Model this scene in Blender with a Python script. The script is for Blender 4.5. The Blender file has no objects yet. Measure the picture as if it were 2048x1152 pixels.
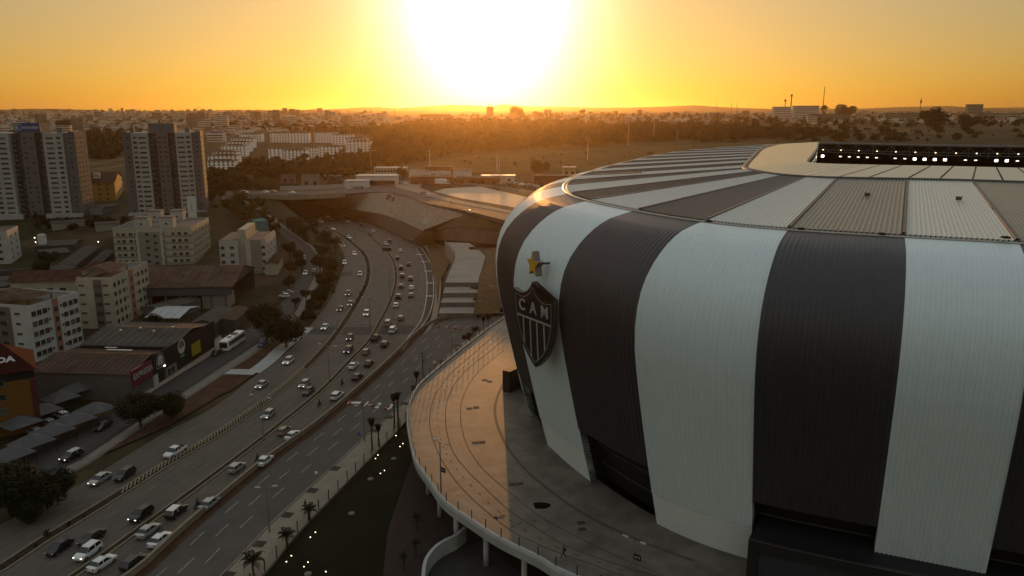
import bpy, bmesh, math, random
import numpy as np
from mathutils import Vector, Matrix
random.seed(7); RNG = np.random.default_rng(7)
sc = bpy.context.scene
COL = sc.collection
R = math.radians

# ---------------------------------------------------------------- camera
F_PX, CX, CY, CAM_H, HORIZON = 1560.0, 1024.0, 576.0, 65.0, 222.0   # focal length, centre and horizon of the 2048x1152 photograph
PITCH = math.atan((CY - HORIZON) / F_PX)
SP, CP_ = math.sin(PITCH), math.cos(PITCH)
cam_d = bpy.data.cameras.new('camera'); cam = bpy.data.objects.new('camera', cam_d); COL.objects.link(cam)
cam_d.sensor_width = 36.0; cam_d.lens = 36.0 * F_PX / 2048.0
cam_d.clip_start = 0.5; cam_d.clip_end = 30000
cam.location = (0, 0, CAM_H); cam.rotation_euler = (math.pi / 2 - PITCH, 0, 0)
sc.camera = cam

# ---------------------------------------------------------------- sky and sun
SUN_EL, SUN_AZ = R(3.0), R(-1.7)                     # azimuth from +Y, negative = left
sun_dir = Vector((math.sin(SUN_AZ) * math.cos(SUN_EL), math.cos(SUN_AZ) * math.cos(SUN_EL), math.sin(SUN_EL)))
world = bpy.data.worlds.new('World'); sc.world = world; world.use_nodes = True
wt = world.node_tree; bg = wt.nodes['Background']
def wn(t, **k):
    n = wt.nodes.new(t)
    for a, v in k.items(): setattr(n, a, v)
    return n
def wl(a, b): wt.links.new(a, b)
sky = wn('ShaderNodeTexSky', sky_type='NISHITA'); sky.sun_disc = False
sky.sun_elevation = SUN_EL; sky.sun_rotation = SUN_AZ
sky.air_density = 1.0; sky.dust_density = 1.0; sky.ozone_density = 1.0
tint = wn('ShaderNodeMix', data_type='RGBA', blend_type='MULTIPLY'); tint.inputs[0].default_value = 1
shoulder = wn('ShaderNodeVectorMath', operation='MULTIPLY_ADD'); wl(sky.outputs[0], shoulder.inputs[0]); shoulder.inputs[1].default_value = (1 / 12,) * 3; shoulder.inputs[2].default_value = (1, 1, 1)
soft = wn('ShaderNodeVectorMath', operation='DIVIDE'); wl(sky.outputs[0], soft.inputs[0]); wl(shoulder.outputs[0], soft.inputs[1])   # soft shoulder rolls off the sky's glare round the sun
wl(soft.outputs[0], tint.inputs[6]); tint.inputs[7].default_value = (1.40, 1.14, 0.80, 1)
tc = wn('ShaderNodeTexCoord')
dot = wn('ShaderNodeVectorMath', operation='DOT_PRODUCT'); wl(tc.outputs['Generated'], dot.inputs[0]); dot.inputs[1].default_value = sun_dir
acos = wn('ShaderNodeMath', operation='ARCCOSINE'); wl(dot.outputs['Value'], acos.inputs[0])
def glow(width, power, colour):                     # the sun's aureole in the dusty air
    q = wn('ShaderNodeMath', operation='DIVIDE'); wl(acos.outputs[0], q.inputs[0]); q.inputs[1].default_value = R(width)
    p = wn('ShaderNodeMath', operation='POWER'); wl(q.outputs[0], p.inputs[0]); p.inputs[1].default_value = power
    m = wn('ShaderNodeMath', operation='MULTIPLY'); wl(p.outputs[0], m.inputs[0]); m.inputs[1].default_value = -1
    e = wn('ShaderNodeMath', operation='EXPONENT'); wl(m.outputs[0], e.inputs[0])
    c = wn('ShaderNodeMix', data_type='RGBA', blend_type='MULTIPLY'); c.inputs[0].default_value = 1
    wl(e.outputs[0], c.inputs[6]); c.inputs[7].default_value = colour
    return c.outputs[2]
def add(a, b):
    m = wn('ShaderNodeMix', data_type='RGBA', blend_type='ADD'); m.inputs[0].default_value = 1
    wl(a, m.inputs[6]); wl(b, m.inputs[7]); return m.outputs[2]
sep = wn('ShaderNodeSeparateXYZ'); wl(tc.outputs['Generated'], sep.inputs[0])
up = wn('ShaderNodeMapRange', interpolation_type='SMOOTHSTEP'); wl(sep.outputs[2], up.inputs[0])
up.inputs[1].default_value = 0.03; up.inputs[2].default_value = 0.55       # multiple scattering fills the dome above the horizon band
amb = wn('ShaderNodeMix', data_type='RGBA', blend_type='MULTIPLY'); amb.inputs[0].default_value = 1
wl(up.outputs[0], amb.inputs[6]); amb.inputs[7].default_value = (2.95, 3.2, 3.35, 1)
# the tall white veil of the setting sun: an elongated aureole
rt = wn('ShaderNodeVectorMath', operation='DOT_PRODUCT'); wl(tc.outputs['Generated'], rt.inputs[0]); rt.inputs[1].default_value = (math.cos(SUN_AZ), -math.sin(SUN_AZ), 0)
def mth(op, a, b=None):
    n = wn('ShaderNodeMath', operation=op)
    for i_, v_ in enumerate((a, b)):
        if v_ is None: continue
        if isinstance(v_, (int, float)): n.inputs[i_].default_value = v_
        else: wl(v_, n.inputs[i_])
    return n.outputs[0]
qa = mth('POWER', mth('ABSOLUTE', mth('DIVIDE', rt.outputs['Value'], 0.098)), 2.0)
qe = mth('POWER', mth('ABSOLUTE', mth('DIVIDE', mth('SUBTRACT', sep.outputs[2], 0.16), 0.165)), 2.0)
veil = mth('EXPONENT', mth('MULTIPLY', mth('ADD', qa, qe), -1.0))
fwd = wn('ShaderNodeMapRange', interpolation_type='SMOOTHSTEP'); wl(dot.outputs['Value'], fwd.inputs[0]); fwd.inputs[1].default_value = 0.3; fwd.inputs[2].default_value = 0.8
vc = wn('ShaderNodeMix', data_type='RGBA', blend_type='MULTIPLY'); vc.inputs[0].default_value = 1
wl(mth('MULTIPLY', veil, fwd.outputs[0]), vc.inputs[6]); vc.inputs[7].default_value = (25, 23, 20, 1)
total = add(add(add(tint.outputs[2], amb.outputs[2]), vc.outputs[2]), glow(48.0, 2.0, (0.7, 0.52, 0.16, 1)))
wl(total, bg.inputs[0]); bg.inputs[1].default_value = 0.10
sun_d = bpy.data.lights.new('sun', 'SUN'); sun = bpy.data.objects.new('sun', sun_d); COL.objects.link(sun)
sun_d.energy = 2.4; sun_d.angle = R(0.53); sun_d.color = (1.0, 0.42, 0.10)
sun.rotation_euler = sun_dir.to_track_quat('Z', 'Y').to_euler(); sun.location = (0, 0, 200)
sc.view_settings.view_transform = 'Standard'; sc.view_settings.look = 'None'
sc.view_settings.exposure = 0.0; sc.view_settings.gamma = 1.0; sc.view_settings.use_curve_mapping = False
sc.render.engine = 'CYCLES'
sc.cycles.use_denoising = True
sc.cycles.max_bounces = 6; sc.cycles.volume_bounces = 0; sc.cycles.caustics_reflective = False; sc.cycles.caustics_refractive = False

# ---------------------------------------------------------------- terrain heights and a way from a sight line to the ground
def V3(x, y, z=0.0): return Vector((x, y, z))
def ray(px, py):
    v = (CY - py) / F_PX
    return Vector(((px - CX) / F_PX, CP_ + v * SP, -SP + v * CP_))
def G(px, py, z=0.0):                                # where the sight line meets the level z
    d = ray(px, py); t = (z - CAM_H) / d.z
    return Vector((d.x * t, d.y * t, z))
def proj(x, y, z):
    dz = z - CAM_H
    depth = y * CP_ - dz * SP
    return CX + F_PX * x / depth, CY - F_PX * (y * SP + dz * CP_) / depth
LOW = [G(*p) for p in [(690,500),(640,466),(600,444),(557,425),(535,416),(500,404),(640,404),(655,424),(732,446),(785,465),(815,480),(868,489),(1000,486),(1020,560),(690,560)]]
LOWP = np.array([(p.x, p.y) for p in LOW])
def poly_dist(x, y, P):
    """distance outside polygon P (0 inside), arrays"""
    d2 = np.full(x.shape, 1e18); inside = np.zeros(x.shape, bool); n = len(P)
    for i in range(n):
        a = P[i]; b = P[(i + 1) % n]; e = b - a
        t = np.clip(((x - a[0]) * e[0] + (y - a[1]) * e[1]) / (e @ e), 0, 1)
        d2 = np.minimum(d2, (x - a[0] - t * e[0]) ** 2 + (y - a[1] - t * e[1]) ** 2)
        c = ((a[1] > y) != (b[1] > y))
        with np.errstate(divide='ignore', invalid='ignore'):
            xi = (b[0] - a[0]) * (y - a[1]) / (b[1] - a[1] + 1e-12) + a[0]
        inside ^= c & (x < xi)
    return np.where(inside, 0, np.sqrt(d2))
def sstep(t): t = np.clip(t, 0, 1); return t * t * (3 - 2 * t)
def terrain(x, y):
    x = np.asarray(x, float); y = np.asarray(y, float)
    left = np.interp(y, [340,370,420,480,600,800,1100,1500,2500,4000,6000,20000], [0,1.5,10,12.5,17,18.5,29,40,50,57,60,60])
    right = np.interp(y, [340,370,420,470,600,800,1100,1500,2500,4000,6000,20000], [0,3,12,16.6,17,25,36,41,50,57,60,60])
    w = sstep((x + 185 - 0.0 * y) / 45)
    h = left * (1 - w) + right * w
    roll = np.sin(x / 310.0 + 1.3) * np.sin(y / 270.0) * 2.4 + np.sin(x / 97.0) * np.sin(y / 83.0 + 2) * 0.8
    h = h + roll * sstep((y - 680) / 500)
    near = (y > 300) & (y < 620) & (x > -320) & (x < 60)
    if np.any(near):
        d = poly_dist(x, y, LOWP)
        h = np.where(near, h * sstep(d / 14.0), h)
    return h - 0.30
def tz(x, y): return float(terrain(np.array([x]), np.array([y]))[0])
_TT = 60.0 * 1.012 ** np.arange(450)
def GT(px, py, lift=0.0):                            # where the sight line meets the terrain
    d = ray(px, py); a, b = 60.0, float(_TT[-1])
    for T in (_TT, None):
        if T is None: T = np.linspace(a, b, 240)
        under = CAM_H + d.z * T < terrain(d.x * T, d.y * T) + lift
        i = int(np.argmax(under)) if under.any() else len(T) - 1
        a, b = float(T[max(0, i - 1)]), float(T[i])
    return Vector((d.x * b, d.y * b, CAM_H + d.z * b))

# ---------------------------------------------------------------- materials
MATS = {}
def mat(name, col, rough=0.75, metal=0.0, var=0.12, scale=0.6, col2=None, bump=0.0, bscale=8.0, spec=0.4, emit=None, coords='Object', detail=5.0, streak=None):
    if name in MATS: return MATS[name]
    m = bpy.data.materials.new(name); m.use_nodes = True; MATS[name] = m
    nt = m.node_tree; b = nt.nodes['Principled BSDF']
    b.inputs['Roughness'].default_value = rough; b.inputs['Metallic'].default_value = metal
    b.inputs['Specular IOR Level'].default_value = spec
    if emit:
        b.inputs['Base Color'].default_value = (*col, 1)
        b.inputs['Emission Color'].default_value = (*emit[:3], 1); b.inputs['Emission Strength'].default_value = emit[3]
        return m
    if coords == 'World':
        src = nt.nodes.new('ShaderNodeNewGeometry').outputs['Position']
    else:
        src = nt.nodes.new('ShaderNodeTexCoord').outputs['Object']
    mp = nt.nodes.new('ShaderNodeMapping'); nt.links.new(src, mp.inputs[0])
    if streak: mp.inputs['Scale'].default_value = streak
    n = nt.nodes.new('ShaderNodeTexNoise'); n.inputs['Scale'].default_value = scale; n.inputs['Detail'].default_value = detail; n.inputs['Roughness'].default_value = 0.62
    nt.links.new(mp.outputs[0], n.inputs['Vector'])
    ramp = nt.nodes.new('ShaderNodeValToRGB'); nt.links.new(n.outputs['Fac'], ramp.inputs[0])
    c2 = col2 or tuple(min(1, c * (1 + var)) for c in col)
    c1 = col if col2 else tuple(c * (1 - var) for c in col)
    ramp.color_ramp.elements[0].position = 0.33; ramp.color_ramp.elements[1].position = 0.68
    ramp.color_ramp.elements[0].color = (*c1, 1); ramp.color_ramp.elements[1].color = (*c2, 1)
    nt.links.new(ramp.outputs[0], b.inputs['Base Color'])
    if bump:
        n2 = nt.nodes.new('ShaderNodeTexNoise'); n2.inputs['Scale'].default_value = bscale; n2.inputs['Detail'].default_value = 6
        nt.links.new(mp.outputs[0], n2.inputs['Vector'])
        bm_ = nt.nodes.new('ShaderNodeBump'); bm_.inputs['Strength'].default_value = min(1, bump); bm_.inputs['Distance'].default_value = 0.1 if bump <= 1 else bump * 0.1
        nt.links.new(n2.outputs['Fac'], bm_.inputs['Height']); nt.links.new(bm_.outputs[0], b.inputs['Normal'])
    return m
def ground_mat(name, cols, s1, s2, bump=0.6):
    m = mat(name, cols[0], rough=.95, scale=s1, col2=cols[1], bump=bump, bscale=.7, coords='World', detail=9, spec=.1); nt = m.node_tree; b = nt.nodes['Principled BSDF']
    n = nt.nodes.new('ShaderNodeTexNoise'); n.inputs['Scale'].default_value = s2; n.inputs['Detail'].default_value = 8; n.inputs['Roughness'].default_value = .7
    nt.links.new(nt.nodes['Mapping'].outputs[0], n.inputs['Vector']); r = nt.nodes.new('ShaderNodeValToRGB'); r.color_ramp.elements[0].position = .46; r.color_ramp.elements[1].position = .60; nt.links.new(n.outputs['Fac'], r.inputs[0])
    x = nt.nodes.new('ShaderNodeMix'); x.data_type = 'RGBA'; nt.links.new(r.outputs[0], x.inputs[0]); old = b.inputs['Base Color'].links[0].from_socket
    nt.links.new(old, x.inputs[6]); x.inputs[7].default_value = (*cols[2], 1); nt.links.new(x.outputs[2], b.inputs['Base Color']); return m
def glass(name='dark_glass', col=(0.02, 0.022, 0.025), rough=0.08):
    return mat(name, col, rough=rough, spec=0.6, var=0.2)

# ---------------------------------------------------------------- mesh builder
class MB:
    def __init__(s): s.v = []; s.f = []; s.m = []
    def quad(s, a, b, c, d, m=0):
        i = len(s.v); s.v += [tuple(a), tuple(b), tuple(c), tuple(d)]; s.f.append((i, i + 1, i + 2, i + 3)); s.m.append(m)
    def poly(s, pts, m=0):
        i = len(s.v); s.v += [tuple(p) for p in pts]; s.f.append(tuple(range(i, i + len(pts)))); s.m.append(m)
    def box(s, x0, x1, y0, y1, z0, z1, m=0):
        i = len(s.v)
        s.v += [(x, y, z) for z in (z0, z1) for x, y in ((x0, y0), (x1, y0), (x1, y1), (x0, y1))]
        for q in ((0, 3, 2, 1), (4, 5, 6, 7), (0, 1, 5, 4), (1, 2, 6, 5), (2, 3, 7, 6), (3, 0, 4, 7)):
            s.f.append(tuple(i + k for k in q)); s.m.append(m)
    def prism(s, pts, z0, z1, m=0, mtop=None):       # footprint (counter-clockwise), straight up
        n = len(pts); i = len(s.v)
        s.v += [(p[0], p[1], z0) for p in pts] + [(p[0], p[1], z1) for p in pts]
        s.f.append(tuple(i + n + k for k in range(n))); s.m.append(m if mtop is None else mtop)
        s.f.append(tuple(i + n - 1 - k for k in range(n))); s.m.append(m)
        for k in range(n):
            l = (k + 1) % n; s.f.append((i + k, i + l, i + n + l, i + n + k)); s.m.append(m)
    def tube(s, p, q, r0, r1=None, n=8, m=0, cap=True):
        p, q = Vector(p), Vector(q); r1 = r0 if r1 is None else r1
        d = (q - p).normalized(); a = d.orthogonal().normalized(); b = d.cross(a)
        i = len(s.v)
        for c, r in ((p, r0), (q, r1)):
            s.v += [tuple(c + (a * math.cos(2 * math.pi * k / n) + b * math.sin(2 * math.pi * k / n)) * r) for k in range(n)]
        for k in range(n):
            l = (k + 1) % n; s.f.append((i + k, i + l, i + n + l, i + n + k)); s.m.append(m)
        if cap:
            s.f.append(tuple(i + n - 1 - k for k in range(n))); s.m.append(m); s.f.append(tuple(i + n + k for k in range(n))); s.m.append(m)
    def path(s, pts, r, n=6, m=0):
        for k in range(len(pts) - 1): s.tube(pts[k], pts[k + 1], r if not isinstance(r, (list, tuple)) else r[k], r if not isinstance(r, (list, tuple)) else r[k + 1], n, m)
    def grid(s, rows, m=0, closed=False):            # rows of points -> quads
        i = len(s.v); n = len(rows[0])
        for r_ in rows: s.v += [tuple(p) for p in r_]
        for a in range(len(rows) - 1):
            for b in range(n if closed else n - 1):
                c = (b + 1) % n
                s.f.append((i + a * n + b, i + a * n + c, i + (a + 1) * n + c, i + (a + 1) * n + b)); s.m.append(m)
    def merge(s, verts, faces, m=0):
        i = len(s.v); s.v += [tuple(v) for v in verts]
        for f in faces: s.f.append(tuple(i + k for k in f)); s.m.append(m)
    def mesh(s, name, mats, smooth=False):
        me = bpy.data.meshes.new(name); me.from_pydata(s.v, [], s.f)
        for m in (mats if isinstance(mats, (list, tuple)) else [mats]): me.materials.append(m)
        if len(me.materials) > 1: me.polygons.foreach_set('material_index', s.m)
        if smooth: me.polygons.foreach_set('use_smooth', [True] * len(me.polygons))
        me.update(); return me
    def build(s, name, mats, parent=None, smooth=False, loc=None):
        return put(name, s.mesh(name, mats, smooth), parent, loc)
def put(name, me, parent=None, loc=None, rot=None, scale=None):
    o = bpy.data.objects.new(name, me); COL.objects.link(o)
    if parent: o.parent = parent
    if loc is not None: o.location = loc
    if rot is not None: o.rotation_euler = rot if isinstance(rot, (tuple, list)) else (0, 0, rot)
    if scale is not None: o.scale = scale if isinstance(scale, (tuple, list, Vector)) else (scale,) * 3
    return o
def tag(o, label=None, cat=None, group=None, kind=None):
    if label: o['label'] = label
    if cat: o['category'] = cat
    if group: o['group'] = group
    if kind: o['kind'] = kind
    return o
def thing(name, label, cat, loc=(0, 0, 0), rot=0, group=None, scale=None):
    o = bpy.data.objects.new(name, None); COL.objects.link(o); o.empty_display_size = 0.5
    o.location = loc; o.rotation_euler = (0, 0, rot)
    if scale: o.scale = (scale,) * 3
    return tag(o, label, cat, group)
KIDS = {}
def dup(root, loc, rot=0, label=None, group=None, scale=None):       # copy of a thing with its parts and sub-parts
    r = root.copy(); COL.objects.link(r); r.location = loc; r.rotation_euler = (0, 0, rot)
    if scale: r.scale = (scale,) * 3 if not isinstance(scale, tuple) else scale
    if label: r['label'] = label
    if group: r['group'] = group
    for ch in root.children:
        c = ch.copy(); COL.objects.link(c); c.parent = r
        for g in ch.children:
            d = g.copy(); COL.objects.link(d); d.parent = c
    return r
def struct(name, mb, mats, smooth=False, kind='structure'):
    return tag(mb.build(name, mats, None, smooth), kind=kind)
ORD = ['first','second','third','fourth','fifth','sixth','seventh','eighth','ninth','tenth','eleventh','twelfth','thirteenth','fourteenth','fifteenth','sixteenth','seventeenth','eighteenth','nineteenth','twentieth'] + ['twenty-' + w for w in ('first','second','third','fourth','fifth','sixth','seventh','eighth','ninth')] + ['thirtieth']
def text_mesh(txt, size, extrude=0.02, offset=0.0, align='CENTER'):
    c = bpy.data.curves.new('lettering', 'FONT'); c.body = txt; c.size = size; c.extrude = extrude; c.offset = offset
    c.align_x = align; c.align_y = 'CENTER'; c.resolution_u = 3
    o = bpy.data.objects.new('lettering', c); COL.objects.link(o)
    dg = bpy.context.evaluated_depsgraph_get()
    me = bpy.data.meshes.new_from_object(o.evaluated_get(dg))
    bpy.data.objects.remove(o); bpy.data.curves.remove(c)
    me.materials.clear()
    return me
def densify(pts, step):
    out = []
    for a, b in zip(pts[:-1], pts[1:]):
        n = max(1, int((b - a).length / step))
        out += [a.lerp(b, k / n) for k in range(n)]
    return out + [pts[-1]]
def smooth_line(pts, step=3.0):                      # Catmull-Rom through the points, then even steps
    P = [pts[0] * 2 - pts[1]] + list(pts) + [pts[-1] * 2 - pts[-2]]
    out = []
    for i in range(1, len(P) - 2):
        p0, p1, p2, p3 = P[i - 1:i + 3]
        n = max(2, int((p2 - p1).length / step) + 1)
        for k in range(n):
            t = k / n
            out.append(0.5 * ((2 * p1) + (p2 - p0) * t + (2 * p0 - 5 * p1 + 4 * p2 - p3) * t * t + (3 * p1 - p0 - 3 * p2 + p3) * t ** 3))
    return out + [P[-2]]
def resample(pts, n):
    L = [0.0]
    for a, b in zip(pts[:-1], pts[1:]): L.append(L[-1] + (b - a).length)
    out = []; j = 0
    for k in range(n):
        s = L[-1] * k / (n - 1)
        while j < len(pts) - 2 and L[j + 1] < s: j += 1
        t = (s - L[j]) / max(1e-9, L[j + 1] - L[j]); out.append(pts[j].lerp(pts[j + 1], min(1, t)))
    return out
def offset_line(pts, d):                             # to the left of the walking direction when d > 0
    out = []
    for i, p in enumerate(pts):
        a = pts[max(0, i - 1)]; b = pts[min(len(pts) - 1, i + 1)]; t = (b - a); t.z = 0; t.normalize()
        out.append(p + Vector((-t.y, t.x, 0)) * d)
    return out
def line_px(pl, z=0.0, step=4.0): return smooth_line([G(x, y, z) for x, y in pl], step)
def ribbon(mb, pts, width, z=None, m=0, off=0.0):    # a flat strip along a line
    a = offset_line(pts, off + width / 2); b = offset_line(pts, off - width / 2)
    if z is not None:
        a = [Vector((p.x, p.y, z)) for p in a]; b = [Vector((p.x, p.y, z)) for p in b]
    mb.grid([b, a], m)
def kerb(mb, pts, width, z0, z1, m=0, off=0.0):      # a raised strip along a line
    a = offset_line(pts, off + width / 2); b = offset_line(pts, off - width / 2)
    f = lambda L, z: [Vector((p.x, p.y, p.z + z)) for p in L]
    rows = [f(b, z0), f(b, z1), f(a, z1), f(a, z0)]
    mb.grid(rows, m)
    mb.quad(rows[0][0], rows[3][0], rows[2][0], rows[1][0], m); mb.quad(rows[0][-1], rows[1][-1], rows[2][-1], rows[3][-1], m)
def sheet(mb, pts, m=0):                             # a flat patch from an outline (triangulated)
    bm = bmesh.new(); vs = [bm.verts.new(p) for p in pts]; f = bm.faces.new(vs)
    bmesh.ops.triangulate(bm, faces=[f]); bm.normal_update()
    bm.verts.index_update(); i = len(mb.v); mb.v += [tuple(v.co) for v in bm.verts]
    for f in bm.faces:
        k = [v.index for v in f.verts]
        if f.normal.z < 0: k.reverse()
        mb.f.append(tuple(i + j for j in k)); mb.m.append(m)
    bm.free()
def along(pts, step, start=0.0):                     # (point, tangent) at even steps
    L = 0.0; nxt = start
    for a, b in zip(pts[:-1], pts[1:]):
        d = (b - a).length
        while nxt <= L + d and d > 0:
            yield a.lerp(b, (nxt - L) / d), (b - a).normalized(); nxt += step
        L += d
def tangent_at(pts, p):
    best = min(range(len(pts) - 1), key=lambda i: ((pts[i] + pts[i + 1]) / 2 - p).length_squared)
    t = pts[best + 1] - pts[best]; t.z = 0; return t.normalized()
# ---------------------------------------------------------------- shared materials
M_ground = ground_mat('dry_grass_and_soil', [(0.016, 0.018, 0.008), (0.038, 0.036, 0.015), (0.068, 0.048, 0.026)], .05, .021)
M_road = mat('concrete_carriageway', (0.078, 0.068, 0.057), rough=0.8, scale=0.22, col2=(0.106, 0.092, 0.075), bump=0.15, bscale=3, coords='World', detail=8, spec=0.25)
M_asphalt = mat('dark_asphalt', (0.040, 0.038, 0.036), rough=0.85, scale=0.5, col2=(0.055, 0.052, 0.048), coords='World', spec=0.2)
M_asphalt_f = mat('frontage_asphalt', (0.060, 0.056, 0.051), rough=0.82, scale=0.16, col2=(0.082, 0.075, 0.066), coords='World', detail=8, spec=0.25)
M_pave = mat('pale_paving', (0.20, 0.17, 0.13), rough=0.85, scale=0.35, col2=(0.26, 0.22, 0.17), coords='World', spec=0.2)
M_kerb = mat('kerb_concrete', (0.17, 0.14, 0.10), rough=0.85, scale=0.8, col2=(0.24, 0.20, 0.15), coords='World', spec=0.2)
M_wallc = mat('barrier_concrete', (0.21, 0.17, 0.12), rough=0.85, scale=0.5, col2=(0.29, 0.23, 0.17), coords='World', spec=0.2)
M_dirt = mat('bare_red_dirt', (0.050, 0.026, 0.016), rough=0.95, scale=0.25, col2=(0.085, 0.046, 0.028), bump=0.5, bscale=3, coords='World', spec=0.1)
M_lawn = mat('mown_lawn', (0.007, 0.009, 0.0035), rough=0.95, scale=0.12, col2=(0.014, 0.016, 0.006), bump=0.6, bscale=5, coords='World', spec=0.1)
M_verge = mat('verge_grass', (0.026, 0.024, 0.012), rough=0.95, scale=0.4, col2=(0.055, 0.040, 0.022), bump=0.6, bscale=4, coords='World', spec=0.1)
M_white = mat('white_road_paint', (0.62, 0.60, 0.56), rough=0.7, scale=2.5, col2=(0.74, 0.72, 0.68), coords='World')
M_faint = mat('worn_road_paint', (0.20, 0.18, 0.14), rough=0.8, scale=1.2, col2=(0.42, 0.38, 0.31), coords='World')
M_black = mat('black_steel', (0.012, 0.012, 0.012), rough=0.5, spec=0.4)
M_pole = mat('galvanised_steel', (0.20, 0.18, 0.16), rough=0.5, metal=0.3)
M_glass = glass()

# ---------------------------------------------------------------- ground sheet
def axis(fine0, fine1, step, lo, hi, g=1.13):
    a = list(np.arange(fine0, fine1 + 0.01, step)); s = step; x = fine1
    while x < hi: s = min(s * g, 260); x += s; a.append(x)
    s = step; x = fine0
    while x > lo: s = min(s * g, 260); x -= s; a.insert(0, x)
    return np.array(a)
xs = axis(-330, 60, 4.0, -9000, 9000); ys = axis(40, 700, 4.0, -1500, 12500)
XX, YY = np.meshgrid(xs, ys)
ZZ = terrain(XX.ravel(), YY.ravel())
nx, ny = len(xs), len(ys)
vv = np.stack([XX.ravel(), YY.ravel(), ZZ], 1)
ii = np.arange(nx * ny).reshape(ny, nx)
ff = np.stack([ii[:-1, :-1], ii[:-1, 1:], ii[1:, 1:], ii[1:, :-1]], -1).reshape(-1, 4)
def np_mesh(name, v, f, mats, smooth=False, mi=None):
    me = bpy.data.meshes.new(name); k = f.shape[1]
    me.vertices.add(len(v)); me.vertices.foreach_set('co', np.asarray(v, np.float32).ravel())
    me.loops.add(f.size); me.loops.foreach_set('vertex_index', f.astype(np.int32).ravel())
    me.polygons.add(len(f)); me.polygons.foreach_set('loop_start', np.arange(0, f.size, k, dtype=np.int32))
    for m in (mats if isinstance(mats, (list, tuple)) else [mats]): me.materials.append(m)
    if mi is not None: me.polygons.foreach_set('material_index', np.asarray(mi, np.int32))
    if smooth: me.polygons.foreach_set('use_smooth', np.ones(len(f), bool))
    me.update(calc_edges=True); return me
tag(put('ground', np_mesh('ground', vv, ff, M_ground, True)), kind='structure')

# ---------------------------------------------------------------- the highway and its frontage roads (all on the level z = 0)
hw_left = line_px([(-160,1125),(0,1049),(150,974),(325,868),(425,816),(510,752),(590,690),(620,652),(660,600),(682,550),(690,520),(682,498),(660,476),(640,462),(615,451),(585,438),(557,424),(530,414)])
hw_right = line_px([(100,1240),(260,1152),(375,1049),(530,920),(640,840),(742,752),(795,702),(815,680),(838,655),(858,620),(866,590),(868,565),(866,540),(855,515),(838,492),(815,482),(785,466),(740,448),(695,432),(655,422),(620,414),(590,408)])
div1 = line_px([(-100,1190),(0,1139),(75,1089),(162,1036),(222,999),(330,931),(440,866),(545,792),(600,747),(650,697),(686,650),(714,605),(732,570),(737,540),(730,512),(705,487),(670,463),(627,449),(590,437),(560,427)])
div2 = line_px([(60,1210),(175,1134),(262,1071),(350,1008),(435,945),(527,875),(615,805),(657,768),(702,720),(737,684),(757,650),(777,612),(790,575),(792,545),(784,517),(762,492),(735,470),(695,452),(645,440),(607,431),(570,422)])
N_ = 160
mb = MB(); A_, B_ = resample(hw_left, N_), resample(hw_right, N_)
mb.grid([[a.lerp(b, t) for a, b in zip(A_, B_)] for t in (1, .75, .5, .25, 0)])
struct('highway', mb, M_road)
# kerbed dividers with scrub
def divider(name, line, w, h, mats):
    mb = MB(); L = [Vector((p.x, p.y, 0.0)) for p in line]
    kerb(mb, L, 0.28, -0.1, h, 0, w / 2); kerb(mb, L, 0.28, -0.1, h, 0, -w / 2)
    ribbon(mb, L, w - 0.3, h * 0.7, 1)
    struct(name, mb, mats)
M_scrub = mat('dividing_strip_soil', (0.020, 0.017, 0.009), rough=0.95, scale=0.5, col2=(0.050, 0.036, 0.018), bump=0.7, bscale=4, coords='World', spec=0.1)
divider('dividing_strip', div1, 1.9, 0.22, [M_kerb, M_scrub])
divider('dividing_strip', div2, 1.15, 0.22, [M_kerb, M_scrub])
# sun-bleached diagonal sleepers on the near part of the first divider
M_sleeper = mat('pale_concrete_sleeper', (0.17, 0.135, 0.085), rough=0.9, scale=2.0, col2=(0.25, 0.20, 0.13))
stripe_root = thing('striped_divider', 'row of pale diagonal blocks along the dark dividing strip', 'kerb blocks', (0, 0, 0))
seg = [p for p in div1 if 222 < proj(p.x, p.y, 0)[0] < 610 and proj(p.x, p.y, 0)[1] > 735]
mbS = MB(); mbS.box(-1.05, 1.05, -0.13, 0.13, 0, 0.12)
me_sl = mbS.mesh('sleeper', M_sleeper)
for p, t in along(seg, 1.0):
    a = math.atan2(t.y, t.x)
    put('sleeper', me_sl, stripe_root, (p.x, p.y, 0.23), a + R(33))
# barrier wall right of the highway
wall_line = line_px([(100,1246),(260,1156),(375,1053),(530,924),(640,844),(742,756),(795,706),(832,669),(870,644),(932,625),(992,606),(1040,590)], 0, 4)
wroot = thing('barrier_wall', 'long low concrete wall between the queueing traffic and the empty frontage road', 'wall')
mb = MB(); kerb(mb, wall_line, 0.35, 0, 0.95); mb.build('wall_face', M_wallc, wroot)
mb = MB(); kerb(mb, [p + Vector((0, 0, 0.95)) for p in wall_line], 0.5, 0.003, 0.12); mb.build('coping', M_kerb, wroot)
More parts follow.
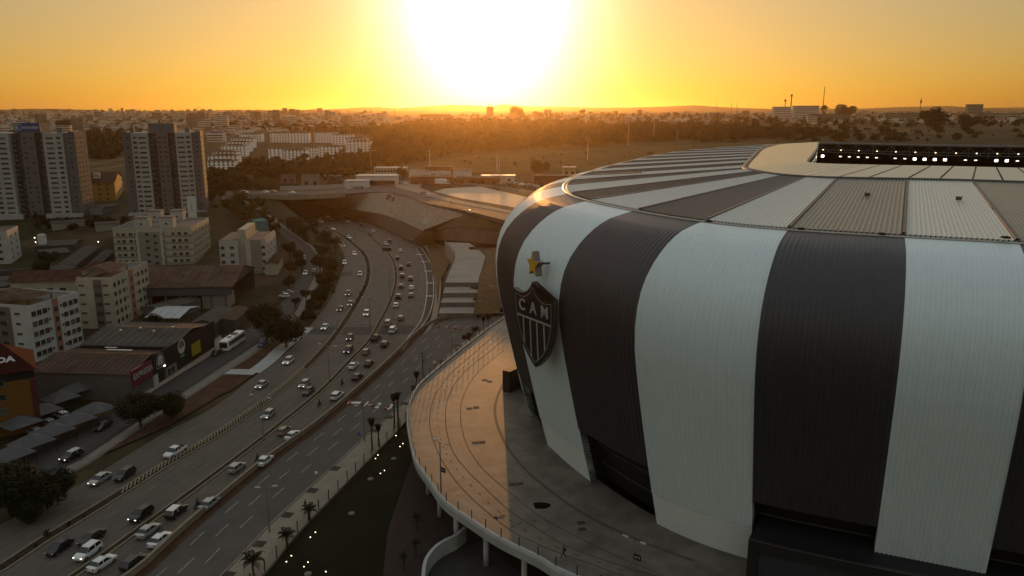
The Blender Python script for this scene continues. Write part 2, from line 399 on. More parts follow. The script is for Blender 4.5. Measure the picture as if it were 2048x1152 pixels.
# bare strip at the foot of the wall, frontage road, pavement
mb = MB(); ribbon(mb, offset_line(wall_line, -1.0), 1.7, 0.016); struct('bare_strip', mb, M_dirt)
f_left = wall_line
f_right = line_px([(330,1252),(450,1149),(540,1054),(617,981),(695,911),(720,886),(790,825),(830,784),(870,742),(912,697),(960,665),(1010,636),(1060,608)], 0, 4)
mb = MB(); A_, B_ = resample(f_left, 90), resample(f_right, 90)
mb.grid([[Vector((p.x, p.y, 0.008)) for p in L] for L in (B_, [a.lerp(b, .5) for a, b in zip(A_, B_)], A_)])
struct('frontage_road', mb, M_asphalt_f)
walk_out = line_px([(420,1246),(522,1152),(590,1071),(667,991),(742,914),(790,866),(838,812),(880,768),(918,728),(965,695),(1030,652),(1090,615)], 0, 4)
mb = MB(); A_, B_ = resample(f_right, 120), resample(walk_out, 120)
mb.grid([[Vector((p.x, p.y, 0.14)) for p in B_], [Vector((p.x, p.y, 0.14)) for p in A_], [Vector((p.x, p.y, -0.05)) for p in A_]])
mb.grid([[Vector((p.x, p.y, -0.2)) for p in B_], [Vector((p.x, p.y, 0.14)) for p in B_]])
pavement = struct('pavement', mb, M_pave)
M_grate = mat('iron_grate', (0.030, 0.024, 0.018), rough=0.8)
mbG = MB(); mbG.box(-0.85, 0.85, -0.85, 0.85, 0, 0.03)
for k in range(5): mbG.box(-0.8, 0.8, -0.75 + k * 0.34, -0.62 + k * 0.34, 0.03, 0.06)
me_g = mbG.mesh('tree_grate', M_grate)
for px, py in [(670,937),(625,981),(575,1030),(519,1088),(456,1150),(810,807),(779,834),(750,861),(884,722),(915,691),(932,673)]:
    p = G(px, py, .14); t = tangent_at(f_right, p); put('tree_grate', me_g, pavement, p + Vector((0, 0, .003)), math.atan2(t.y, t.x))
# darker patches: bus lane, service trench across the carriageways
bus_a = line_px([(795,706),(822,668),(843,640),(852,608),(855,575),(853,545),(846,520),(833,497)], 0, 3)
bus_b = line_px([(806,700),(836,662),(858,632),(867,600),(868,572),(866,545),(858,520),(843,494)], 0, 3)
mb = MB(); A_, B_ = resample(bus_a, 60), resample(bus_b, 60); up4 = Vector((0, 0, .008))
mb.grid([[p + up4 for p in B_], [p + up4 for p in A_]]); struct('bus_lane', mb, M_asphalt)
mb = MB(); sheet(mb, [G(x, y, .012) for x, y in [(608,668),(622,655),(830,652),(838,655),(826,668),(700,671)]]); struct('trench_patch', mb, M_asphalt)
for L in [[(615,652),(700,650),(820,650)],[(640,687),(700,686),(800,688)],[(680,545),(704,546)]]:
    mb = MB(); ribbon(mb, line_px(L, .016), 0.5); struct('road_joint', mb, M_asphalt)
mb = MB(); sheet(mb, [G(x, y, .012) for x, y in [(678,545),(705,543),(703,551),(680,553)]]); struct('trench_patch', mb, M_asphalt)
# lane markings
mb = MB()
def dashes(line, dash, gap, w=0.14, z=0.014, s0=0.0, m=0):
    pts = densify(line, 1.0)
    L = resample(pts, max(2, int(sum((b - a).length for a, b in zip(pts[:-1], pts[1:])) / 0.5)))
    n1, n2 = int(dash / 0.5), int((dash + gap) / 0.5)
    for i in range(int(s0 * 2), len(L) - n1, n2): ribbon(mb, L[i:i + n1 + 1], w, z, m)
def between(a, b, t, n=200):
    A_, B_ = resample(a, n), resample(b, n); return [p.lerp(q, t) for p, q in zip(A_, B_)]
for t, s in ((.27, 0), (.46, 2.5), (.65, 5)): dashes(between(f_left, f_right, t)[0:170], 4, 6, z=.018, s0=s)
ribbon(mb, offset_line(f_right, 0.5), 0.12, .018)
struct('frontage_lane_marking', mb, M_faint)
mb = MB()
dashes(offset_line(bus_a, 0.15), 1.1, 1.3, 0.3, .020)
ribbon(mb, offset_line(bus_b, 0.2), 0.14, .020)
struct('bus_lane_marking', mb, M_white)
mb = MB()
for t in (.33, .66): dashes(between(hw_left, div1, t)[10:150], 3, 7, z=.014)
for t in (.33, .66): dashes(between(div1, div2, t)[10:150], 3, 7, z=.014)
for t in (.34, .67): dashes(between(div2, hw_right, t)[10:150], 3, 7, z=.014)
ribbon(mb, offset_line(div1, 1.5), .12, .014); ribbon(mb, offset_line(div1, -1.5), .12, .014); ribbon(mb, offset_line(div2, 1.0), .12, .014); ribbon(mb, offset_line(div2, -1.0), .12, .014)
struct('highway_lane_marking', mb, mat('faded_lane_paint', (0.085, 0.075, 0.06), rough=0.8, scale=0.7, col2=(0.19, 0.165, 0.13), coords='World'))
# tyre-darkened wheel tracks
mb = MB()
for a, b in ((hw_left, div1), (div1, div2), (div2, hw_right)):
    for t in (.10, .24, .43, .57, .76, .90): ribbon(mb, between(a, b, t), 0.55, .006)
struct('wheel_track', mb, mat('rubber_darkened_concrete', (0.064, 0.055, 0.045), rough=0.8, scale=0.1, col2=(0.112, 0.096, 0.078), coords='World', detail=8, spec=0.25))
# painted numerals and the word for bus on the road
def road_text(txt, px, py, size, stretch, zrot=None, line=None, m=None):
    me = text_mesh(txt, size, 0.0, 0.03); p = G(px, py, .022)
    t = tangent_at(line, p); a = math.atan2(t.y, t.x) - math.pi / 2 if zrot is None else zrot
    me.materials.append(m or M_white)
    o = put('road_lettering', me, None, p, a, (1, stretch, 1)); o.location.z = .022
    return tag(o, kind='structure')
for s, x, y in (('1', 732, 808), ('2', 756, 811), ('3', 780, 814)): road_text(s, x, y, 2.2, 2.0, R(-8), f_right)
for s, x, y in (('ÔNIBUS', 839, 509), ('ÔNIBUS', 848, 523), ('ÔNIBUS', 856, 542), ('ÔNIBUS', 860, 566), ('ÔNIBUS', 860, 592)): road_text(s, x, y, 0.88, 1.9, 0, bus_a)
mb = MB()
for k in range(6):
    x = 694 + k * 4.4; mb.quad(*[G(a, b, .02) for a, b in ((x, 807), (x + 3.1, 807.4), (x + 6.5, 803.4), (x + 3.4, 803))])
struct('rumble_marking', mb, M_white)
mb = MB(); sheet(mb, [G(x, y, .014) for x, y in [(704,800),(728,803),(722,795),(708,795)]]); struct('trench_patch', mb, M_asphalt)

# ---------------------------------------------------------------- verges, lawn, left-hand street (on the terrain)
def tstrip(name, left, right, m, lift, n=60, cols=4, skirt=0.5):
    A_ = resample([GT(*p) for p in left], n); B_ = resample([GT(*p) for p in right], n); mb = MB()
    rows = []
    for t in range(cols + 1):
        rows.append([Vector((q.x, q.y, tz(q.x, q.y) + lift)) for q in (a.lerp(b, t / cols) for a, b in zip(A_, B_))])
    if skirt: rows = [[p - Vector((0, 0, skirt)) for p in rows[0]]] + rows + [[p - Vector((0, 0, skirt)) for p in rows[-1]]]
    mb.grid(rows[::-1]); return struct(name, mb, m, True)
st_right = [(-40,1010),(60,968),(145,935),(190,905),(307,827),(380,780),(437,742),(500,701),(560,660),(594,623),(619,575),(634,545),(637,520),(619,492),(578,464),(531,432),(490,408),(452,391)]
st_left = [(-90,960),(20,915),(150,868),(275,797),(355,752),(431,706),(480,672),(535,630),(565,605),(582,580),(603,545),(606,525),(590,498),(547,455),(505,425),(470,402),(440,390)]
side_street = tstrip('side_street', st_left, st_right, M_asphalt, .34, 90)
st_walk = [(x + dx, y + dy) for (x, y), (dx, dy) in zip(st_right, [(14,8)]*4 + [(13,8)]*4 + [(11,6)]*4 + [(8,3)]*3 + [(6,-3)]*3)]
tstrip('side_street_pavement', st_right, st_walk, mat('dull_paving', (0.13, 0.115, 0.095), rough=.9, scale=.5, col2=(.19,.165,.135), coords='World'), .48, 90, 2)
tstrip('shop_front_pavement', [(250,795),(345,745),(412,700),(440,672)], [(282,800),(358,752),(431,707),(452,690)], M_pave, .44, 20, 2)
mb = MB(); sheet(mb, [G(x, y, .03) for x, y in [(385,782),(440,749),(505,750),(465,779),(440,790),(340,850),(225,900),(150,932),(160,925),(310,832)]]); struct('dirt_verge', mb, M_dirt)
mb = MB(); sheet(mb, [G(x, y, .05) for x, y in [(455,740),(510,700),(565,666),(600,652),(608,656),(540,718),(505,742)]]); struct('dirt_verge', mb, M_dirt)
M_path = mat('pale_path_slabs', (0.30, 0.30, 0.29), rough=.85, scale=.6, col2=(.38, .38, .365), coords='World')
path_root = struct('footpath', MB(), M_path)
mbp = MB(); mbp.box(-.97, .97, -.97, .97, 0, .12); me_sl2 = mbp.mesh('paving_slab', M_path)
for L, w in (([(436,743.5),(470,744),(508,745)], 2), ([(506,746),(535,724),(562,699),(585,681),(603,666),(614,656)], 2)):
    pts = line_px(L, .02, 1.5)
    for p, t in along(pts, 2.02, 1.0):
        for k in range(w):
            o = put('paving_slab', me_sl2, path_root, p + Vector((-t.y, t.x, 0)) * (k - (w - 1) / 2) * 2.0, math.atan2(t.y, t.x))
            o.location.z = .03 + RNG.random() * .015
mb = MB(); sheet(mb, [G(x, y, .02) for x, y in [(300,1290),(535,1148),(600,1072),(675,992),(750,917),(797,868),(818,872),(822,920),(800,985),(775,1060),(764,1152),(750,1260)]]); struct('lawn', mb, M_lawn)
mb = MB(); sheet(mb, [G(x, y, .015) for x, y in [(765,1152),(776,1060),(801,985),(823,922),(900,960),(1100,1080),(1200,1180),(1100,1300),(900,1300),(760,1260)]]); struct('planting_bed', mb, mat('mulched_bed', (0.020, 0.012, 0.009), rough=.95, scale=.8, col2=(.036, .022, .015), bump=.6, bscale=4, coords='World'))
verge_l = [(600,610),(640,640),(660,600),(682,550),(690,520),(682,499),(660,478),(640,464),(615,453),(580,440),(545,421)]
# ---------------------------------------------------------------- the stadium
ALPHA = R(29.0); E1 = Vector((math.sin(ALPHA), math.cos(ALPHA), 0)); E2 = Vector((math.cos(ALPHA), -math.sin(ALPHA), 0))
half = [  # (outer roof edge), (gutter line), (edge of the opening) in metres along / across the stadium
    ((110,72),(166,60),(184,50)), ((102.5,38),(160.5,30),(179.5,24)), ((99.0,6.5),(159,3),(178,4)), ((97.2,-16.1),(153.9,-17.5),(175,-12)), ((99.7,-27.8),(153.9,-23),(174.3,-17)),
    ((105.9,-38.9),(156.0,-27.5),(174,-20.5)), ((114.2,-49.8),(159.6,-31),(174.3,-23)), ((122.7,-57.2),(164,-34),(175.4,-25)), ((133.8,-63.3),(168.6,-36.8),(178,-26.5)),
    ((148,-68.5),(173.5,-38.4),(184,-27.5)), ((165.6,-72.7),(190,-41.4),(193,-28.5)), ((202,-78.6),(218,-46),(216,-31)), ((258,-84),(255,-52),(251,-35)), ((294,-82),(280,-54),(273,-38)), ((330,-74),(301,-54),(290,-40)), ((355,-58),(311,-47),(296,-38))]
table = [np.array(h, float) for h in half]
table += [np.array([(476 - q[0], 44 - q[1]) for q in h], float) for h in half]
TB = np.array(table) * np.array([1.043, 1.05, 1.055])[None, :, None]; NCP = len(table)               # NCP x 3 x 2
def loop_at(u):                                      # u in control-point units, array -> three curves in world XY
    u = np.asarray(u, float) % NCP; i = np.floor(u).astype(int); t = (u - i)[:, None, None]
    p0, p1, p2, p3 = (TB[(i + k) % NCP] for k in (-1, 0, 1, 2))
    c = 0.5 * ((2 * p1) + (p2 - p0) * t + (2 * p0 - 5 * p1 + 4 * p2 - p3) * t ** 2 + (3 * p1 - p0 - 3 * p2 + p3) * t ** 3)
    e = np.array([[E1.x, E1.y], [E2.x, E2.y]])
    return c @ e
US = np.linspace(0, NCP, 16001); XY = loop_at(US)[:, 0]
AL = np.concatenate([[0], np.cumsum(np.hypot(*(XY[1:] - XY[:-1]).T))]); PER = AL[-1]
A0 = np.interp(3.0, US, AL)                          # a stripe boundary sits on the fourth control point
NS = 2 * int(round(PER / 11.75 / 2)); SW = PER / NS
ANCH = [(1.96, -2), (2.39, -1), (3.0, 0), (3.95, 1), (5.0, 2), (6.0, 3), (7.0, 4), (8.1, 5)]   # stripe joints read off the photograph: control-point position, stripe number
def stripe_u(k):                                     # stripe joint number -> parameter
    if k >= NS - 2: k -= NS
    ks = [a[1] for a in ANCH]
    if ks[0] <= k <= ks[-1]: return float(np.interp(k, ks, [a[0] for a in ANCH]))
    s1 = np.interp(ANCH[-1][0], US, AL); s0 = np.interp(ANCH[0][0], US, AL)
    if k > ks[-1]: s = s1 + (PER - s1 + s0) * (k - ks[-1]) / (NS - (ks[-1] - ks[0]))
    else: s = s0 + (k - ks[0]) * SW
    return float(np.interp(s % PER, AL, US))
def frame_at(us):                                    # outer, mid, inner, outward normal
    c = loop_at(us); d = loop_at(np.asarray(us) + .01)[:, 0] - loop_at(np.asarray(us) - .01)[:, 0]
    d /= np.linalg.norm(d, axis=1)[:, None]
    n = np.stack([-d[:, 1], d[:, 0]], 1)
    cen = (248 * np.array([E1.x, E1.y]) + 23 * np.array([E2.x, E2.y]))
    s = np.sign(((c[:, 0] - cen) * n).sum(1)); n *= s[:, None]
    return c[:, 0], c[:, 1], c[:, 2], n
PROF_Z = np.array([8, 15, 24, 32, 37, 41.3, 44.7, 47.6, 49.5, 50.4]); PROF_O = np.array([6.4, 8.2, 10.3, 12.0, 12.6, 12.1, 10.5, 7.6, 4.2, 0.0])
_pz = np.concatenate([[0], np.cumsum(np.hypot(np.diff(PROF_Z), np.diff(PROF_O)))])
def smooth_prof():
    P = [Vector((o, z, 0)) for o, z in zip(PROF_O, PROF_Z)]
    L = smooth_line(P, 0.6); return np.array([p.x for p in L]), np.array([p.y for p in L])
SO, SZ = smooth_prof()
def prof(z): return np.interp(z, SZ, SO)
def z_rows(z0):
    return np.array([z for z in (8, 11, 13.2, 15, 17.4, 20, 24, 28, 32, 35, 38, 40.5, 42.5, 44.3, 46, 47.2, 48.2, 49.0, 49.6, 50.1, 50.4) if z >= z0 - .01])
def ribbed(col, rough, name, metal=0.0, col2=None):
    return mat(name, col, rough=rough, metal=metal, scale=1.3, col2=col2, spec=0.5, coords='Object', streak=(1, 1, .04), detail=7)
M_cw = ribbed((0.60, 0.685, 0.69), 0.45, 'white_ribbed_cladding', 0.0, (0.655, 0.735, 0.74))
M_cb = ribbed((0.034, 0.032, 0.035), 0.45, 'black_ribbed_cladding', 0.0, (0.043, 0.041, 0.044))
M_rw = ribbed((0.46, 0.49, 0.47), 0.40, 'white_roof_sheeting', 0.0, (0.56, 0.58, 0.56))
M_rb = ribbed((0.030, 0.028, 0.029), 0.45, 'dark_roof_sheeting', 0.0, (0.050, 0.046, 0.045))
M_rg = ribbed((0.16, 0.15, 0.125), 0.45, 'grey_roof_sheeting', 0.0, (0.21, 0.195, 0.165))
M_pale = ribbed((0.38, 0.34, 0.27), 0.28, 'pale_roof_panel', 0.0, (0.46, 0.41, 0.33))
M_base = mat('plain_white_wall', (0.64, 0.67, 0.65), rough=.75, scale=.15, col2=(.70, .73, .71))
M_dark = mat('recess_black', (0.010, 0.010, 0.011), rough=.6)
M_trim = mat('roof_edge_trim', (0.38, 0.35, 0.30), rough=.30, metal=.75)
M_gut = mat('gutter_grey', (0.050, 0.048, 0.045), rough=.5)
stadium = thing('stadium', 'huge football stadium with bulging black and white striped cladding and a pale roof', 'stadium', (0, 0, 0))
NR = 24
def rib_us(ua, ub, nr):
    """parameters and rib heights along one stripe"""
    w = np.array([0.0, 0.62, 0.70, 0.92]); h = np.array([0, 0, 1.0, 1.0])
    t = np.concatenate([(np.arange(nr)[:, None] + w[None]).ravel() / nr, [1.0]]); hh = np.concatenate([np.tile(h, nr), [0.0]])
    sa, sb = np.interp(ua, US, AL), np.interp(ub, US, AL)
    if sb < sa: sb += PER
    return np.interp((sa + (sb - sa) * t) % PER, AL, US), hh
def grid_faces(r, c):
    i = np.arange(r * c).reshape(r, c)
    return np.stack([i[:-1, :-1], i[:-1, 1:], i[1:, 1:], i[1:, :-1]], -1).reshape(-1, 4)
def orient(v, f, ref):                               # flip if the first face looks away from ref direction
    a = v[f[len(f) // 2]]; n = np.cross(a[1] - a[0], a[2] - a[0])
    return f if n @ ref > 0 else f[:, ::-1]
def wall_patch(us, hh, zs, rib, name, m, extra=0.0):
    o, _, _, n = frame_at(us); off = prof(zs)
    d = off[:, None] + extra + hh[None] * rib
    xy = o[None] + n[None] * d[..., None]
    v = np.concatenate([xy, np.broadcast_to(zs[:, None, None], xy.shape[:2] + (1,))], -1).reshape(-1, 3)
    f = orient(v, grid_faces(len(zs), len(us)), np.array([*n[len(n) // 2], 0.3]))
    return put(name, np_mesh(name, v, f, m), stadium)
Z_MID, Z_IN = 52.4, 53.6
for k in range(NS):
    ua, ub = stripe_u(k), stripe_u(k + 1)
    if ub < ua: ub += NCP
    black = (k % 2 == 1)                              # stripe -1..0 is the black one between the two nearest white ones
    us, hh = rib_us(ua % NCP, ub % NCP, NR)
    z0 = 17.4 if black else 13.2
    wall_patch(us, hh, z_rows(z0), 0.13, 'cladding_stripe', M_cb if black else M_cw)
    us2 = np.linspace(ua, ub, 9); z2 = np.zeros(9)
    if black:
        wall_patch(us2, z2, np.array([8.0, 17.6]), 0, 'entrance_recess', M_dark, -3.0)
        o, _, _, n = frame_at(us2); mbx = MB()        # soffit above the recess
        rows = [[Vector((*(o[i] + n[i] * (prof(17.4) + e)), 17.42)) for i in range(9)] for e in (-3.0, 0.0)]
        mbx.grid(rows); mbx.build('soffit', M_dark, stadium)
        for e_ in (0, 8):                            # side walls of the opening
            mbx = MB(); z_ = np.linspace(8, 17.4, 5)
            mbx.grid([[Vector((*(o[e_] + n[e_] * (prof(z) + q)), z)) for z in z_] for q in (-3.0, -.05)]); mbx.build('jamb', M_dark, stadium)
        for z in (11.0, 14.2):                        # glazing rails and mullions in the dark opening
            mbx = MB(); rows = [[Vector((*(o[i] + n[i] * (prof(z) - 2.9 + e)), zz)) for i in range(9)] for e, zz in ((0, z - .1), (.12, z - .1), (.12, z + .1), (0, z + .1))]
            mbx.grid(rows); mbx.build('glazing_rail', M_gut, stadium)
    else:
        wall_patch(us2, z2, np.array([8.0, 10.6, 13.2]), 0, 'wall_base', M_base, 0.03)
        for e_ in (0, 8):                            # white returns closing the leaning leg
            o, _, _, n = frame_at(us2); mbx = MB(); z_ = np.linspace(8, 17.4, 6)
            mbx.grid([[Vector((*(o[e_] + n[e_] * (prof(z) + q)), z)) for z in z_] for q in (-1.2, .02)]); mbx.build('leg_return', M_cw, stadium)
    # roof stripe between the trim and the gutter
    us, hh = rib_us(ua % NCP, ub % NCP, 22)
    o, md, inn, n = frame_at(us)
    rows = []; T = np.array([0.0, .2, .4, .6, .8, 1.0])
    for t in T:
        xy = (o - n * 0.9) * (1 - t) + md * t
        rows.append(np.concatenate([xy, (50.55 + (Z_MID - 50.55) * t + hh * 0.17)[:, None]], 1))
    v = np.concatenate(rows); f = orient(v, grid_faces(len(T), len(us)), np.array([0, 0, 1.0]))
    grey = black and k >= NS - 5
    put('roof_stripe', np_mesh('roof_stripe', v, f, (M_rg if grey else M_rb) if black else M_rw), stadium)
    # pale inner panels, two per stripe, seams left open over a dark bed
    for h_ in range(2):
        uu = np.linspace(ua + (ub - ua) * (h_ / 2 + .018), ua + (ub - ua) * (h_ / 2 + .482), 7)
        o, md, inn, n = frame_at(uu); rows = []
        for t in (0.045, 0.5, 1.0):
            xy = md * (1 - t) + inn * t; rows.append(np.concatenate([xy, np.full((7, 1), Z_MID + .25 + (Z_IN - Z_MID) * t)], 1))
        v = np.concatenate(rows); f = orient(v, grid_faces(3, 7), np.array([0, 0, 1.0]))
        put('roof_panel', np_mesh('roof_panel', v, f, M_pale), stadium)
ua = np.linspace(0, NCP, 721)
o, md, inn, n = frame_at(ua)
def ring(name, prof_pts, m, smooth=False):
    """prof_pts: functions giving xy arrays and z; builds a closed band"""
    rows = [np.concatenate([xy, np.full((len(ua), 1), z)], 1) for xy, z in prof_pts]
    v = np.concatenate(rows); f = grid_faces(len(rows), len(ua)); return put(name, np_mesh(name, v, f, m, smooth), stadium)
ring('roof_bed', [(md * .97 + o * .03, Z_MID - .12), (md * .02 + inn * .98, Z_IN - .05)], M_gut)
ring('roof_edge_trim', [(o - n * .05, 50.3), (o + n * .08, 50.46), (o - n * .06, 50.62), (o - n * .26, 50.60), (o - n * .34, 50.4)], M_trim)
ring('gutter', [(o - n * .34, 50.45), (o - n * 1.25, 50.55), (o - n * 1.3, 50.62), (o - n * 1.35, 50.4)], M_gut)
gd = md - o; gd /= np.linalg.norm(gd, axis=1)[:, None]
ring('ring_gutter', [(md - gd * .9, Z_MID + .02), (md - gd * .8, Z_MID + .38), (md + gd * .2, Z_MID + .40), (md + gd * .4, Z_MID)], M_gut)
di = inn - md; di /= np.linalg.norm(di, axis=1)[:, None]
ring('opening_edge', [(inn - di * .1, Z_IN + .15), (inn + di * .35, Z_IN + .22), (inn + di * .4, Z_IN - .6), (inn - di * .1, Z_IN - .6)], M_pole)
# the roof's deep dark inner structure round the opening: catwalk, truss and floodlights
M_steel = mat('dark_truss_steel', (0.17, 0.165, 0.16), rough=.6, metal=.2)
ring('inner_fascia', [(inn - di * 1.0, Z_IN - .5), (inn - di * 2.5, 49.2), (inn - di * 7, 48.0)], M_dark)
ring('catwalk', [(inn - di * .2, 50.2), (inn - di * 2.0, 50.2), (inn - di * 2.0, 50.0), (inn - di * .2, 50.0)], M_steel)
ring('catwalk_rail', [(inn - di * .2, 50.95), (inn - di * .2, 51.15)], M_steel)
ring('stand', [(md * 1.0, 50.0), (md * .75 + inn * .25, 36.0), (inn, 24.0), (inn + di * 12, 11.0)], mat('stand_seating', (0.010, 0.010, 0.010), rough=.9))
inn_pts = [Vector((*p, 0)) for p in inn]
mb = MB(); sheet(mb, [Vector((*(inn[i] + di[i] * 9), 10.0)) for i in range(0, 720, 6)]); mb.build('pitch', mat('stadium_pitch', (0.012, 0.026, 0.008), rough=.9), stadium)
def at_inner(dist, back=0.0): pass
loopL = [Vector((*p, 0)) for p in (inn - di * .1)]
trussm = MB()
lens = [p for p in along(loopL, 3.0)]
for i in range(0, len(lens) - 1):
    p, q = lens[i][0], lens[i + 1][0]
    trussm.tube(p + V3(0, 0, 53.0), p + V3(0, 0, 49.2), .10, n=4) if i % 2 == 0 else None
    a, b = (50.1, 53.0) if i % 2 else (53.0, 50.1)
    trussm.tube(p + V3(0, 0, a), q + V3(0, 0, b), .09, n=4); trussm.tube(p + V3(0, 0, 53.0), q + V3(0, 0, 53.0), .12, n=4); trussm.tube(p + V3(0, 0, 50.1), q + V3(0, 0, 50.1), .10, n=4)
tr = trussm.build('inner_truss', M_steel, stadium); tr['kind'] = 'stuff'
M_lampon = mat('floodlight_glow', (1, 1, 1), emit=(1.0, 0.95, 0.82, 5)); M_lampsm = mat('catwalk_lamp_glow', (1, 1, 1), emit=(1.0, 0.80, 0.45, 2.5))
M_lampdim = mat('floodlight_dim', (1, 1, 1), emit=(1.0, 0.95, 0.85, 2))
def lamp_mesh(w, h, m, nm):
    mb = MB(); mb.box(-w / 2, w / 2, 0.03, .35, -h / 2, h / 2, 0); mb.box(-w / 2 + .06, w / 2 - .06, -.02, .028, -h / 2 + .06, h / 2 - .06, 1)
    return mb.mesh(nm, [M_steel, m])
me_big, me_dim, me_sm = lamp_mesh(1.1, .95, M_lampon, 'floodlight'), lamp_mesh(1.0, .42, M_lampdim, 'floodlight'), lamp_mesh(.55, .45, M_lampsm, 'catwalk_lamp')
pattern = 'ddd.ddbbbb.dd.bbd.d.bbdd.dd.db..dbdb.d.b.dd'; ip = 0
bright = [p for p in along(loopL, 3.1)]
for i, (p, t) in enumerate(bright):
    nrm = Vector((-t.y, t.x, 0)); c = Vector((*(248 * np.array([E1.x, E1.y]) + 23 * np.array([E2.x, E2.y])), 0))
    if nrm.dot(c - p) < 0: nrm = -nrm
    if nrm.y > -.3: continue                          # only the far side faces this way
    yaw = math.atan2(nrm.y, nrm.x) + math.pi / 2
    ch = pattern[ip % len(pattern)]; ip += 1
    if ch != '.': put('floodlight', me_big if ch == 'b' else me_dim, stadium, (p.x, p.y, 48.7), (R(18), 0, yaw))
    if i % 2 == 0: put('catwalk_lamp', me_sm, stadium, (p.x + nrm.x * .1, p.y + nrm.y * .1, 51.0), (R(10), 0, yaw))
# roof joints, boxes and vents seen on the sheeting
M_box = mat('roof_box_metal', (0.11, 0.09, 0.06), rough=.6)
def roof_pt(px, py):
    p = G(px, py, 51.3); return p
mbv = MB(); mbv.box(-.7, .7, -.5, .5, 0, .8); mbv.box(-.8, .8, -.6, .6, .8, .9); me_v = mbv.mesh('roof_vent', M_box)
for px, py in ((1734, 398), (1916, 406), (1661, 366), (1532, 357)):
    p = roof_pt(px, py); put('roof_vent', me_v, stadium, (p.x, p.y, 51.75), R(-25), .6)
me_t = bpy.data.meshes.new('safety_anchor'); bm = bmesh.new()
mbt = MB()
for k in range(10):
    a, b = 2 * math.pi * k / 10, 2 * math.pi * (k + 1) / 10
    mbt.tube((.55 * math.cos(a), .55 * math.sin(a), .25), (.55 * math.cos(b), .55 * math.sin(b), .25), .14, n=5)
me_t = mbt.mesh('cable_coil', M_dark); bm.free()
for px, py in ((1418, 440), (1602, 455), (1764, 465), (2012, 472), (1556, 352), (1593, 356)):
    p = roof_pt(px, py); put('cable_coil', me_t, stadium, (p.x, p.y, 50.95), 0, .8)
mbd = MB()
for e in range(2): mbd.box(0, 12, e * .5, e * .5 + .12, 0, .25)
for px, py in ((1190, 353), (1540, 358)): put('roof_walkway', mbd.mesh('roof_walkway', M_trim), stadium, roof_pt(px, py) + V3(0, 0, .3), R(25))
# roof joints between stripes: dark standing cappings
mbc = MB()
for k in range(NS):
    u_ = stripe_u(k); o1, m1, i1, n1 = frame_at(np.array([u_]))
    a = Vector((*(o1[0] - n1[0] * 1.35), 50.85)); b = Vector((*m1[0], Z_MID + .2)); s = (b - a).normalized().cross(Vector((0, 0, 1))) * .22
    mbc = MB(); mbc.quad(a - s, a + s, b + s, b - s); mbc.quad(a - s - V3(0, 0, .3), a - s, b - s, b - s - V3(0, 0, .3)); mbc.quad(a + s, a + s - V3(0, 0, .3), b + s - V3(0, 0, .3), b + s)
    mbc.build('roof_joint_cap', M_gut, stadium)
# entrance canopy in front of the nearest black opening
uA, uB = stripe_u(-1) - 2.2, stripe_u(0) + .04
uu = np.linspace(stripe_u(-1) - 1.4, stripe_u(0) - .02, 40); o, _, _, n = frame_at(uu)
canopy = thing('entrance_canopy', 'black framed glass entrance canopy at the foot of the nearest black stripe', 'canopy', (0, 0, 0))
P = lambda e, z: [Vector((*(o[i] + n[i] * e), z)) for i in range(len(uu))]
def cgrid(name, rows, m):
    mb = MB(); mb.grid(rows); return mb.build(name, m, canopy)
cgrid('canopy_roof', [P(5.2, 13.9), P(11.2, 13.4)], M_dark)
cgrid('roof_beam', [P(11.0, 13.35), P(11.0, 13.75), P(11.55, 13.75), P(11.55, 12.3), P(11.0, 12.3)], mat('canopy_black', (0.014, 0.014, 0.015), rough=.45))
cgrid('beam_edge', [P(11.4, 13.78), P(11.6, 13.78), P(11.6, 13.66)], mat('canopy_edge_metal', (0.10, 0.09, 0.08), rough=.4, metal=.5))
cgrid('front_glass', [P(11.1, 12.3), P(11.1, 8.0)], mat('canopy_glass', (0.030, 0.034, 0.038), rough=.12, spec=.6))
mb = MB()
for i in (38,):
    a = Vector((*(o[i] + n[i] * 10.2), 8)); b = Vector((*(o[i + 1] + n[i + 1] * 10.2), 8)); t = (b - a).normalized()
    c = Vector((*(o[39] + n[39] * 11.56), 8)); nn = Vector((*n[39], 0))
    mb.poly([c, c - t * 1.2, c - t * 1.2 + V3(0, 0, 4.32), c + V3(0, 0, 4.32)]); mb.quad(c, c + V3(0, 0, 5.7), c - nn * 6 + V3(0, 0, 5.8), c - nn * 6)
    mb.quad(c - t * 1.2, c - t * 1.2 - nn * .5, c - t * 1.2 - nn * .5 + V3(0, 0, 4.3), c - t * 1.2 + V3(0, 0, 4.3))
mb.build('end_wall', MATS['canopy_black'], canopy)
for i in range(2, 38, 6):
    mb = MB(); c = Vector((*(o[i] + n[i] * 11.15), 8)); mb.tube(c, c + V3(0, 0, 4.3), .09, n=6); mb.build('mullion', MATS['canopy_edge_metal'], canopy)

# club shield and star standing off the white stripe that looks down the road
def wall_spot(px, py, n_ang, lift):                   # point on the bulging wall whose outward normal has this bearing
    best = None
    for u in np.linspace(3, 9, 1201):
        o, _, _, n = frame_at(np.array([u])); 
        for z in ():
            pass
        a = math.atan2(n[0][1], n[0][0])
    return best
def find_wall(px, py, lift):
    us = np.linspace(3.0, 9.0, 901); o, _, _, n = frame_at(us); best = (1e9,)
    for z in np.arange(20, 48, .25):
        xy = o + n * (prof(z) + lift)
        dz = z - CAM_H; depth = xy[:, 1] * CP_ - dz * SP
        ex = CX + F_PX * xy[:, 0] / depth - px; ey = CY - F_PX * (xy[:, 1] * SP + dz * CP_) / depth - py
        vis = n[:, 1] < 0.25
        e = np.where(vis, ex ** 2 + ey ** 2, 1e9); i = int(np.argmin(e))
        if e[i] < best[0]: best = (e[i], Vector((xy[i][0], xy[i][1], z)), Vector((n[i][0], n[i][1], 0)), z)
    return best[1:]
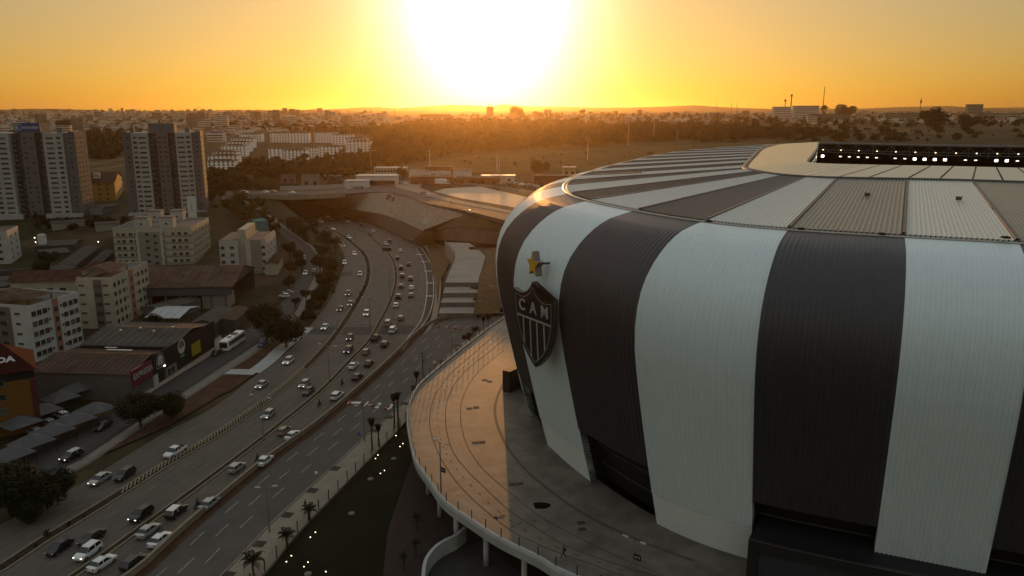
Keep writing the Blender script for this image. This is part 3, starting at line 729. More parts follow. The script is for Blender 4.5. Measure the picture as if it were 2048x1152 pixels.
M_shield = mat('shield_black', (0.012, 0.012, 0.012), rough=.4); M_shedge = mat('shield_edge', (0.055, 0.055, 0.052), rough=.4); M_shwhite = mat('shield_white', (0.34, 0.34, 0.32), rough=.5)
def shield_outline(s=1.0, n=14):
    """upper edge with two scoops and a raised middle point, sides curving to a point"""
    pts = []
    def arc(a, b, bulge):
        for k in range(n):
            t = k / n; x = a[0] + (b[0] - a[0]) * t; y = a[1] + (b[1] - a[1]) * t; w = 4 * t * (1 - t) * bulge
            dx, dy = b[0] - a[0], b[1] - a[1]; l = math.hypot(dx, dy); pts.append((x - dy / l * w, y + dx / l * w))
    arc((0, 1.0), (-.78, .72), .17); arc((-.78, .72), (-.72, .02), -.03); arc((-.72, .02), (0, -1.0), -.13); arc((0, -1.0), (.72, .02), -.13); arc((.72, .02), (.78, .72), -.03); arc((.78, .72), (0, 1.0), .17)
    return [(x * s, y * s) for x, y in pts]
def flat_poly(mb, pts, z, m=0):
    sheet(mb, [Vector((x, y, z)) for x, y in pts], m)
def outline_band(mb, pa, pb, z, m=0):
    mb.grid([[Vector((x, y, z)) for x, y in pa + pa[:1]], [Vector((x, y, z)) for x, y in pb + pb[:1]]], m)
c0, nrm, z0 = find_wall(1068, 650, 2.6)
SH = 6.7                                              # half height
yaw = math.atan2(nrm.y, nrm.x) + math.pi / 2 + R(7)
shield = thing('shield_sign', 'big black club shield with white letters CAM fixed to the white stripe', 'shield sign', c0, 0)
shield.rotation_euler = (Matrix.Rotation(yaw, 4, 'Z') @ Matrix.Rotation(math.pi / 2 - R(-3), 4, 'X')).to_euler()
mb = MB(); q = shield_outline(SH); n_ = len(q)
flat_poly(mb, q, 0)
mb.grid([[Vector((x, y, -.8)) for x, y in q + q[:1]], [Vector((x, y, 0)) for x, y in q + q[:1]]], 1); flat_poly(mb, q, -.8, 1)
mb.build('shield_body', [M_shield, M_shedge], shield)
mb = MB(); outline_band(mb, shield_outline(SH * .89), shield_outline(SH * .87), .05); mb.build('border_line', M_shwhite, shield)
mb = MB(); mb.box(-.645 * SH, .645 * SH, .115 * SH, .15 * SH, .01, .12); mb.build('cross_bar', M_shwhite, shield)
for x in (-.40, -.13, .13, .40):
    yb = {.40: -.50, .13: -.78}[abs(x)] * SH; mb = MB(); mb.box(x * SH - .09, x * SH + .09, yb, .10 * SH, .01, .12); mb.build('upright_bar', M_shwhite, shield)
for ch, x in (('C', -.44), ('A', 0), ('M', .44)):
    me = text_mesh(ch, 2.5, .05, .035); me.materials.append(M_shwhite); put('letter', me, shield, (x * SH, .385 * SH, .06))
mb = MB()
for x, y in ((-3, 3), (3, 3), (0, -3)): mb.tube((x, y, -.8), (x, y, -3.6), .18, n=6)
mb.build('bracket', M_shedge, shield)
c1, nrm1, z1 = find_wall(1064, 530, 3.0)
star = thing('star_sign', 'gold five pointed star on a bracket above the club shield', 'star sign', c1)
yaw1 = math.atan2(nrm1.y, nrm1.x) + math.pi / 2
star.rotation_euler = (Matrix.Rotation(yaw1, 4, 'Z') @ Matrix.Rotation(math.pi / 2, 4, 'X')).to_euler()
sp = [((2.0 if k % 2 == 0 else .86) * math.sin(math.pi * k / 5), (2.0 if k % 2 == 0 else .86) * math.cos(math.pi * k / 5)) for k in range(10)][::-1]
mb = MB(); flat_poly(mb, sp, 0); mb.grid([[Vector((x, y, -1.1)) for x, y in sp + sp[:1]], [Vector((x, y, 0)) for x, y in sp + sp[:1]]], 1); flat_poly(mb, sp, -1.1, 1)
mb.build('star_face', [mat('star_gold', (0.62, 0.34, 0.03), rough=.35), mat('star_edge', (0.16, 0.14, 0.12), rough=.5)], star)
mb = MB(); mb.tube((0, 0, -1.1), (0, 0, -4.2), .16, n=6); mb.build('bracket', M_shedge, star)

# ---------------------------------------------------------------- raised walkway round the stadium
ZD = 8.0
edge_px = [(1007,634),(976,656),(932,690),(900,715),(865,744),(835,772),(818,805),(814,840),(818,873),(829,920),(855,959),(886,1002),(930,1034),(996,1077),(1075,1116),(1141,1152)]
edge = [Vector((14, 262, ZD)), Vector((3, 236, ZD))] + [G(x, y, ZD) for x, y in edge_px] + [Vector((22, 78, ZD)), Vector((40, 66, ZD)), Vector((70, 54, ZD)), Vector((110, 44, ZD))]
edge = smooth_line(edge, 2.0)
walk = thing('raised_walkway', 'curved pale concrete walkway on columns sweeping round the foot of the stadium', 'walkway')
M_deck = mat('deck_concrete', (0.088, 0.077, 0.062), rough=.6, scale=.3, col2=(.170, .148, .118), coords='World', detail=9, spec=.35)
ub_ = np.linspace(1.2, 11.6, 240)[::-1]; o, _, _, n = frame_at(ub_)
inner = [Vector((*(o[i] + n[i] * 5.0), ZD)) for i in range(240)]
E_ = resample(edge, 240); I_ = resample(inner, 240)
mb = MB(); mb.grid([[e.lerp(i, t) for e, i in zip(E_, I_)] for t in np.linspace(0, 1, 7)]); mb.build('deck', M_deck, walk)
ED = E_
IN = offset_line(ED, 1.0)
sgn = 1 if (IN[120] - I_[120]).length < (ED[120] - I_[120]).length else -1
of = lambda d, z: [Vector((p.x, p.y, z)) for p in offset_line(ED, sgn * d)]
M_fas = mat('fascia_concrete', (0.34, 0.345, 0.33), rough=.8, scale=.4, col2=(.42, .425, .41), coords='World')
mb = MB(); mb.grid([of(.45, ZD), of(.45, ZD + .25), of(0, ZD + .25), of(-.1, ZD - .2), of(.1, ZD - 1.5)]); mb.build('parapet', M_fas, walk)
mb = MB(); mb.grid([of(.1, ZD - 1.5), of(.9, ZD - 1.7), of(2.0, ZD - 3.0), of(3.2, ZD - 3.0), of(3.4, ZD - 1.0), of(18, ZD - 1.0)]); mb.build('edge_girder', mat('girder_concrete', (0.20, 0.19, 0.17), rough=.85, scale=.4, col2=(.26, .245, .22), coords='World'), walk)
for i, (p, t) in enumerate(along(of(2.6, 0), 8.2, 3)):
    if p.y < 175: mb = MB(); mb.tube((p.x, p.y, -.3), (p.x, p.y, ZD - 2.9), .42, n=12); mb.build('column', M_fas, walk, True)
M_joint = mat('deck_joint', (0.040, 0.030, 0.022), rough=.8)
zoomp = lambda L: [(800 + x / 2.548, 700 + y / 2.548) for x, y in L]
j1 = [(560,-150),(395,0),(270,110),(180,230),(150,360),(185,500),(250,620),(330,720),(450,830),(600,940),(800,1030),(1000,1100),(1140,1152),(1400,1230)]
j2 = [(640,-150),(465,0),(330,110),(250,230),(232,360),(262,500),(330,600),(430,700),(560,820),(700,910),(850,1000),(1100,1090),(1305,1152),(1500,1210)]
j3 = [(530,0),(400,110),(325,230),(308,340),(335,470),(400,580),(480,660),(600,760),(730,860),(900,950),(1100,1050),(1305,1130)]
j4 = [(545,130),(490,260),(490,360),(540,480),(620,590),(720,680),(850,780),(1000,870),(1150,940),(1305,1005),(1500,1075)]
lines = [line_px(zoomp(L), ZD, 1.5) for L in (j1, j2, j3, j4)]
for L, w in zip(lines[:3], (.16, .16, .14)):
    mb = MB(); ribbon(mb, L, w, ZD + .006); mb.build('expansion_joint', M_joint, walk)
mb = MB(); ribbon(mb, lines[3], .55, ZD + .006); mb.build('drain_channel', mat('drain_strip', (.075, .062, .048), rough=.7, coords='World'), walk)
mid = between(lines[0], lines[1], .5)
Lm = resample(mid, 500)
for i in range(6, 488, 11):
    mb = MB(); ribbon(mb, Lm[i:i + 4], .16, ZD + .006); mb.build('lane_dash', M_joint, walk)
mbh = MB(); mbh.box(-.55, .55, -.45, .45, 0, .02); me_h = mbh.mesh('drain_cover', M_joint)
for x, y in [(432,153),(456,160),(354,298),(388,292),(384,472),(418,469),(574,685),(612,682),(923,881),(929,914)]:
    p = G(*zoomp([(x, y)])[0], ZD); put('drain_cover', me_h, walk, (p.x, p.y, ZD + .003), R(10))
# stencilled exercise-track marks and a damp stain
for s, x, y in (('M', 490, 855), ('G', 520, 848), ('1', 575, 900), ('2', 608, 885), ('*', 682, 872)):
    me = text_mesh(s, 1.2, 0, .02); me.materials.append(M_joint); p = G(*zoomp([(x, y)])[0], ZD); put('track_mark', me, walk, (p.x, p.y, ZD + .012), R(-40))
mb = MB(); c = G(*zoomp([(720, 793)])[0], ZD)
st = [(c.x + 1.25 * math.cos(a) * (1 + .18 * math.sin(3 * a + 1)), c.y + 1.15 * math.sin(a) * (1 + .15 * math.cos(2 * a)), ZD + .010) for a in np.linspace(0, 2 * math.pi, 28)[:-1]]
sheet(mb, [Vector(p) for p in st]); mb.build('oil_stain', mat('oil_stain', (.012, .010, .009), rough=.95, spec=0), walk)
# railing
rail = thing('walkway_railing', 'wire railing with dark posts along the outer edge of the raised walkway', 'railing')
mbp = MB(); mbp.box(-.05, .05, -.05, .05, 0, 1.35); me_p = mbp.mesh('post', M_black)
RL = of(.25, ZD + .25)
for p, t in along(RL, 3.3, 1):
    if p.y < 245: put('post', me_p, rail, p, math.atan2(t.y, t.x))
mb = MB()
for h in (.15, .4, .65, .9, 1.15): mb.path([p + V3(0, 0, h) for p in RL], .012, 3)
mb.build('wires', M_pole, rail)['kind'] = 'stuff'

# black portal standing out beside the farthest visible leg
pa, pb = G(1019, 786, ZD), G(1034, 779, ZD); mb = MB(); u = (pb - pa).normalized(); v = Vector((-u.y, u.x, 0))
q = [pa, pa + u * 6.0, pa + u * 6.0 + v * 1.8, pa + v * 1.8]; mb.prism([(p.x, p.y) for p in q], ZD + .004, ZD + 4.6); mb.build('entrance_portal', M_dark, stadium)
# ---------------------------------------------------------------- embankments, upper road, overpass, plaza
M_gab = mat('rubble_revetment', (0.15, 0.125, 0.092), rough=.95, scale=.8, col2=(.31, .26, .19), bump=.9, bscale=1.5, coords='World', detail=9, spec=.1)
M_rev = mat('stepped_revetment', (0.115, 0.090, 0.068), rough=.9, scale=.4, col2=(.155, .122, .094), coords='World')
M_redc = mat('reddish_retaining_wall', (0.085, 0.050, 0.034), rough=.9, scale=.2, col2=(.13, .08, .055), coords='World', streak=(1, 1, .3))
M_slope = mat('orange_soil_slope', (0.070, 0.040, 0.014), rough=.95, scale=.2, col2=(.12, .068, .022), bump=.5, bscale=2, coords='World')
M_dgrass = mat('dark_slope_grass', (0.036, 0.028, 0.010), rough=.95, scale=.3, col2=(.062, .045, .016), bump=.5, bscale=2, coords='World')
def face(mb, top, bot, n=30, m=0, rows=4, wob=0.0):  # a slope between an upper and a lower line, each [(px,py,z)]
    T = resample(smooth_line([G(*p) for p in top], 3), n); B = resample(smooth_line([G(*p) for p in bot], 3), n)
    mb.grid([[b.lerp(t, k / rows) + Vector((0, 0, RNG.normal() * wob if 0 < k < rows else 0)) for t, b in zip(T, B)] for k in range(rows + 1)], m)
    return T, B
# lower stepped revetment in courses, a bench, and the pale rubble wall above
rev_top = [(650,413,7),(690,416,7),(720,421,7.5),(770,430,8),(820,449,8),(846,462,7.5)]
rev_bot = [(640,416,0),(690,430.5,0),(740,446.5,0),(785,464.5,0),(818,481,0),(846,489,0)]
mb = MB(); T, B = [resample(smooth_line([G(*p) for p in L], 3), 60) for L in (rev_top, rev_bot)]
rows = []
for k in range(9):
    t0, t1 = k / 9, (k + 1) / 9
    rows.append([b.lerp(t, t0) for t, b in zip(T, B)])
    rows.append([Vector((*(b.lerp(t, t0 + .35 / 9)).xy, b.lerp(t, t1).z)) for t, b in zip(T, B)])
rows.append(T); mb.grid(rows); struct('stepped_revetment', mb, M_rev)
up_top = [(590,403,11.5),(632,401,13.5),(676,396,15.2),(710,389.5,16.4),(760,385.5,16.8),(792,388,16.8),(820,396,16.8),(852,408,16.6),(880,413.5,16.4),(932,423,16),(938,425,16)]
up_bot = [(600,410,6),(650,411.5,7),(690,415,7),(720,420,7.5),(770,429,8),(820,447.5,8),(835,455,8),(848,459,8),(866,453,10),(905,438,13),(936,428,15.6)]
mb = MB(); TU, BU = face(mb, up_top, up_bot, 90, 0, 6, .12); struct('rubble_wall', mb, M_gab)
mb = MB(); mb.grid([rev_line for rev_line in ([p + V3(0, 0, .02) for p in resample(T, 60)], [p + V3(0, 0, .02) for p in resample(smooth_line([G(*p) for p in up_bot[1:8]], 3), 60)])]); struct('bench_path', mb, M_pave)
# concave gap between: grass behind the highway's far end
mb = MB(); face(mb, [(555,403,9),(580,402,9.5),(605,403,9),(640,406,8.5)], [(545,415,0),(590,413.5,1.5),(620,412.5,3),(652,412,6.6)], 20, 0, 3, .2); struct('grass_bank', mb, M_dgrass)
# upper road: near edge follows the wall top; far edge and pavement beyond
ZU = 17.0
def zsheet(name, left, right, z, m, n=60, skirt=2.0):
    A_ = resample(line_px(left, z), n); B_ = resample(line_px(right, z), n); mb = MB()
    rows = [B_, [a.lerp(b, .5) for a, b in zip(A_, B_)], A_]
    if skirt: rows = [[p - V3(0, 0, skirt) for p in rows[0]]] + rows + [[p - V3(0, 0, skirt) for p in rows[-1]]]
    mb.grid(rows); return struct(name, mb, m)
near_edge = [(690,388),(730,384),(765,384),(792,388),(820,395),(852,406.5),(880,412),(932,421.5),(1000,438),(1080,458)]
far_edge = [(700,371),(745,370),(790,374),(830,384),(868,395),(905,404),(950,413),(1010,424),(1080,438)]
zsheet('upper_road', far_edge, near_edge, ZU, M_asphalt_f)
walk_edge = [(800,366),(822,369),(850,379),(880,390),(915,399),(955,407.5),(1010,418),(1080,431)]
zsheet('upper_pavement', walk_edge, far_edge[2:], ZU + .14, M_pave, 40)
mb = MB()
ul = between(line_px(far_edge, ZU), line_px(near_edge, ZU), .5); dashes(ul, 4, 6, .2, ZU + .02); struct('upper_road_marking', mb, M_faint)
# cross road, pale forecourt, grass islands
zsheet('cross_road', [(560,372),(640,370),(700,366),(760,362),(840,360),(940,366),(1040,378),(1090,386)], [(560,381),(640,379),(700,373),(760,370),(840,366),(940,370),(1040,382),(1090,391)], 17.08, M_asphalt_f, 40)
mb = MB(); sheet(mb, [G(x, y, 17.2) for x, y in [(868,383),(890,377),(960,373),(1000,382),(1060,395),(1100,404),(1090,425),(1045,418),(985,407),(925,397)]])
struct('pale_forecourt', mb, mat('pale_forecourt_concrete', (0.30, 0.26, 0.20), rough=.75, scale=.06, col2=(.38, .33, .25), coords='World', detail=8))
mb = MB(); sheet(mb, [G(x, y, 17.25) for x, y in [(975,371),(1035,380),(1100,391),(1100,402),(1060,393),(1010,383)]]); sheet(mb, [G(x, y, 17.24) for x, y in [(858,383),(868,383.5),(925,397.5),(985,408),(1045,419),(1090,427),(1085,432),(1010,418),(955,407),(905,397)]])
struct('grass_island', mb, M_dgrass)
mb = MB(); sheet(mb, [G(x, y, 17.2) for x, y in [(752,369),(790,366),(846,369),(838,374),(800,373)]]); struct('traffic_island', mb, M_pave)
# red-brown retaining wall, grass above it, slopes either side of the plaza
mb = MB(); face(mb, [(934,424,16),(965,430,16),(1010,442,16),(1060,455,16)], [(868,462,9),(905,455,10.5),(960,458,11),(1060,472,11)], 24, 0, 3, .15); struct('grass_bank', mb, M_dgrass)
mb = MB(); face(mb, [(866,464,9),(905,456,10.5),(960,459,11),(1060,474,11)], [(868,480,4.5),(905,481,5),(960,486,5.2),(1060,497,5.2)], 20); struct('red_retaining_wall', mb, M_redc)
mb = MB(); face(mb, [(846,461,8),(866,463,9),(872,470,7)], [(822,485,0),(846,491,0),(872,487,2)], 12, 0, 3, .1); struct('orange_slope', mb, M_slope)
mb = MB(); sheet(mb, [G(*p) for p in [(850,488,.1),(873,486,.4),(890,494,1),(907,514,.8),(880,560,.25),(872,640,.1),(861,640,.1),(868,590,.1),(868,560,.1)]]); struct('orange_slope', mb, M_slope)
mb = MB(); face(mb, [(956,497,6.5),(972,513,6.5),(969,530,6.3),(958,566,6.2),(952,600,4),(947,628,1.5)], [(1060,492,4),(1060,520,3),(1060,540,3),(1060,580,2),(1060,610,.6),(1060,625,.2)], 16, 0, 4, .08); struct('orange_slope', mb, M_slope)
# terraced plaza: ramp and four ribbed risers going down to the road
plaza = thing('terraced_plaza', 'pale stepped concrete plaza with four broad terraces beside the stadium', 'plaza')
M_plz = mat('plaza_concrete', (0.22, 0.20, 0.17), rough=.85, scale=.12, col2=(.28, .255, .215), coords='World', detail=8)
M_rise = mat('ribbed_riser', (0.12, 0.115, 0.105), rough=.9, scale=.5, col2=(.16, .15, .14), coords='World')
rampL = [G(*p) for p in [(889,484,6.6),(900,497,6.5),(910,513,6.4),(898,545,6.3),(890,565,6.2)]]; rampR = [G(*p) for p in [(939,486,6.6),(956,498,6.5),(971,513,6.4),(968,530,6.3),(957,565,6.2)]]
mb = MB(); A_, B_ = resample(smooth_line(rampL), 24), resample(smooth_line(rampR), 24)
mb.grid([[a.lerp(b, t) for a, b in zip(A_, B_)] for t in (0, .5, 1)][::-1]); mb.grid([[p - V3(0, 0, 7) for p in A_], A_]); mb.grid([B_, [p - V3(0, 0, 7) for p in B_]])
mb.build('ramp', M_plz, plaza)
zs = [6.2, 4.65, 3.1, 1.55, 0.0]
yl = [565, 586, 605, 626.7]; xl = [890, 886, 881, 877]; xr = [957, 956, 953.5, 951]
base_l, base_r = G(890, 565, 6.2), G(957, 565, 6.2)
for k in range(4):
    l, r = G(xl[k], yl[k], zs[k]), G(xr[k], yl[k] - .5, zs[k])
    dn = V3(0, 0, zs[k] - zs[k + 1]); mb = MB(); n = 46
    P = [l.lerp(r, i / n) for i in range(n + 1)]; back = (r - l).normalized().cross(V3(0, 0, 1)) * .12
    Q = [p + (back if i % 2 else -back * 0) for i, p in enumerate(P)]
    mb.grid([[q - dn for q in Q], [q for q in Q]]); mb.build('riser', M_rise, plaza)
    if k < 3:
        l2, r2 = G(xl[k + 1], yl[k + 1], zs[k + 1]), G(xr[k + 1], yl[k + 1] - .5, zs[k + 1])
        mb = MB(); mb.quad(l2, r2, r - dn + V3(0, 0, .0), l - dn); mb.quad(l2 - V3(0, 0, 6), l2, l - dn, l - dn - V3(0, 0, 6)); mb.build('terrace', M_plz, plaza)
mb = MB()
for L in (rampL, rampR):
    for p, t in along(smooth_line(L), 2.2): mb.tube(p, p + V3(0, 0, 1.4), .06, n=4)
    for h in (.7, 1.4): mb.path([p + V3(0, 0, h) for p in smooth_line(L)], .05, 4)
fo = mb.build('plaza_fence', M_black); tag(fo, 'dark metal railing edging the upper ramp of the pale terraced plaza', 'railing')
for i, (x, y, w) in enumerate([(955,577,'second step from the top'),(956,600,'third step from the top'),(948,498,'upper ramp')]):
    p = G(x, y, (4.66, 3.12, 6.55)[i]); b = thing('rubble_pile', 'small dark heap of rubble on the plaza, ' + w, 'rubble', p); mb = MB()
    for k in range(9): q = V3(RNG.normal() * .9, RNG.normal() * .5, 0); s = .3 + RNG.random() * .35; mb.box(q.x - s, q.x + s, q.y - s, q.y + s, 0, s * 1.4)
    mb.build('rubble', M_dirt, b)
# overpass at the far end of the highway
ovp = thing('overpass', 'concrete road bridge with a dark underside at the far end of the highway', 'bridge')
def wpx(x, y, z): return G(x, y, z)
top = [G(x, y, 17) for x, y in [(452,392),(520,391),(577,393),(640,391),(690,388)]]; back = [G(x, y, 17) for x, y in [(452,385),(520,383),(577,383),(640,381),(690,377)]]
mb = MB(); mb.grid([[p - V3(0, 0, 1.8) for p in top], top, back]); mb.build('bridge_deck', M_asphalt_f, ovp)
mb = MB(); kerb(mb, top, .4, -1.9, .95); mb.build('bridge_parapet', M_kerb, ovp)
mb = MB(); kerb(mb, back, .4, -.3, .9); mb.build('bridge_parapet', M_kerb, ovp)
mb = MB(); mb.grid([[p - V3(0, 0, 1.85) for p in back], [p - V3(0, 0, 1.85) for p in top]]); mb.grid([[Vector((p.x, p.y, -.3)) for p in back], [p - V3(0, 0, 1.85) for p in back]]); mb.build('abutment', M_dark, ovp)  # underside and back wall coloured near-black to paint in the bridge's shadow
for f in (.12,):
    p = resample(top, 50)[int(f * 49)].lerp(resample(back, 50)[int(f * 49)], .4); mb = MB(); mb.tube((p.x, p.y, -.3), (p.x, p.y, 15.2), .9, n=10); mb.build('pier', M_kerb, ovp)
# curved ramp wall under the raised walkway
rw = line_px([(846,1190),(849,1148),(857,1127),(873,1108),(893,1095),(912,1086),(930,1070)], 1.0, 1.5)
mb = MB(); kerb(mb, [Vector((p.x, p.y, 0)) for p in rw], .5, -.2, 2.4); o = mb.build('ramp_wall', M_fas); tag(o, 'low curved white concrete wall of the ramp under the raised walkway', 'wall')
mb = MB(); sheet(mb, [G(x, y, .03) for x, y in [(851,1190),(855,1145),(877,1112),(915,1092),(960,1085),(1060,1160),(1080,1250),(900,1260)]]); struct('ramp_paving', mb, M_asphalt)
for i, (x, y) in enumerate([(1550/4+400,213/4+864),(741,958),(703,1027),(616,1148)]):
    p = G(x, y, .03); mb = MB(); mb.tube((0, 0, 0), (0, 0, .12), .55, .5, 14); mb.tube((0, 0, .12), (0, 0, .16), .3, .3, 10)
    o = mb.build('manhole_cover', M_kerb, None, False, p); tag(o, ORD[i] + ' pale round manhole cover in the dark lawn, counting from the stadium end', 'manhole cover', 'manhole covers in the lawn')

# pavement outside the bus lane
mb = MB(); A_ = resample(line_px([(843,488),(858,505),(868,530),(871,560),(870,592),(866,622),(858,650),(846,672)], 0, 3), 50); B_ = resample(line_px([(856,486),(871,506),(879,532),(882,562),(881,594),(876,626),(870,645),(858,662)], 0, 3), 50)
mb.grid([[p + V3(0, 0, .0) for p in B_], [p + V3(0, 0, .15) for p in B_], [p + V3(0, 0, .15) for p in A_], [p + V3(0, 0, -.05) for p in A_]]); struct('bus_stop_pavement', mb, M_pave)
# ---------------------------------------------------------------- buildings
def wallmat(name, c, v=.10): return mat(name, c, rough=.85, var=v, scale=.25, detail=8, spec=.2, coords='World')
M_frame = mat('window_frame', (0.16, 0.15, 0.13), rough=.6)
M_curtain = mat('curtained_glass', (.085, .078, .066), rough=.3, spec=.4)
def window_mesh(w, h, bars=1, pane=None):
    mb = MB(); f = .06
    mb.box(-w / 2, -w / 2 + f, -.07, 0.02, 0, h, 0); mb.box(w / 2 - f, w / 2, -.07, 0.02, 0, h, 0)
    mb.box(-w / 2 + f, w / 2 - f, -.07, .02, h - f, h, 0); mb.box(-w / 2 - .06, w / 2 + .06, -.12, .02, -.08, 0, 0)
    for k in range(bars): x = -w / 2 + w * (k + 1) / (bars + 1); mb.box(x - .025, x + .025, -.05, .02, 0, h - f, 0)
    mb.quad((-w / 2 + f, -.015, 0), (w / 2 - f, -.015, 0), (w / 2 - f, -.015, h - f), (-w / 2 + f, -.015, h - f), 1)
    return mb.mesh('window', [M_frame, pane or M_glass])
WM = {}
def wm(w, h, bars=1):
    k = (w, h, bars)
    if k not in WM: WM[k] = window_mesh(w, h, bars)
    return WM[k]
def wvar(me):                                         # now and then a curtain is drawn
    if RNG.random() > .22: return me
    k = me.name + '_c'
    if k not in WM: WM[k] = me.copy(); WM[k].materials[1] = M_curtain
    return WM[k]
class Block:
    """rectangular building from its near, right and left ground corners in the photograph"""
    def __init__(s, name, label, near, right, left, z0, H, wall, cat='apartment block', depth=None, group=None, terrain_=False):
        g = (lambda p: GT(*p)) if terrain_ else (lambda p: G(*p, z0))
        N, Rr, L = g(near), g(right), g(left); N = N.copy()
        if terrain_: z0 = N.z - .1
        u = Rr - N; u.z = 0; s.W = u.length; u.normalize(); v = Vector((-u.y, u.x, 0)); s.D = depth or (L - N).dot(v)
        s.rot = math.atan2(u.y, u.x); s.H = H; s.N = Vector((N.x, N.y, z0))
        s.o = thing(name, label, cat, s.N, s.rot, group)
        s.wall = wall
    def body(s, roofm, parapet=.5, base=-3.0):
        mb = MB(); mb.box(0, s.W, 0, s.D, base, s.H); mb.build('wall', s.wall, s.o)
        mb = MB(); t = .2; W, D, H = s.W, s.D, s.H
        if parapet:
            mb.box(0, W, 0, t, H, H + parapet); mb.box(0, W, D - t, D, H, H + parapet); mb.box(0, t, t, D - t, H, H + parapet); mb.box(W - t, W, t, D - t, H, H + parapet)
            mb.build('parapet', s.wall, s.o)
        mb = MB(); mb.box(t, W - t, t, D - t, H + .004, H + .08); mb.build('roof', roofm, s.o)
        return s
    def gable(s, roofm, rise, over=.5, axis='x', name='roof'):
        W, D, H = s.W, s.D, s.H; mb = MB(); o = over
        if axis == 'x':
            n = max(2, int(W / 2.2))
            for k in range(n):
                x0, x1 = -o + (W + 2 * o) * k / n, -o + (W + 2 * o) * (k + .93) / n
                for sgn in (0, 1):
                    y0, y1 = (-o, D / 2) if sgn == 0 else (D + o, D / 2)
                    a = [(x0, y0, H - .1), (x1, y0, H - .1), (x1, y1, H + rise), (x0, y1, H + rise)]
                    mb.poly(a if sgn == 0 else a[::-1]); xm = x1
                    b = [(x1, y0, H - .02), (x1 + (W + 2 * o) * .07 / n, y0, H - .02), (x1 + (W + 2 * o) * .07 / n, y1, H + rise + .08), (x1, y1, H + rise + .08)]
                    mb.poly(b if sgn == 0 else b[::-1])
            for q in (0, W): mb2 = MB(); mb2.poly([(q, 0, H - .1), (q, D / 2, H + rise - .12), (q, D, H - .1)][::(-1 if q == 0 else 1)]); mb2.build('gable_end', s.wall, s.o)
        else:
            n = max(2, int(D / 2.2))
            for k in range(n):
                y0, y1, y2 = -o + (D + 2 * o) * k / n, -o + (D + 2 * o) * (k + .93) / n, -o + (D + 2 * o) * (k + 1) / n
                for sgn in (0, 1):
                    x0, x1 = (-o, W / 2) if sgn == 0 else (W + o, W / 2)
                    a = [(x0, y0, H - .1), (x1, y0, H + rise), (x1, y1, H + rise), (x0, y1, H - .1)]; mb.poly(a if sgn == 0 else a[::-1])
                    b = [(x0, y1, H - .02), (x1, y1, H + rise + .08), (x1, y2, H + rise + .08), (x0, y2, H - .02)]; mb.poly(b if sgn == 0 else b[::-1])
            for q in (0, D): mb2 = MB(); mb2.poly([(0, q, H - .1), (W, q, H - .1), (W / 2, q, H + rise - .12)][::(1 if q == 0 else -1)]); mb2.build('gable_end', s.wall, s.o)
        mb.build(name, roofm, s.o); return s
    def win(s, face, xs, z0, floors, fh, w=1.2, h=1.1, bars=1, joined=False):
        me = wm(w, h, bars); mb = MB()
        for f in range(floors):
            for x in xs:
                z = z0 + f * fh
                loc, r = ((x, 0, z), 0) if face == 0 else ((0, s.D - x, z), -math.pi / 2) if face == 1 else ((s.W, x, z), math.pi / 2)
                if joined:
                    c = Matrix.Translation(loc) @ Matrix.Rotation(r, 4, 'Z')
                    i = len(mb.v); mb.v += [tuple(c @ v.co) for v in me.vertices]
                    for p in me.polygons: mb.f.append(tuple(i + k for k in p.vertices)); mb.m.append(p.material_index)
                else: put('window', wvar(me), s.o, loc, r)
        if joined: mb.build('window', [M_frame, M_glass], s.o)['kind'] = 'stuff'
        return s
    def box(s, name, x0, x1, y0, y1, z0, z1, m): mb = MB(); mb.box(x0, x1, y0, y1, z0, z1); return mb.build(name, m, s.o)
W_cream = wallmat('cream_render', (0.34, 0.31, 0.23)); W_pink = wallmat('salmon_render', (0.30, 0.13, 0.10)); W_offw = wallmat('offwhite_render', (0.36, 0.345, 0.31))
W_grey = wallmat('grey_render', (0.13, 0.12, 0.115)); W_band = wallmat('taupe_band', (0.20, 0.19, 0.155)); W_yel = wallmat('ochre_render', (0.30, 0.19, 0.055)); W_orange = wallmat('orange_render', (0.15, 0.068, 0.016)); W_white = wallmat('white_render', (0.50, 0.485, 0.45))
W_dark = wallmat('dark_shop_front', (0.015, 0.014, 0.014)); W_dgrey = wallmat('charcoal_render', (0.060, 0.056, 0.054))
RF_red = mat('weathered_red_roof', (0.040, 0.016, 0.011), rough=.95, spec=.1, scale=.35, col2=(.085, .042, .030), coords='World', detail=9); RF_grey = mat('fibre_cement_roof', (0.060, 0.054, 0.046), rough=.95, spec=.1, scale=.2, col2=(.098, .088, .074), coords='World', detail=8)
RF_rust = mat('rusty_sheet_roof', (0.050, 0.034, 0.026), rough=.95, spec=.1, scale=.3, col2=(.11, .068, .048), coords='World', detail=9); RF_flat = mat('flat_roof_slab', (0.075, 0.070, 0.064), rough=.9, scale=.4, col2=(.11, .10, .09), coords='World')
RF_pale = mat('pale_sheet_roof', (0.30, 0.31, 0.31), rough=.5, scale=.2, col2=(.36, .37, .37), coords='World')
def spread(n, a, b): return [a + (b - a) * (k + .5) / n for k in range(n)]

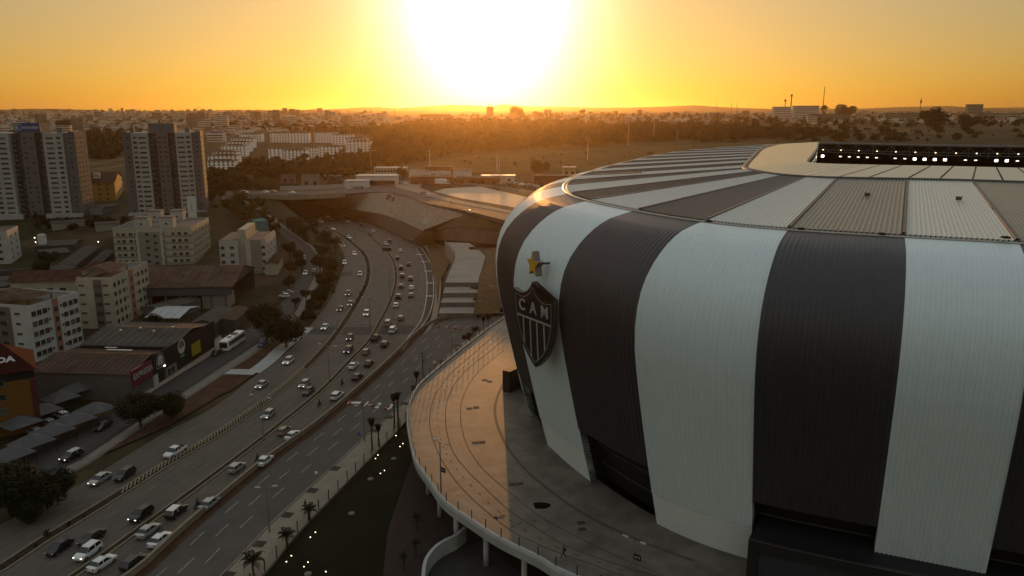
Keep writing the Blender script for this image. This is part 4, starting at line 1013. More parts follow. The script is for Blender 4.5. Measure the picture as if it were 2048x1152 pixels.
# two tall towers
def tower(label, left_px, right_px, z0, W, fl, sign=False):
    A_, B_ = G(*left_px, z0), G(*right_px, z0); u = (B_ - A_); u.z = 0; u.normalize(); fh = 2.6; H = fl * fh + 2.1
    o = thing('apartment_tower', label, 'apartment tower', A_, math.atan2(u.y, u.x))
    W_l = wallmat('tower_pale_band', (0.30, 0.30, 0.285)); W_m = wallmat('tower_grey', (0.110, 0.108, 0.110)); W_d = wallmat('tower_dark_recess', (0.058, 0.055, 0.056)); W_c = wallmat('tower_core', (0.118, 0.111, 0.107)); D = 17.0
    def bx(nm, x0, x1, y0, y1, z0_, z1, m): mb = MB(); mb.box(x0 * W, x1 * W, y0, y1, z0_, z1); return mb.build(nm, m, o)
    bx('grey_wing', 0, .115, 1.2, D, -6, H, W_m); bx('pale_wing', .117, .325, 0, D, -6, H, W_l); bx('recess', .327, .425, 4.2, D, -6, H - .3, W_d)
    bx('core', .427, .573, 2.2, D, -6, H, W_c); bx('recess', .575, .673, 4.2, D, -6, H - .3, W_d); bx('pale_wing', .675, .883, 0, D, -6, H, W_l); bx('grey_wing', .885, 1.0, 1.2, D, -6, H, W_m)
    for x in (.03, .97): bx('roof_plinth', x - .03, x + .03, .5, D - .5, H + .002, H + .7, W_m)
    bx('lift_room', .335 if not sign else .36, .665 if not sign else .64, 3, D - 2, H + .003, H + 4.9, W_m); bx('water_tank', .09, .145, 4, 7, H + .004, H + 2.6, W_m); bx('water_tank', .80, .855, 4, 7, H + .004, H + 2.6, W_m)
    bx('podium', -.01, .38, -1.6, 0, -6, 1.2, W_l); bx('podium', .62, 1.01, -1.6, 0, -6, 1.2, W_l)
    w1, w2, w3 = wm(2.0, 1.15, 1), wm(3.6, .85, 3), wm(1.3, 1.0, 1)
    bal = MB(); bal.box(-1.9, 1.9, -1.1, 0, 0, .16); bal.box(-1.9, 1.9, -1.1, -1.0, .16, 1.0); meb = bal.mesh('balcony', W_m)
    for f in range(fl):
        z = f * fh + 1.6
        for x, me, y in ((.16, w1, 0), (.255, w2, 0), (.745, w2, 0), (.84, w1, 0), (.465, w3, 2.2), (.535, w3, 2.2), (.395, w3, 4.2), (.605, w3, 4.2), (.06, w3, 1.2), (.945, w3, 1.2)): put('window', wvar(me), o, (x * W, y, z))
        for x in (.352, .648): put('balcony', meb, o, (x * W, 4.2, z - 1.3), None, (.5, 1.6, 1))
        for y in (4, 8.5, 13): put('window', w3, o, (W, y, z), math.pi / 2)
    W_side = W_m
    if sign:
        mb = MB(); mb.box(.36 * W, .64 * W, 2.75, 2.98, H + .7, H + 5.2); s_ = mb.build('sign_board', mat('sign_blue', (0.015, 0.045, 0.16), rough=.4), o)
        me = text_mesh('novolar', 2.5, .02, .04); me.materials.append(mat('sign_grey_white', (.42, .43, .44))); put('lettering', me, o, (.545 * W, 2.72, H + 2.9), (math.pi / 2, 0, 0))
        mb = MB(); ctr = (.405 * W, 2.70, H + 2.95)
        for k in range(20):
            a, b = 2 * math.pi * k / 20, 2 * math.pi * (k + 1) / 20
            mb.quad(*[(ctr[0] + r * math.cos(t) * 1.25, ctr[1], ctr[2] + r * math.sin(t)) for r, t in ((1.9, a), (1.9, b), (1.65, b), (1.65, a))])
        mb.build('emblem_ring', MATS['sign_grey_white'], o)
        mb = MB(); mb.poly([(ctr[0] + 1.9 * math.cos(t), ctr[1] + .01, ctr[2] + 1.5 * math.sin(t)) for t in np.linspace(R(70), R(235), 14)]); mb.build('emblem_leaf', mat('sign_green', (.10, .24, .08)), o)
        me = text_mesh('n', 3.0, .02, .10); me.materials.append(MATS['sign_grey_white']); put('emblem_letter', me, o, (ctr[0], 2.66, ctr[2] - .1), (math.pi / 2, 0, 0))
    return o
tower('tall grey and white tower block carrying a blue sign, at the left edge', (-24, 434), (150, 431), 10.0, 47.5, 16, True)
tower('tall grey and white tower block with a plain dark rooftop box', (260, 430), (413, 425), 10.0, 39.0, 16)
# advertising totem in front of the second tower
o = thing('totem_sign', 'tall narrow white sales banner panel in front of the plain tower', 'banner', GT(386, 440)); mb = MB(); mb.box(-2.2, 2.2, -.25, .25, 0, 12.5); mb.build('panel', W_white, o)
mb = MB(); mb.box(-.15, .05, -.30, -.26, 4.5, 10); mb.build('panel_stripe', mat('teal_print', (.03, .10, .11)), o)
# ochre block between the towers
b = Block('apartment_building', 'ochre yellow low block with a red tiled roof between the two towers', (233, 404), (247, 391), (150, 408), 11, 12.5, W_yel); b.D = max(b.D, 34); b.W = max(b.W, 15)
mb = MB(); mb.box(0, b.W, 0, b.D, -3, b.H); mb.build('wall', b.wall, b.o); b.gable(RF_red, 4.5, .7, 'y'); b.win(1, spread(7, 2, b.D - 2), 1.6, 4, 2.9, 1.3, 1.1); b.win(0, spread(3, 1, b.W - 1), 1.6, 4, 2.9, 1.1, 1.1)
for y, x in ((8, 3), (17, 6), (24, 3), (30, 8)): b.box('water_tank', x, x + 4, y, y + 3.4, b.H + 1.5, b.H + 5, W_cream)
# striped block with four rooftop stair towers
b = Block('apartment_building', 'cream and taupe striped block with four stair towers on its roof', (389, 527), (423, 502), (231, 532), 0, 15.6, W_cream)
D, W, H = b.D, b.W, b.H
b.body(RF_flat, .5); fh = 2.95
for f in range(5):
    z = .95 + f * fh
    b.box('wall_band', -.06, -.003, 0, D * .36, z - 1.0, z - .05, W_band); b.box('wall_band', -.06, -.003, D * .70, D, z - 1.0, z - .05, W_band); b.box('wall_band', 0, W, -.06, -.003, z - 1.0, z - .05, W_band)
b.box('entrance_bay', -.5, -.002, D * .38, D * .68, -2, H - 1.4, W_band)
for y in (.37, .675): b.box('pilaster', -.7, -.002, D * y, D * y + 1.2, -2, H - .8, W_offw)
b.win(1, [D * t for t in (.06, .13, .22, .29, .76, .84, .92)], 1.0, 5, fh, 1.5, 1.15); b.win(0, spread(8, 1, W - 1), 1.0, 5, fh, 1.4, 1.15)
me = wm(1.4, 1.1, 1)
for f in range(5):
    for t in (.43, .53, .62): put('window', me, b.o, (-.5, D - D * t, 1.0 + f * fh - (.9 if t == .53 else 0)), -math.pi / 2)
for x, y in ((1.0, .24), (1.0, .56), (W - 7, .30), (W - 7, .60)):
    b.box('stair_tower', x, x + 5.5, D * y, D * y + 5.5, H + .09, H + 4.6, W_offw); b.box('tower_roof', x - .3, x + 5.8, D * y - .3, D * y + 5.8, H + 4.603, H + 4.9, W_grey); put('window', wm(.8, .8, 0), b.o, (x, D * y + 2.7, H + 1.6), -math.pi / 2)
# smaller pale block with a notch
b = Block('apartment_building', 'small pale block with a recessed stairwell beside the curving side street', (536, 545), (555, 524), (450, 541), 0, 13.6, W_offw); D, W, H = b.D, b.W, b.H
b.W = max(W, 12); W = b.W
for nm, y0, y1 in (('wall', 0, D * .44), ('wall', D * .60, D)): b.box(nm, 0, W, y0, y1, -2, H, W_offw); b.box('roof', .2, W - .2, y0 + .2, y1 - .2, H + .005, H + .12, RF_flat)
b.box('stairwell', 1.6, W - 1, D * .44 + .004, D * .60 - .004, -2, H + 4.2, W_cream); b.box('wall_band', -.05, -.003, D * .10, D * .34, -2, H, W_band)
for t in (.02, .40): b.box('roof_coping', 0, W, D * t, D * t + .25, H + .13, H + .7, W_cream)
b.win(1, [D * t for t in (.07, .27, .70, .84, .93)], 1.2, 4, 2.95, 1.5, 1.2); b.win(0, spread(3, 1, W - 1), 1.2, 4, 2.95, 1.3, 1.2)
# cream pair with salmon strips (middle left)
def salmon_block(label, near, right, left, H, fl, D=None, wall=W_cream, pergola=True):
    b = Block('apartment_building', label, near, right, left, 0, H, wall, depth=D); W, D = b.W, b.D; b.body(RF_flat, .6); fh = (H - .8) / fl
    b.box('salmon_strip', W * .44, W * .56, -.10, -.003, -1, H + .6, W_pink); b.box('salmon_strip', -.10, -.003, D * .30, D * .54, -1, H - .2, W_dgrey if False else wallmat('dusky_recess', (.14, .10, .085)))
    b.win(0, [W * t for t in (.06, .17, .28, .70, .82, .93)], 1.0, fl, fh, 1.5, 1.35); b.win(0, [W * t for t in (.36, .62)], 1.5, fl, fh, .7, .6, 0)
    me = wm(1.2, 1.4, 1); me2 = wm(2.0, 1.3, 2)
    for f in range(fl): put('window', me, b.o, (W * .50, -.1, 1.0 + f * fh - .5)); put('window', me2, b.o, (-.1, D - D * .58, 1.0 + f * fh), -math.pi / 2)
    b.win(1, [D * t for t in (.12, .80)], 1.5, fl, fh, 1.6, .5, 1)
    if pergola:
        mb = MB(); x0, x1, y0, y1 = 1.0, W * .52, 1.2, D - 1.2
        rz = H + 2.0; rx = (x0 + x1) / 2
        for q in ((x0, y0), (x1, y0), (x1, y1), (x0, y1)): mb.box(q[0] - .12, q[0] + .12, q[1] - .12, q[1] + .12, H + .1, rz)
        mb.build('pergola_post', W_dgrey, b.o); mb = MB(); k = .6
        c = [(x0 - k, y0 - k, rz), (x1 + k, y0 - k, rz), (x1 + k, y1 + k, rz), (x0 - k, y1 + k, rz)]; r1, r2 = (x0 + 2.4, (y0 + y1) / 2, rz + 1.6), (x1 - 2.4, (y0 + y1) / 2, rz + 1.6)
        mb.poly([c[0], c[1], r2, r1]); mb.poly([c[1], c[2], r2]); mb.poly([c[2], c[3], r1, r2]); mb.poly([c[3], c[0], r1]); mb.poly(c[::-1]); mb.build('hipped_roof', RF_rust, b.o)
        b.box('water_tank', W * .60, W * .60 + 1.5, D * .5, D * .5 + 1.5, H + .1, H + 1.9, mat('blue_tank', (.10, .15, .18)))
    return b
salmon_block('tall cream block with salmon pink strips, right one of the pair', (234, 655), (304, 615), (171, 652), 15.2, 5)
salmon_block('whitish block with a pale pink strip, nearest of the pair at left', (74, 722), (168, 686), (-40, 706), 14.6, 5, wall=wallmat('cool_white_render', (.40, .40, .375)))
b = Block('apartment_building', 'low cream block under a dark red roof behind the pink striped pair', (160, 640), (172, 632), (68, 640), 0, 13.2, W_cream, depth=19); b.W = 12; b.body(RF_flat, 0); b.gable(RF_red, 2.2, 1.0, 'y'); b.win(1, spread(4, 2, b.D - 2), 9.5, 1, 3, 1.8, 1.2); b.win(0, spread(4, 1, b.W - 1), 1.2, 4, 3, 1.2, 1.2)
b = Block('apartment_building', 'pale corner block with a cut corner cropped by the left edge', (22, 526), (44, 513), (-60, 520), 0, 14, W_offw, depth=26); b.body(RF_grey, .2); b.W = max(b.W, 9); b.win(1, spread(5, 1, b.D - 1), 1.4, 4, 3.1, 1.6, 1.2); b.win(0, spread(2, .8, b.W - .8), 1.4, 4, 3.1, 1.1, 1.2)
# big warehouse with a patchy red roof
b = Block('warehouse', 'large dark open-sided warehouse with a patchy reddish roof', (466, 616), (512, 575), (290, 600), 0, 7.6, W_dgrey, 'warehouse'); W, D, H = b.W, b.D, b.H
b.box('back_wall', W - .3, W, .3, D, -1, H, W_dgrey); b.box('end_wall', .3, W, D - .3, D, -1, H, W_dgrey); b.box('fascia', -.15, .10, 0, D, H - 3.0, H - .3, wallmat('grey_fascia', (.075, .075, .078))); b.gable(RF_rust, 4.2, .8, 'y')
for y in spread(7, 0, D): b.box('column', .2, .7, y - .25, y + .25, -1, H - .3, W_grey)
b.box('low_wall', .05, .35, D * .45, D, -1, 1.6, W_band); b.box('office', .8, 9, D * .05, D * .3, -1, 4.5, W_band)
for y in (.30, .42, .55, .70, .82): b.box('skylight', W * .18, W * .42, D * y, D * y + 1.1, H + 3.0, H + 3.06, mat('dusty_skylight', (.14, .13, .12))) if False else None
mb = MB(); mb.box(1, 7, D * .12, D * .2, 1.5, 3.0); mb.build('lit_office_window', mat('lit_window', (1, 1, 1), emit=(1, .85, .6, 1.2)), b.o)
# small pale-roofed shed and clutter of sheds
def shed(label, near, right, left, H, wall, roof, rise=.9, axis='x', z0=0, terrain_=False, open_=False, depth=None, name='shed', cat='shed'):
    b = Block(name, label, near, right, left, z0, H, wall, cat, depth=depth, terrain_=terrain_); W, D = b.W, b.D
    if open_:
        for x, y in ((.3, .3), (W - .3, .3), (W - .3, D - .3), (.3, D - .3), (W / 2, .3), (W / 2, D - .3)): b.box('post', x - .12, x + .12, y - .12, y + .12, -1, H, W_grey)
    else: b.box('wall', 0, W, 0, D, -2, H, wall)
    b.gable(roof, rise, .4, axis); return b
shed('open shed with a bright pale sheet roof below the warehouse', (360, 662), (400, 638), (298, 660), 4.2, W_dgrey, RF_pale, 1.1, 'y', open_=True)
shed('dark low shed joined to the right of the pale roofed shed', (432, 668), (470, 640), (400, 658), 3.6, W_dgrey, RF_grey, .8, 'x')
shed('small brown roofed lean-to beside the bus', (470, 660), (502, 634), (432, 655), 3.2, W_dgrey, RF_rust, .6, 'x')
shed('grey shed behind the pale roofed shed', (330, 640), (402, 618), (310, 628), 3.4, W_grey, RF_grey, .7, 'x')
shed('terracotta roofed annex stuck to the small pale block', (556, 548), (566, 528), (538, 545), 4.2, W_cream, RF_red, .8, 'x', depth=5)
# row of shops on the side street
b = Block('shop_row', 'black fronted row of shops with a crimson corner sign and a patched grey roof', (268, 800), (430, 694), (78, 785), 0, 6.2, W_grey, 'shop building'); W, D, H = b.W, b.D, b.H
D = b.D = min(b.D, 24)
M_crim = mat('crimson_sign', (0.105, 0.016, 0.024), rough=.5); M_lime = mat('yellow_banner', (.26, .20, .012), rough=.6)
b.box('wall', 0, W * .44, 0, D, -1, H, wallmat('dirty_concrete', (.10, .095, .088))); b.box('wall', W * .44 + .01, W, 0, D, -1, H + .8, W_dark)
b.box('facade', W * .20, W, -.35, -.004, 2.9, H + 1.5, W_dark); b.box('crimson_sign', -.3, W * .195, -.45, -.004, 3.0, H + .9, M_crim)
def lettering(txt, size, x, z, m, y=-.47, off=.02):
    me = text_mesh(txt, size, .015, off); me.materials.append(m); put('lettering', me, b.o, (x, y, z), (math.pi / 2, 0, 0))
lettering('EXPRESSA', 1.9, W * .10 + .08, 5.22, mat('sign_black', (.01, .01, .01)), -.47, .07); lettering('EXPRESSA', 1.9, W * .10, 5.3, mat('sign_silver', (.38, .36, .36)), -.50, .02)
lettering('MULTIMARCAS', .7, W * .10, 3.9, MATS['sign_silver']) if False else None
M_sil = MATS['sign_silver']
mb = MB(); cx = W * .29
for z0_, z1_, w_ in ((4.6, 4.85, 1.2), (4.95, 5.3, 1.25), (5.4, 5.7, 1.2)): mb.box(cx - w_, cx + w_, -.42, -.36, z0_, z1_)
mb.poly([(cx + 1.2 * math.cos(t), -.42, 5.8 + 1.3 * math.sin(t)) for t in np.linspace(0, math.pi, 14)]); mb.build('burger_emblem', M_sil, b.o)
mb = MB(); q = [(-1.9, 3.9), (1.9, 3.9), (1.8, 6.2), (1.3, 7.2), (0, 7.6), (-1.3, 7.2), (-1.8, 6.2)]
q2 = [(x * .93, 5.6 + (z - 5.6) * .93) for x, z in q]
mb.grid([[(cx + x, -.40, z) for x, z in q + q[:1]], [(cx + x, -.40, z) for x, z in q2 + q2[:1]]]); mb.build('emblem_outline', M_sil, b.o)
cx = W * .545; mb = MB(); mb.poly([(cx + 1.9 * math.cos(t), -.40, 6.0 + 1.9 * math.sin(t)) for t in np.linspace(0, 2 * math.pi, 24)[:-1]]); mb.build('round_sign', mat('sign_cream', (.40, .40, .36)), b.o)
mb = MB(); mb.poly([(cx + 1.45 * math.cos(t), -.43, 6.2 + 1.35 * math.sin(t)) for t in np.linspace(R(-25), R(205), 16)]); mb.build('round_sign_print', mat('sign_olive', (.10, .11, .06)), b.o)
mb = MB(); mb.box(cx - .9, cx + 1.1, -.42, -.36, 3.2, 3.7); mb.build('green_sign', mat('sign_green_bright', (.10, .30, .06)), b.o)
b.box('yellow_banner', W * .665, W * .78, -.50, -.36, 1.6, 4.9, M_lime); b.box('shop_window', W * .40, W * .44, -.36, -.02, .6, 2.4, W_dark) if False else None
b.box('pale_pier', W * .205, W * .245, -.5, -.02, -.3, 2.9, W_offw); b.box('pale_front', W * .36, W * .475, -.20, -.004, -.3, 2.9, W_band)
for t in (.385, .43): put('window', wm(1.6, 1.9, 1), b.o, (W * t, -.20, .4))
b.box('door', W * .27, W * .34, -.06, -.003, 0, 2.8, W_dark)
mb = MB(); mb.tube((W * .325, -.6, 3.7), (W * .325, -.5, 3.95), .22, n=8); mb.build('sign_lamp', mat('lamp_warm', (1, 1, 1), emit=(1, .85, .55, 6)), b.o)
# roofs: rusty near gable, grey far gable, skylight strips and turbine vents
def roof_patch(name, x0, x1, y0, y1, za, zb, m, n):      # pitched panels rising from x-edges to the middle
    mb = MB(); xm = (x0 + x1) / 2
    for k in range(n):
        a0, a1, a2 = y0 + (y1 - y0) * k / n, y0 + (y1 - y0) * (k + .86) / n, y0 + (y1 - y0) * (k + 1) / n
        mb.poly([(x0, a0, za), (xm, a0, zb), (xm, a1, zb), (x0, a1, za)]); mb.poly([(xm, a0, zb), (x1, a0, za), (x1, a1, za), (xm, a1, zb)])
        mb.poly([(x0, a1, za + .1), (xm, a1, zb + .1), (xm, a2, zb + .1), (x0, a2, za + .1)]); mb.poly([(xm, a1, zb + .1), (x1, a1, za + .1), (x1, a2, za + .1), (xm, a2, zb + .1)])
    mb.build(name, m, b.o)
roof_patch('rusty_roof', -.4, W * .44, -.1, D + .4, H, H + 2.0, RF_rust, 18); roof_patch('grey_roof', W * .445, W * .99, -.1, D + .4, H + .7, H + 2.6, RF_grey, 12)
for x, y, w_, l in ((.30, 7, .8, 6.5), (.345, 12, .6, 3)): b.box('skylight', W * x, W * x + w_, y, y + l, H + 1.55, H + 1.66, mat('translucent_sheet', (.40, .38, .33), rough=.5))
for x, y in ((.60, 8), (.66, 13), (.60, 17), (.70, 5)):
    mb = MB(); z = H + 2.2; mb.tube((W * x, y, z - .6), (W * x, y, z + .5), .28, n=8); mb.tube((W * x, y, z + .5), (W * x, y, z + .9), .45, .40, 8); mb.tube((W * x, y, z + .9), (W * x, y, z + 1.1), .40, .1, 8); mb.build('turbine_vent', M_trim, b.o)
# orange building with a red roof sign cropped by the frame
b = Block('commercial_building', 'orange building with a crimson roof bearing white letters, cropped at the left edge', (84, 856), (73, 790), (-60, 905), 0, 13.0, W_orange, 'building', depth=24); W = b.W = 15; D, H = b.D, b.H
b.box('wall', 0, W, 0, D, -1, H, W_orange); b.box('dark_band', -.05, -.003, 0, D, H - 1.8, H - .1, W_dark); b.box('corner_pier', -.12, .6, -.1, 1.0, -1, H - 2, mat('crimson_pier', (.08, .014, .012)))
mb = MB(); c_ = [(-.6, -.6, H + .01), (W + .6, -.6, H + .01), (W + .6, D, H + .01), (-.6, D, H + .01)]; r1, r2 = (W / 2, 5, H + 4.5), (W / 2, D - .5, H + 4.5); mb.poly([c_[0], c_[1], r1]); mb.poly([c_[1], c_[2], r2, r1]); mb.poly([c_[2], c_[3], r2]); mb.poly([c_[3], c_[0], r1, r2]); mb.build('sloping_roof', mat('crimson_roof', (.028, .007, .006), rough=.95, scale=.3, col2=(.042, .011, .009), coords='World', spec=.05), b.o)
me = text_mesh('NDA', 2.2, .05, .10); me.materials.append(mat('roof_letters_white', (.42, .40, .40))); tl = put('lettering', me, b.o, (2.9, D - 18.5, H + 2.02), (R(29), 0, -math.pi / 2))
b.win(1, [D - 17.5, D - 12.5, D - 7.5], 1.4, 4, 3.0, 4.2, 1.3, 2); b.box('roof_duct', 1.5, 3.4, 8, 18, H + 1.2, H + 2.8, W_grey)
# dark neighbourhood behind: sheds, carports and walls on the left
k_ = [('long dark carport roof left of the striped block', (150, 545), (200, 500), (135, 530), 3, W_dgrey, RF_grey), ('narrow grey carport roof climbing beside the striped block', (190, 552), (228, 512), (176, 545), 3, W_dgrey, RF_grey),
      ('grey shed roof behind the left sheds', (70, 505), (150, 500), (62, 490), 3, W_dgrey, RF_grey), ('second grey shed roof in the dark yard', (86, 522), (140, 515), (74, 510), 3, W_dgrey, RF_grey), ('dark flat shed beneath the cropped corner block', (8, 590), (60, 575), (-20, 570), 3.4, W_dgrey, RF_grey),
      ('faint grey shed behind the red roofed block', (120, 560), (155, 550), (100, 548), 3.4, W_dgrey, RF_grey), ('little terracotta roof behind the pair of pink striped blocks', (188, 560), (205, 545), (180, 550), 4.5, W_dgrey, RF_red), ('pale box shed on the terrace left of the tall tower yard', (105, 462), (170, 452), (100, 456), 4, W_band, RF_grey), ('pale low house in front of the towers', (192, 464), (240, 458), (188, 456), 4, W_band, RF_grey)]
for l, a, c, d, h, w_, r_ in k_: shed(l, a, c, d, h, w_, r_, .8, 'x', terrain_=True)
b = Block('retaining_wall', 'long dark grey retaining wall under the cropped corner block', (80, 560), (82, 545), (-40, 565), 0, 5.0, wallmat('sooty_wall', (.055, .05, .046)), 'wall', depth=40, terrain_=True); b.W = 1; b.box('wall', 0, 1, 0, b.D, -3, 5, b.wall)
o = thing('water_tank', 'white cylindrical water tank standing in the dark yard', 'water tank', GT(87, 500)); mb = MB(); mb.tube((0, 0, -.5), (0, 0, 7.2), 1.9, n=16); mb.build('tank_body', W_white, o); mb = MB(); mb.tube((0, 0, 7.21), (0, 0, 7.7), 1.95, 1.0, 16); mb.build('tank_lid', W_offw, o)
o = thing('water_tank', 'round turquoise water tank beside the small pale block', 'water tank', GT(522, 462)); mb = MB(); mb.tube((0, 0, -.5), (0, 0, 5.5), 4.0, n=18); mb.build('tank_body', mat('turquoise_tank', (.06, .15, .15)), o); mb = MB(); mb.tube((0, 0, 5.51), (0, 0, 6.4), 4.1, .3, 18); mb.build('tank_lid', MATS['turquoise_tank'], o)
shed('corrugated container office on the yard between the towers', (206, 430), (240, 421), (203, 424), 4.2, wallmat('teal_grey_sheet', (.13, .145, .14)), RF_grey, .5, 'x', terrain_=True, depth=8)
shed('grey hall with a pale roof behind the ochre block', (160, 374), (215, 368), (152, 366), 6, W_offw, RF_grey, 2, 'x', terrain_=True); shed('long pale hall behind the ochre block, nearer one', (205, 386), (248, 382), (200, 378), 6, W_offw, RF_pale, 2, 'x', terrain_=True)
# carport tents at lower left
M_tent = mat('tent_canvas', (.060, .060, .062), rough=.8, scale=.4, col2=(.085, .085, .088), coords='World')
tw = [(40,842),(82,818),(120,792),(160,772)], [(20,905),(62,880),(104,858),(148,836),(190,815)]
names = ['far row, nearest the orange building', 'far row, second from the left', 'far row, third from the left', 'far row, beside the shop wall', 'street row, cut by the left edge', 'street row, second from the left', 'street row, third from the left', 'street row, fourth from the left', 'street row, beside the big dark tree']
i = 0
ax = tangent_at([G(*p) for p in st_left], G(150, 868, 0))
for row in tw:
    for x, y in row:
        p = G(x, y, 3.0); o = thing('carport_tent', 'grey canvas carport canopy in the ' + names[i], 'canopy', (p.x, p.y, 0), math.atan2(ax.y, ax.x), 'carport canopies by the side street'); i += 1
        mb = MB(); a, c = 3.3, 2.9; cs = [(-a, -c, 2.6), (a, -c, 2.6), (a, c, 2.6), (-a, c, 2.6)]; t = (0, 0, 4.3)
        for k in range(4): mb.poly([cs[k], cs[(k + 1) % 4], t])
        mb.build('canvas', M_tent, o); mb = MB()
        for q in cs: mb.tube((q[0] * .95, q[1] * .95, -.3), (q[0] * .95, q[1] * .95, 2.6), .06, n=4)
        mb.build('poles', M_black, o)['kind'] = 'stuff'
# white walk-up estates on the far hillside
W_est = wallmat('estate_white', (0.78, 0.76, 0.72), .06)
est = [(416,470,322,345,'lowest white block of the stepped row'),(417,475,311,332,'second white block up the stepped row'),(426,474,304,322,'third white block up the stepped row'),(444,492,291,313,'fourth white block up the stepped row'),(453,500,284,304,'fifth white block up the stepped row'),(463,507,277,296,'sixth white block up the stepped row'),(480,523,268,284,'top white block of the stepped row'),
       (541,580,266,285,'left white block of the upper middle pair'),(581,618,266,286,'right white block of the upper middle pair'),(538,586,297,321,'left end white block of the long lower row'),(568,613,300,325,'nearest white block of the long lower row'),(612,640,295,316,'third white block of the long lower row'),(638,682,293,318,'right end white block of the long lower row'),
       (630,674,265,286,'left white block of the right hand cluster'),(665,707,269,290,'second white block of the right hand cluster'),(692,734,277,302,'third white block of the right hand cluster'),(698,742,283,306,'nearest white block of the right hand cluster')]
for x0, x1, y0, y1, lab in est:
    ground_z = None
    P_ = GT((x0 + x1) / 2, y1); t = (P_ - cam.location).length / ray((x0 + x1) / 2, y1).length
    d = ray(x0, y1) * t + cam.location; e = ray(x1, y1) * t + cam.location; u = e - d; u.z = 0; W = u.length; ang = math.atan2(u.y, u.x) + R(4)
    top_z = (ray((x0 + x1) / 2, y0) * t + cam.location).z; H = top_z - P_.z
    o = thing('estate_block', lab + ' on the far hillside', 'apartment block', (d.x, d.y, P_.z), ang, 'white blocks on the far hillside')
    D = 13.0; mb = MB(); mb.box(0, W, 0, D, -7, H); mb.build('wall', W_est, o); mb = MB(); mb.box(-.3, W + .3, -.3, D + .3, H + .003, H + .5); mb.box(W * .2, W * .8, 4, 9, H + .5, H + 1.3); mb.build('roof', RF_grey, o)
    fl = max(4, int(round(H / 2.5))); me = wm(1.6, 1.15, 0); mbw = MB()
    for f in range(fl):
        for k in range(max(5, int(W / 3.4))):
            x = W * (k + .5) / max(5, int(W / 3.4))
            mbw.box(x - .75, x + .75, -.06, .0, H * (f + .35) / fl, H * (f + .35) / fl + 1.35)
    mbw.build('window', M_dark, o)['kind'] = 'stuff'
o = thing('chimney_tower', 'slender grey water tower rising among the white blocks', 'water tower', GT(681, 288)); mb = MB(); mb.tube((0, 0, -5), (0, 0, 16), 2.2, n=12); mb.build('shaft', W_grey, o); mb = MB(); mb.tube((0, 0, 16), (0, 0, 19), 2.6, n=12); mb.build('tank_head', W_grey, o)
o = thing('office_building', 'white banded office building behind the stepped white row', 'office building', GT(415, 284)); mb = MB(); mb.box(0, 20, 0, 14, -5, 11); mb.build('wall', W_white, o)
for z in (1.6, 4.6, 7.6): mb = MB(); mb.box(.3, 19.7, -.1, -.005, z, z + 1.3); mb.build('window_band', M_glass, o)
mb = MB(); mb.box(4, 16, 3, 11, 11.01, 13.5); mb.build('roof_room', mat('dusk_blue_panel', (.06, .05, .16)), o)
# low commercial strip on the upper road: red walls, white halls
strip = [(690,735,362,381,6.0,W_white,'pale shed with a white fence at the left end of the strip'),(712,792,352,372,5.5,W_white,'long white roofed hall with open dark ground floor'),(748,812,336,352,7,W_cream,'cream two storey block with a row of small windows'),(818,858,338,356,6,W_white,'white hall left of the red framed showroom'),
         (852,906,334,356,8.5,mat('red_frame',(.12,.025,.018)),'red framed showroom with a white panel front'),(906,942,340,357,6,W_white,'white hall right of the red framed showroom'),(912,1000,356,368,4.5,mat('red_brick_wall',(.085,.030,.018),scale=.5,col2=(.12,.045,.028)),'long low red walled unit behind the lorry'),(820,905,354,370,4.5,mat('red_brick_wall',(.085,.030,.018)),'long low red walled unit left of the lorry'),
         (962,1030,352,364,4.5,W_white,'pale low hall behind the parked cars'),(1068,1150,352,374,4.5,mat('red_brick_wall',(.085,.030,.018)),'red walled unit next to the stadium shoulder'),(1126,1152,335,350,7,wallmat('lime_render',(.24,.26,.14)),'small lime green house beside the stadium shoulder'),(562,592,350,365,6,W_grey,'grey roofed house at the foot of the wooded slope'),(603,640,349,370,6,W_band,'stone coloured house left of the white fence'),(640,680,352,362,4.5,W_grey,'dim low house behind the parked vans')]
for x0, x1, y0, y1, h, w_, lab in strip:
    P_ = GT((x0 + x1) / 2, y1); k = (P_ - cam.location).length / ray((x0 + x1) / 2, y1).length; d = ray(x0, y1) * k + cam.location; e = ray(x1, y1) * k + cam.location
    u = e - d; u.z = 0; W = u.length; H = (ray((x0 + x1) / 2, y0) * k + cam.location).z - P_.z; D = min(22, max(9, W * .5))
    o = thing('commercial_building', lab, 'building', (d.x, d.y, P_.z), math.atan2(u.y, u.x)); mb = MB(); mb.box(0, W, 0, D, -4, H); mb.build('wall', w_, o)
    mb = MB(); mb.box(-.2, W + .2, -.4, D, H + .003, H + .35); mb.build('roof', RF_grey if 'red' in lab or 'grey' in lab else RF_pale, o)
    if 'row of small' in lab:
        for q in spread(10, 1, W - 1): put('window', wm(1.4, 1.5, 0), o, (q, 0, H * .5))
    elif 'showroom' in lab: mb = MB(); mb.box(W * .08, W * .94, -.3, -.005, H * .18, H * .68); mb.build('front_panel', W_white, o); mb = MB(); mb.box(W * .72, W * .88, -.34, -.302, 0, H * .3); mb.build('entrance', M_glass, o)
    elif 'open dark' in lab: mb = MB(); mb.box(.5, W - .5, -.1, -.005, -.5, H * .55); mb.build('open_front', W_dark, o)
    else:
        for q in spread(max(2, int(W / 7)), .5, W - .5): mb = MB(); mb.box(q - 1.1, q + 1.1, -.06, -.004, .1, min(2.6, H * .6)); mb.build('doorway', W_dark if RNG.random() < .6 else M_glass, o)
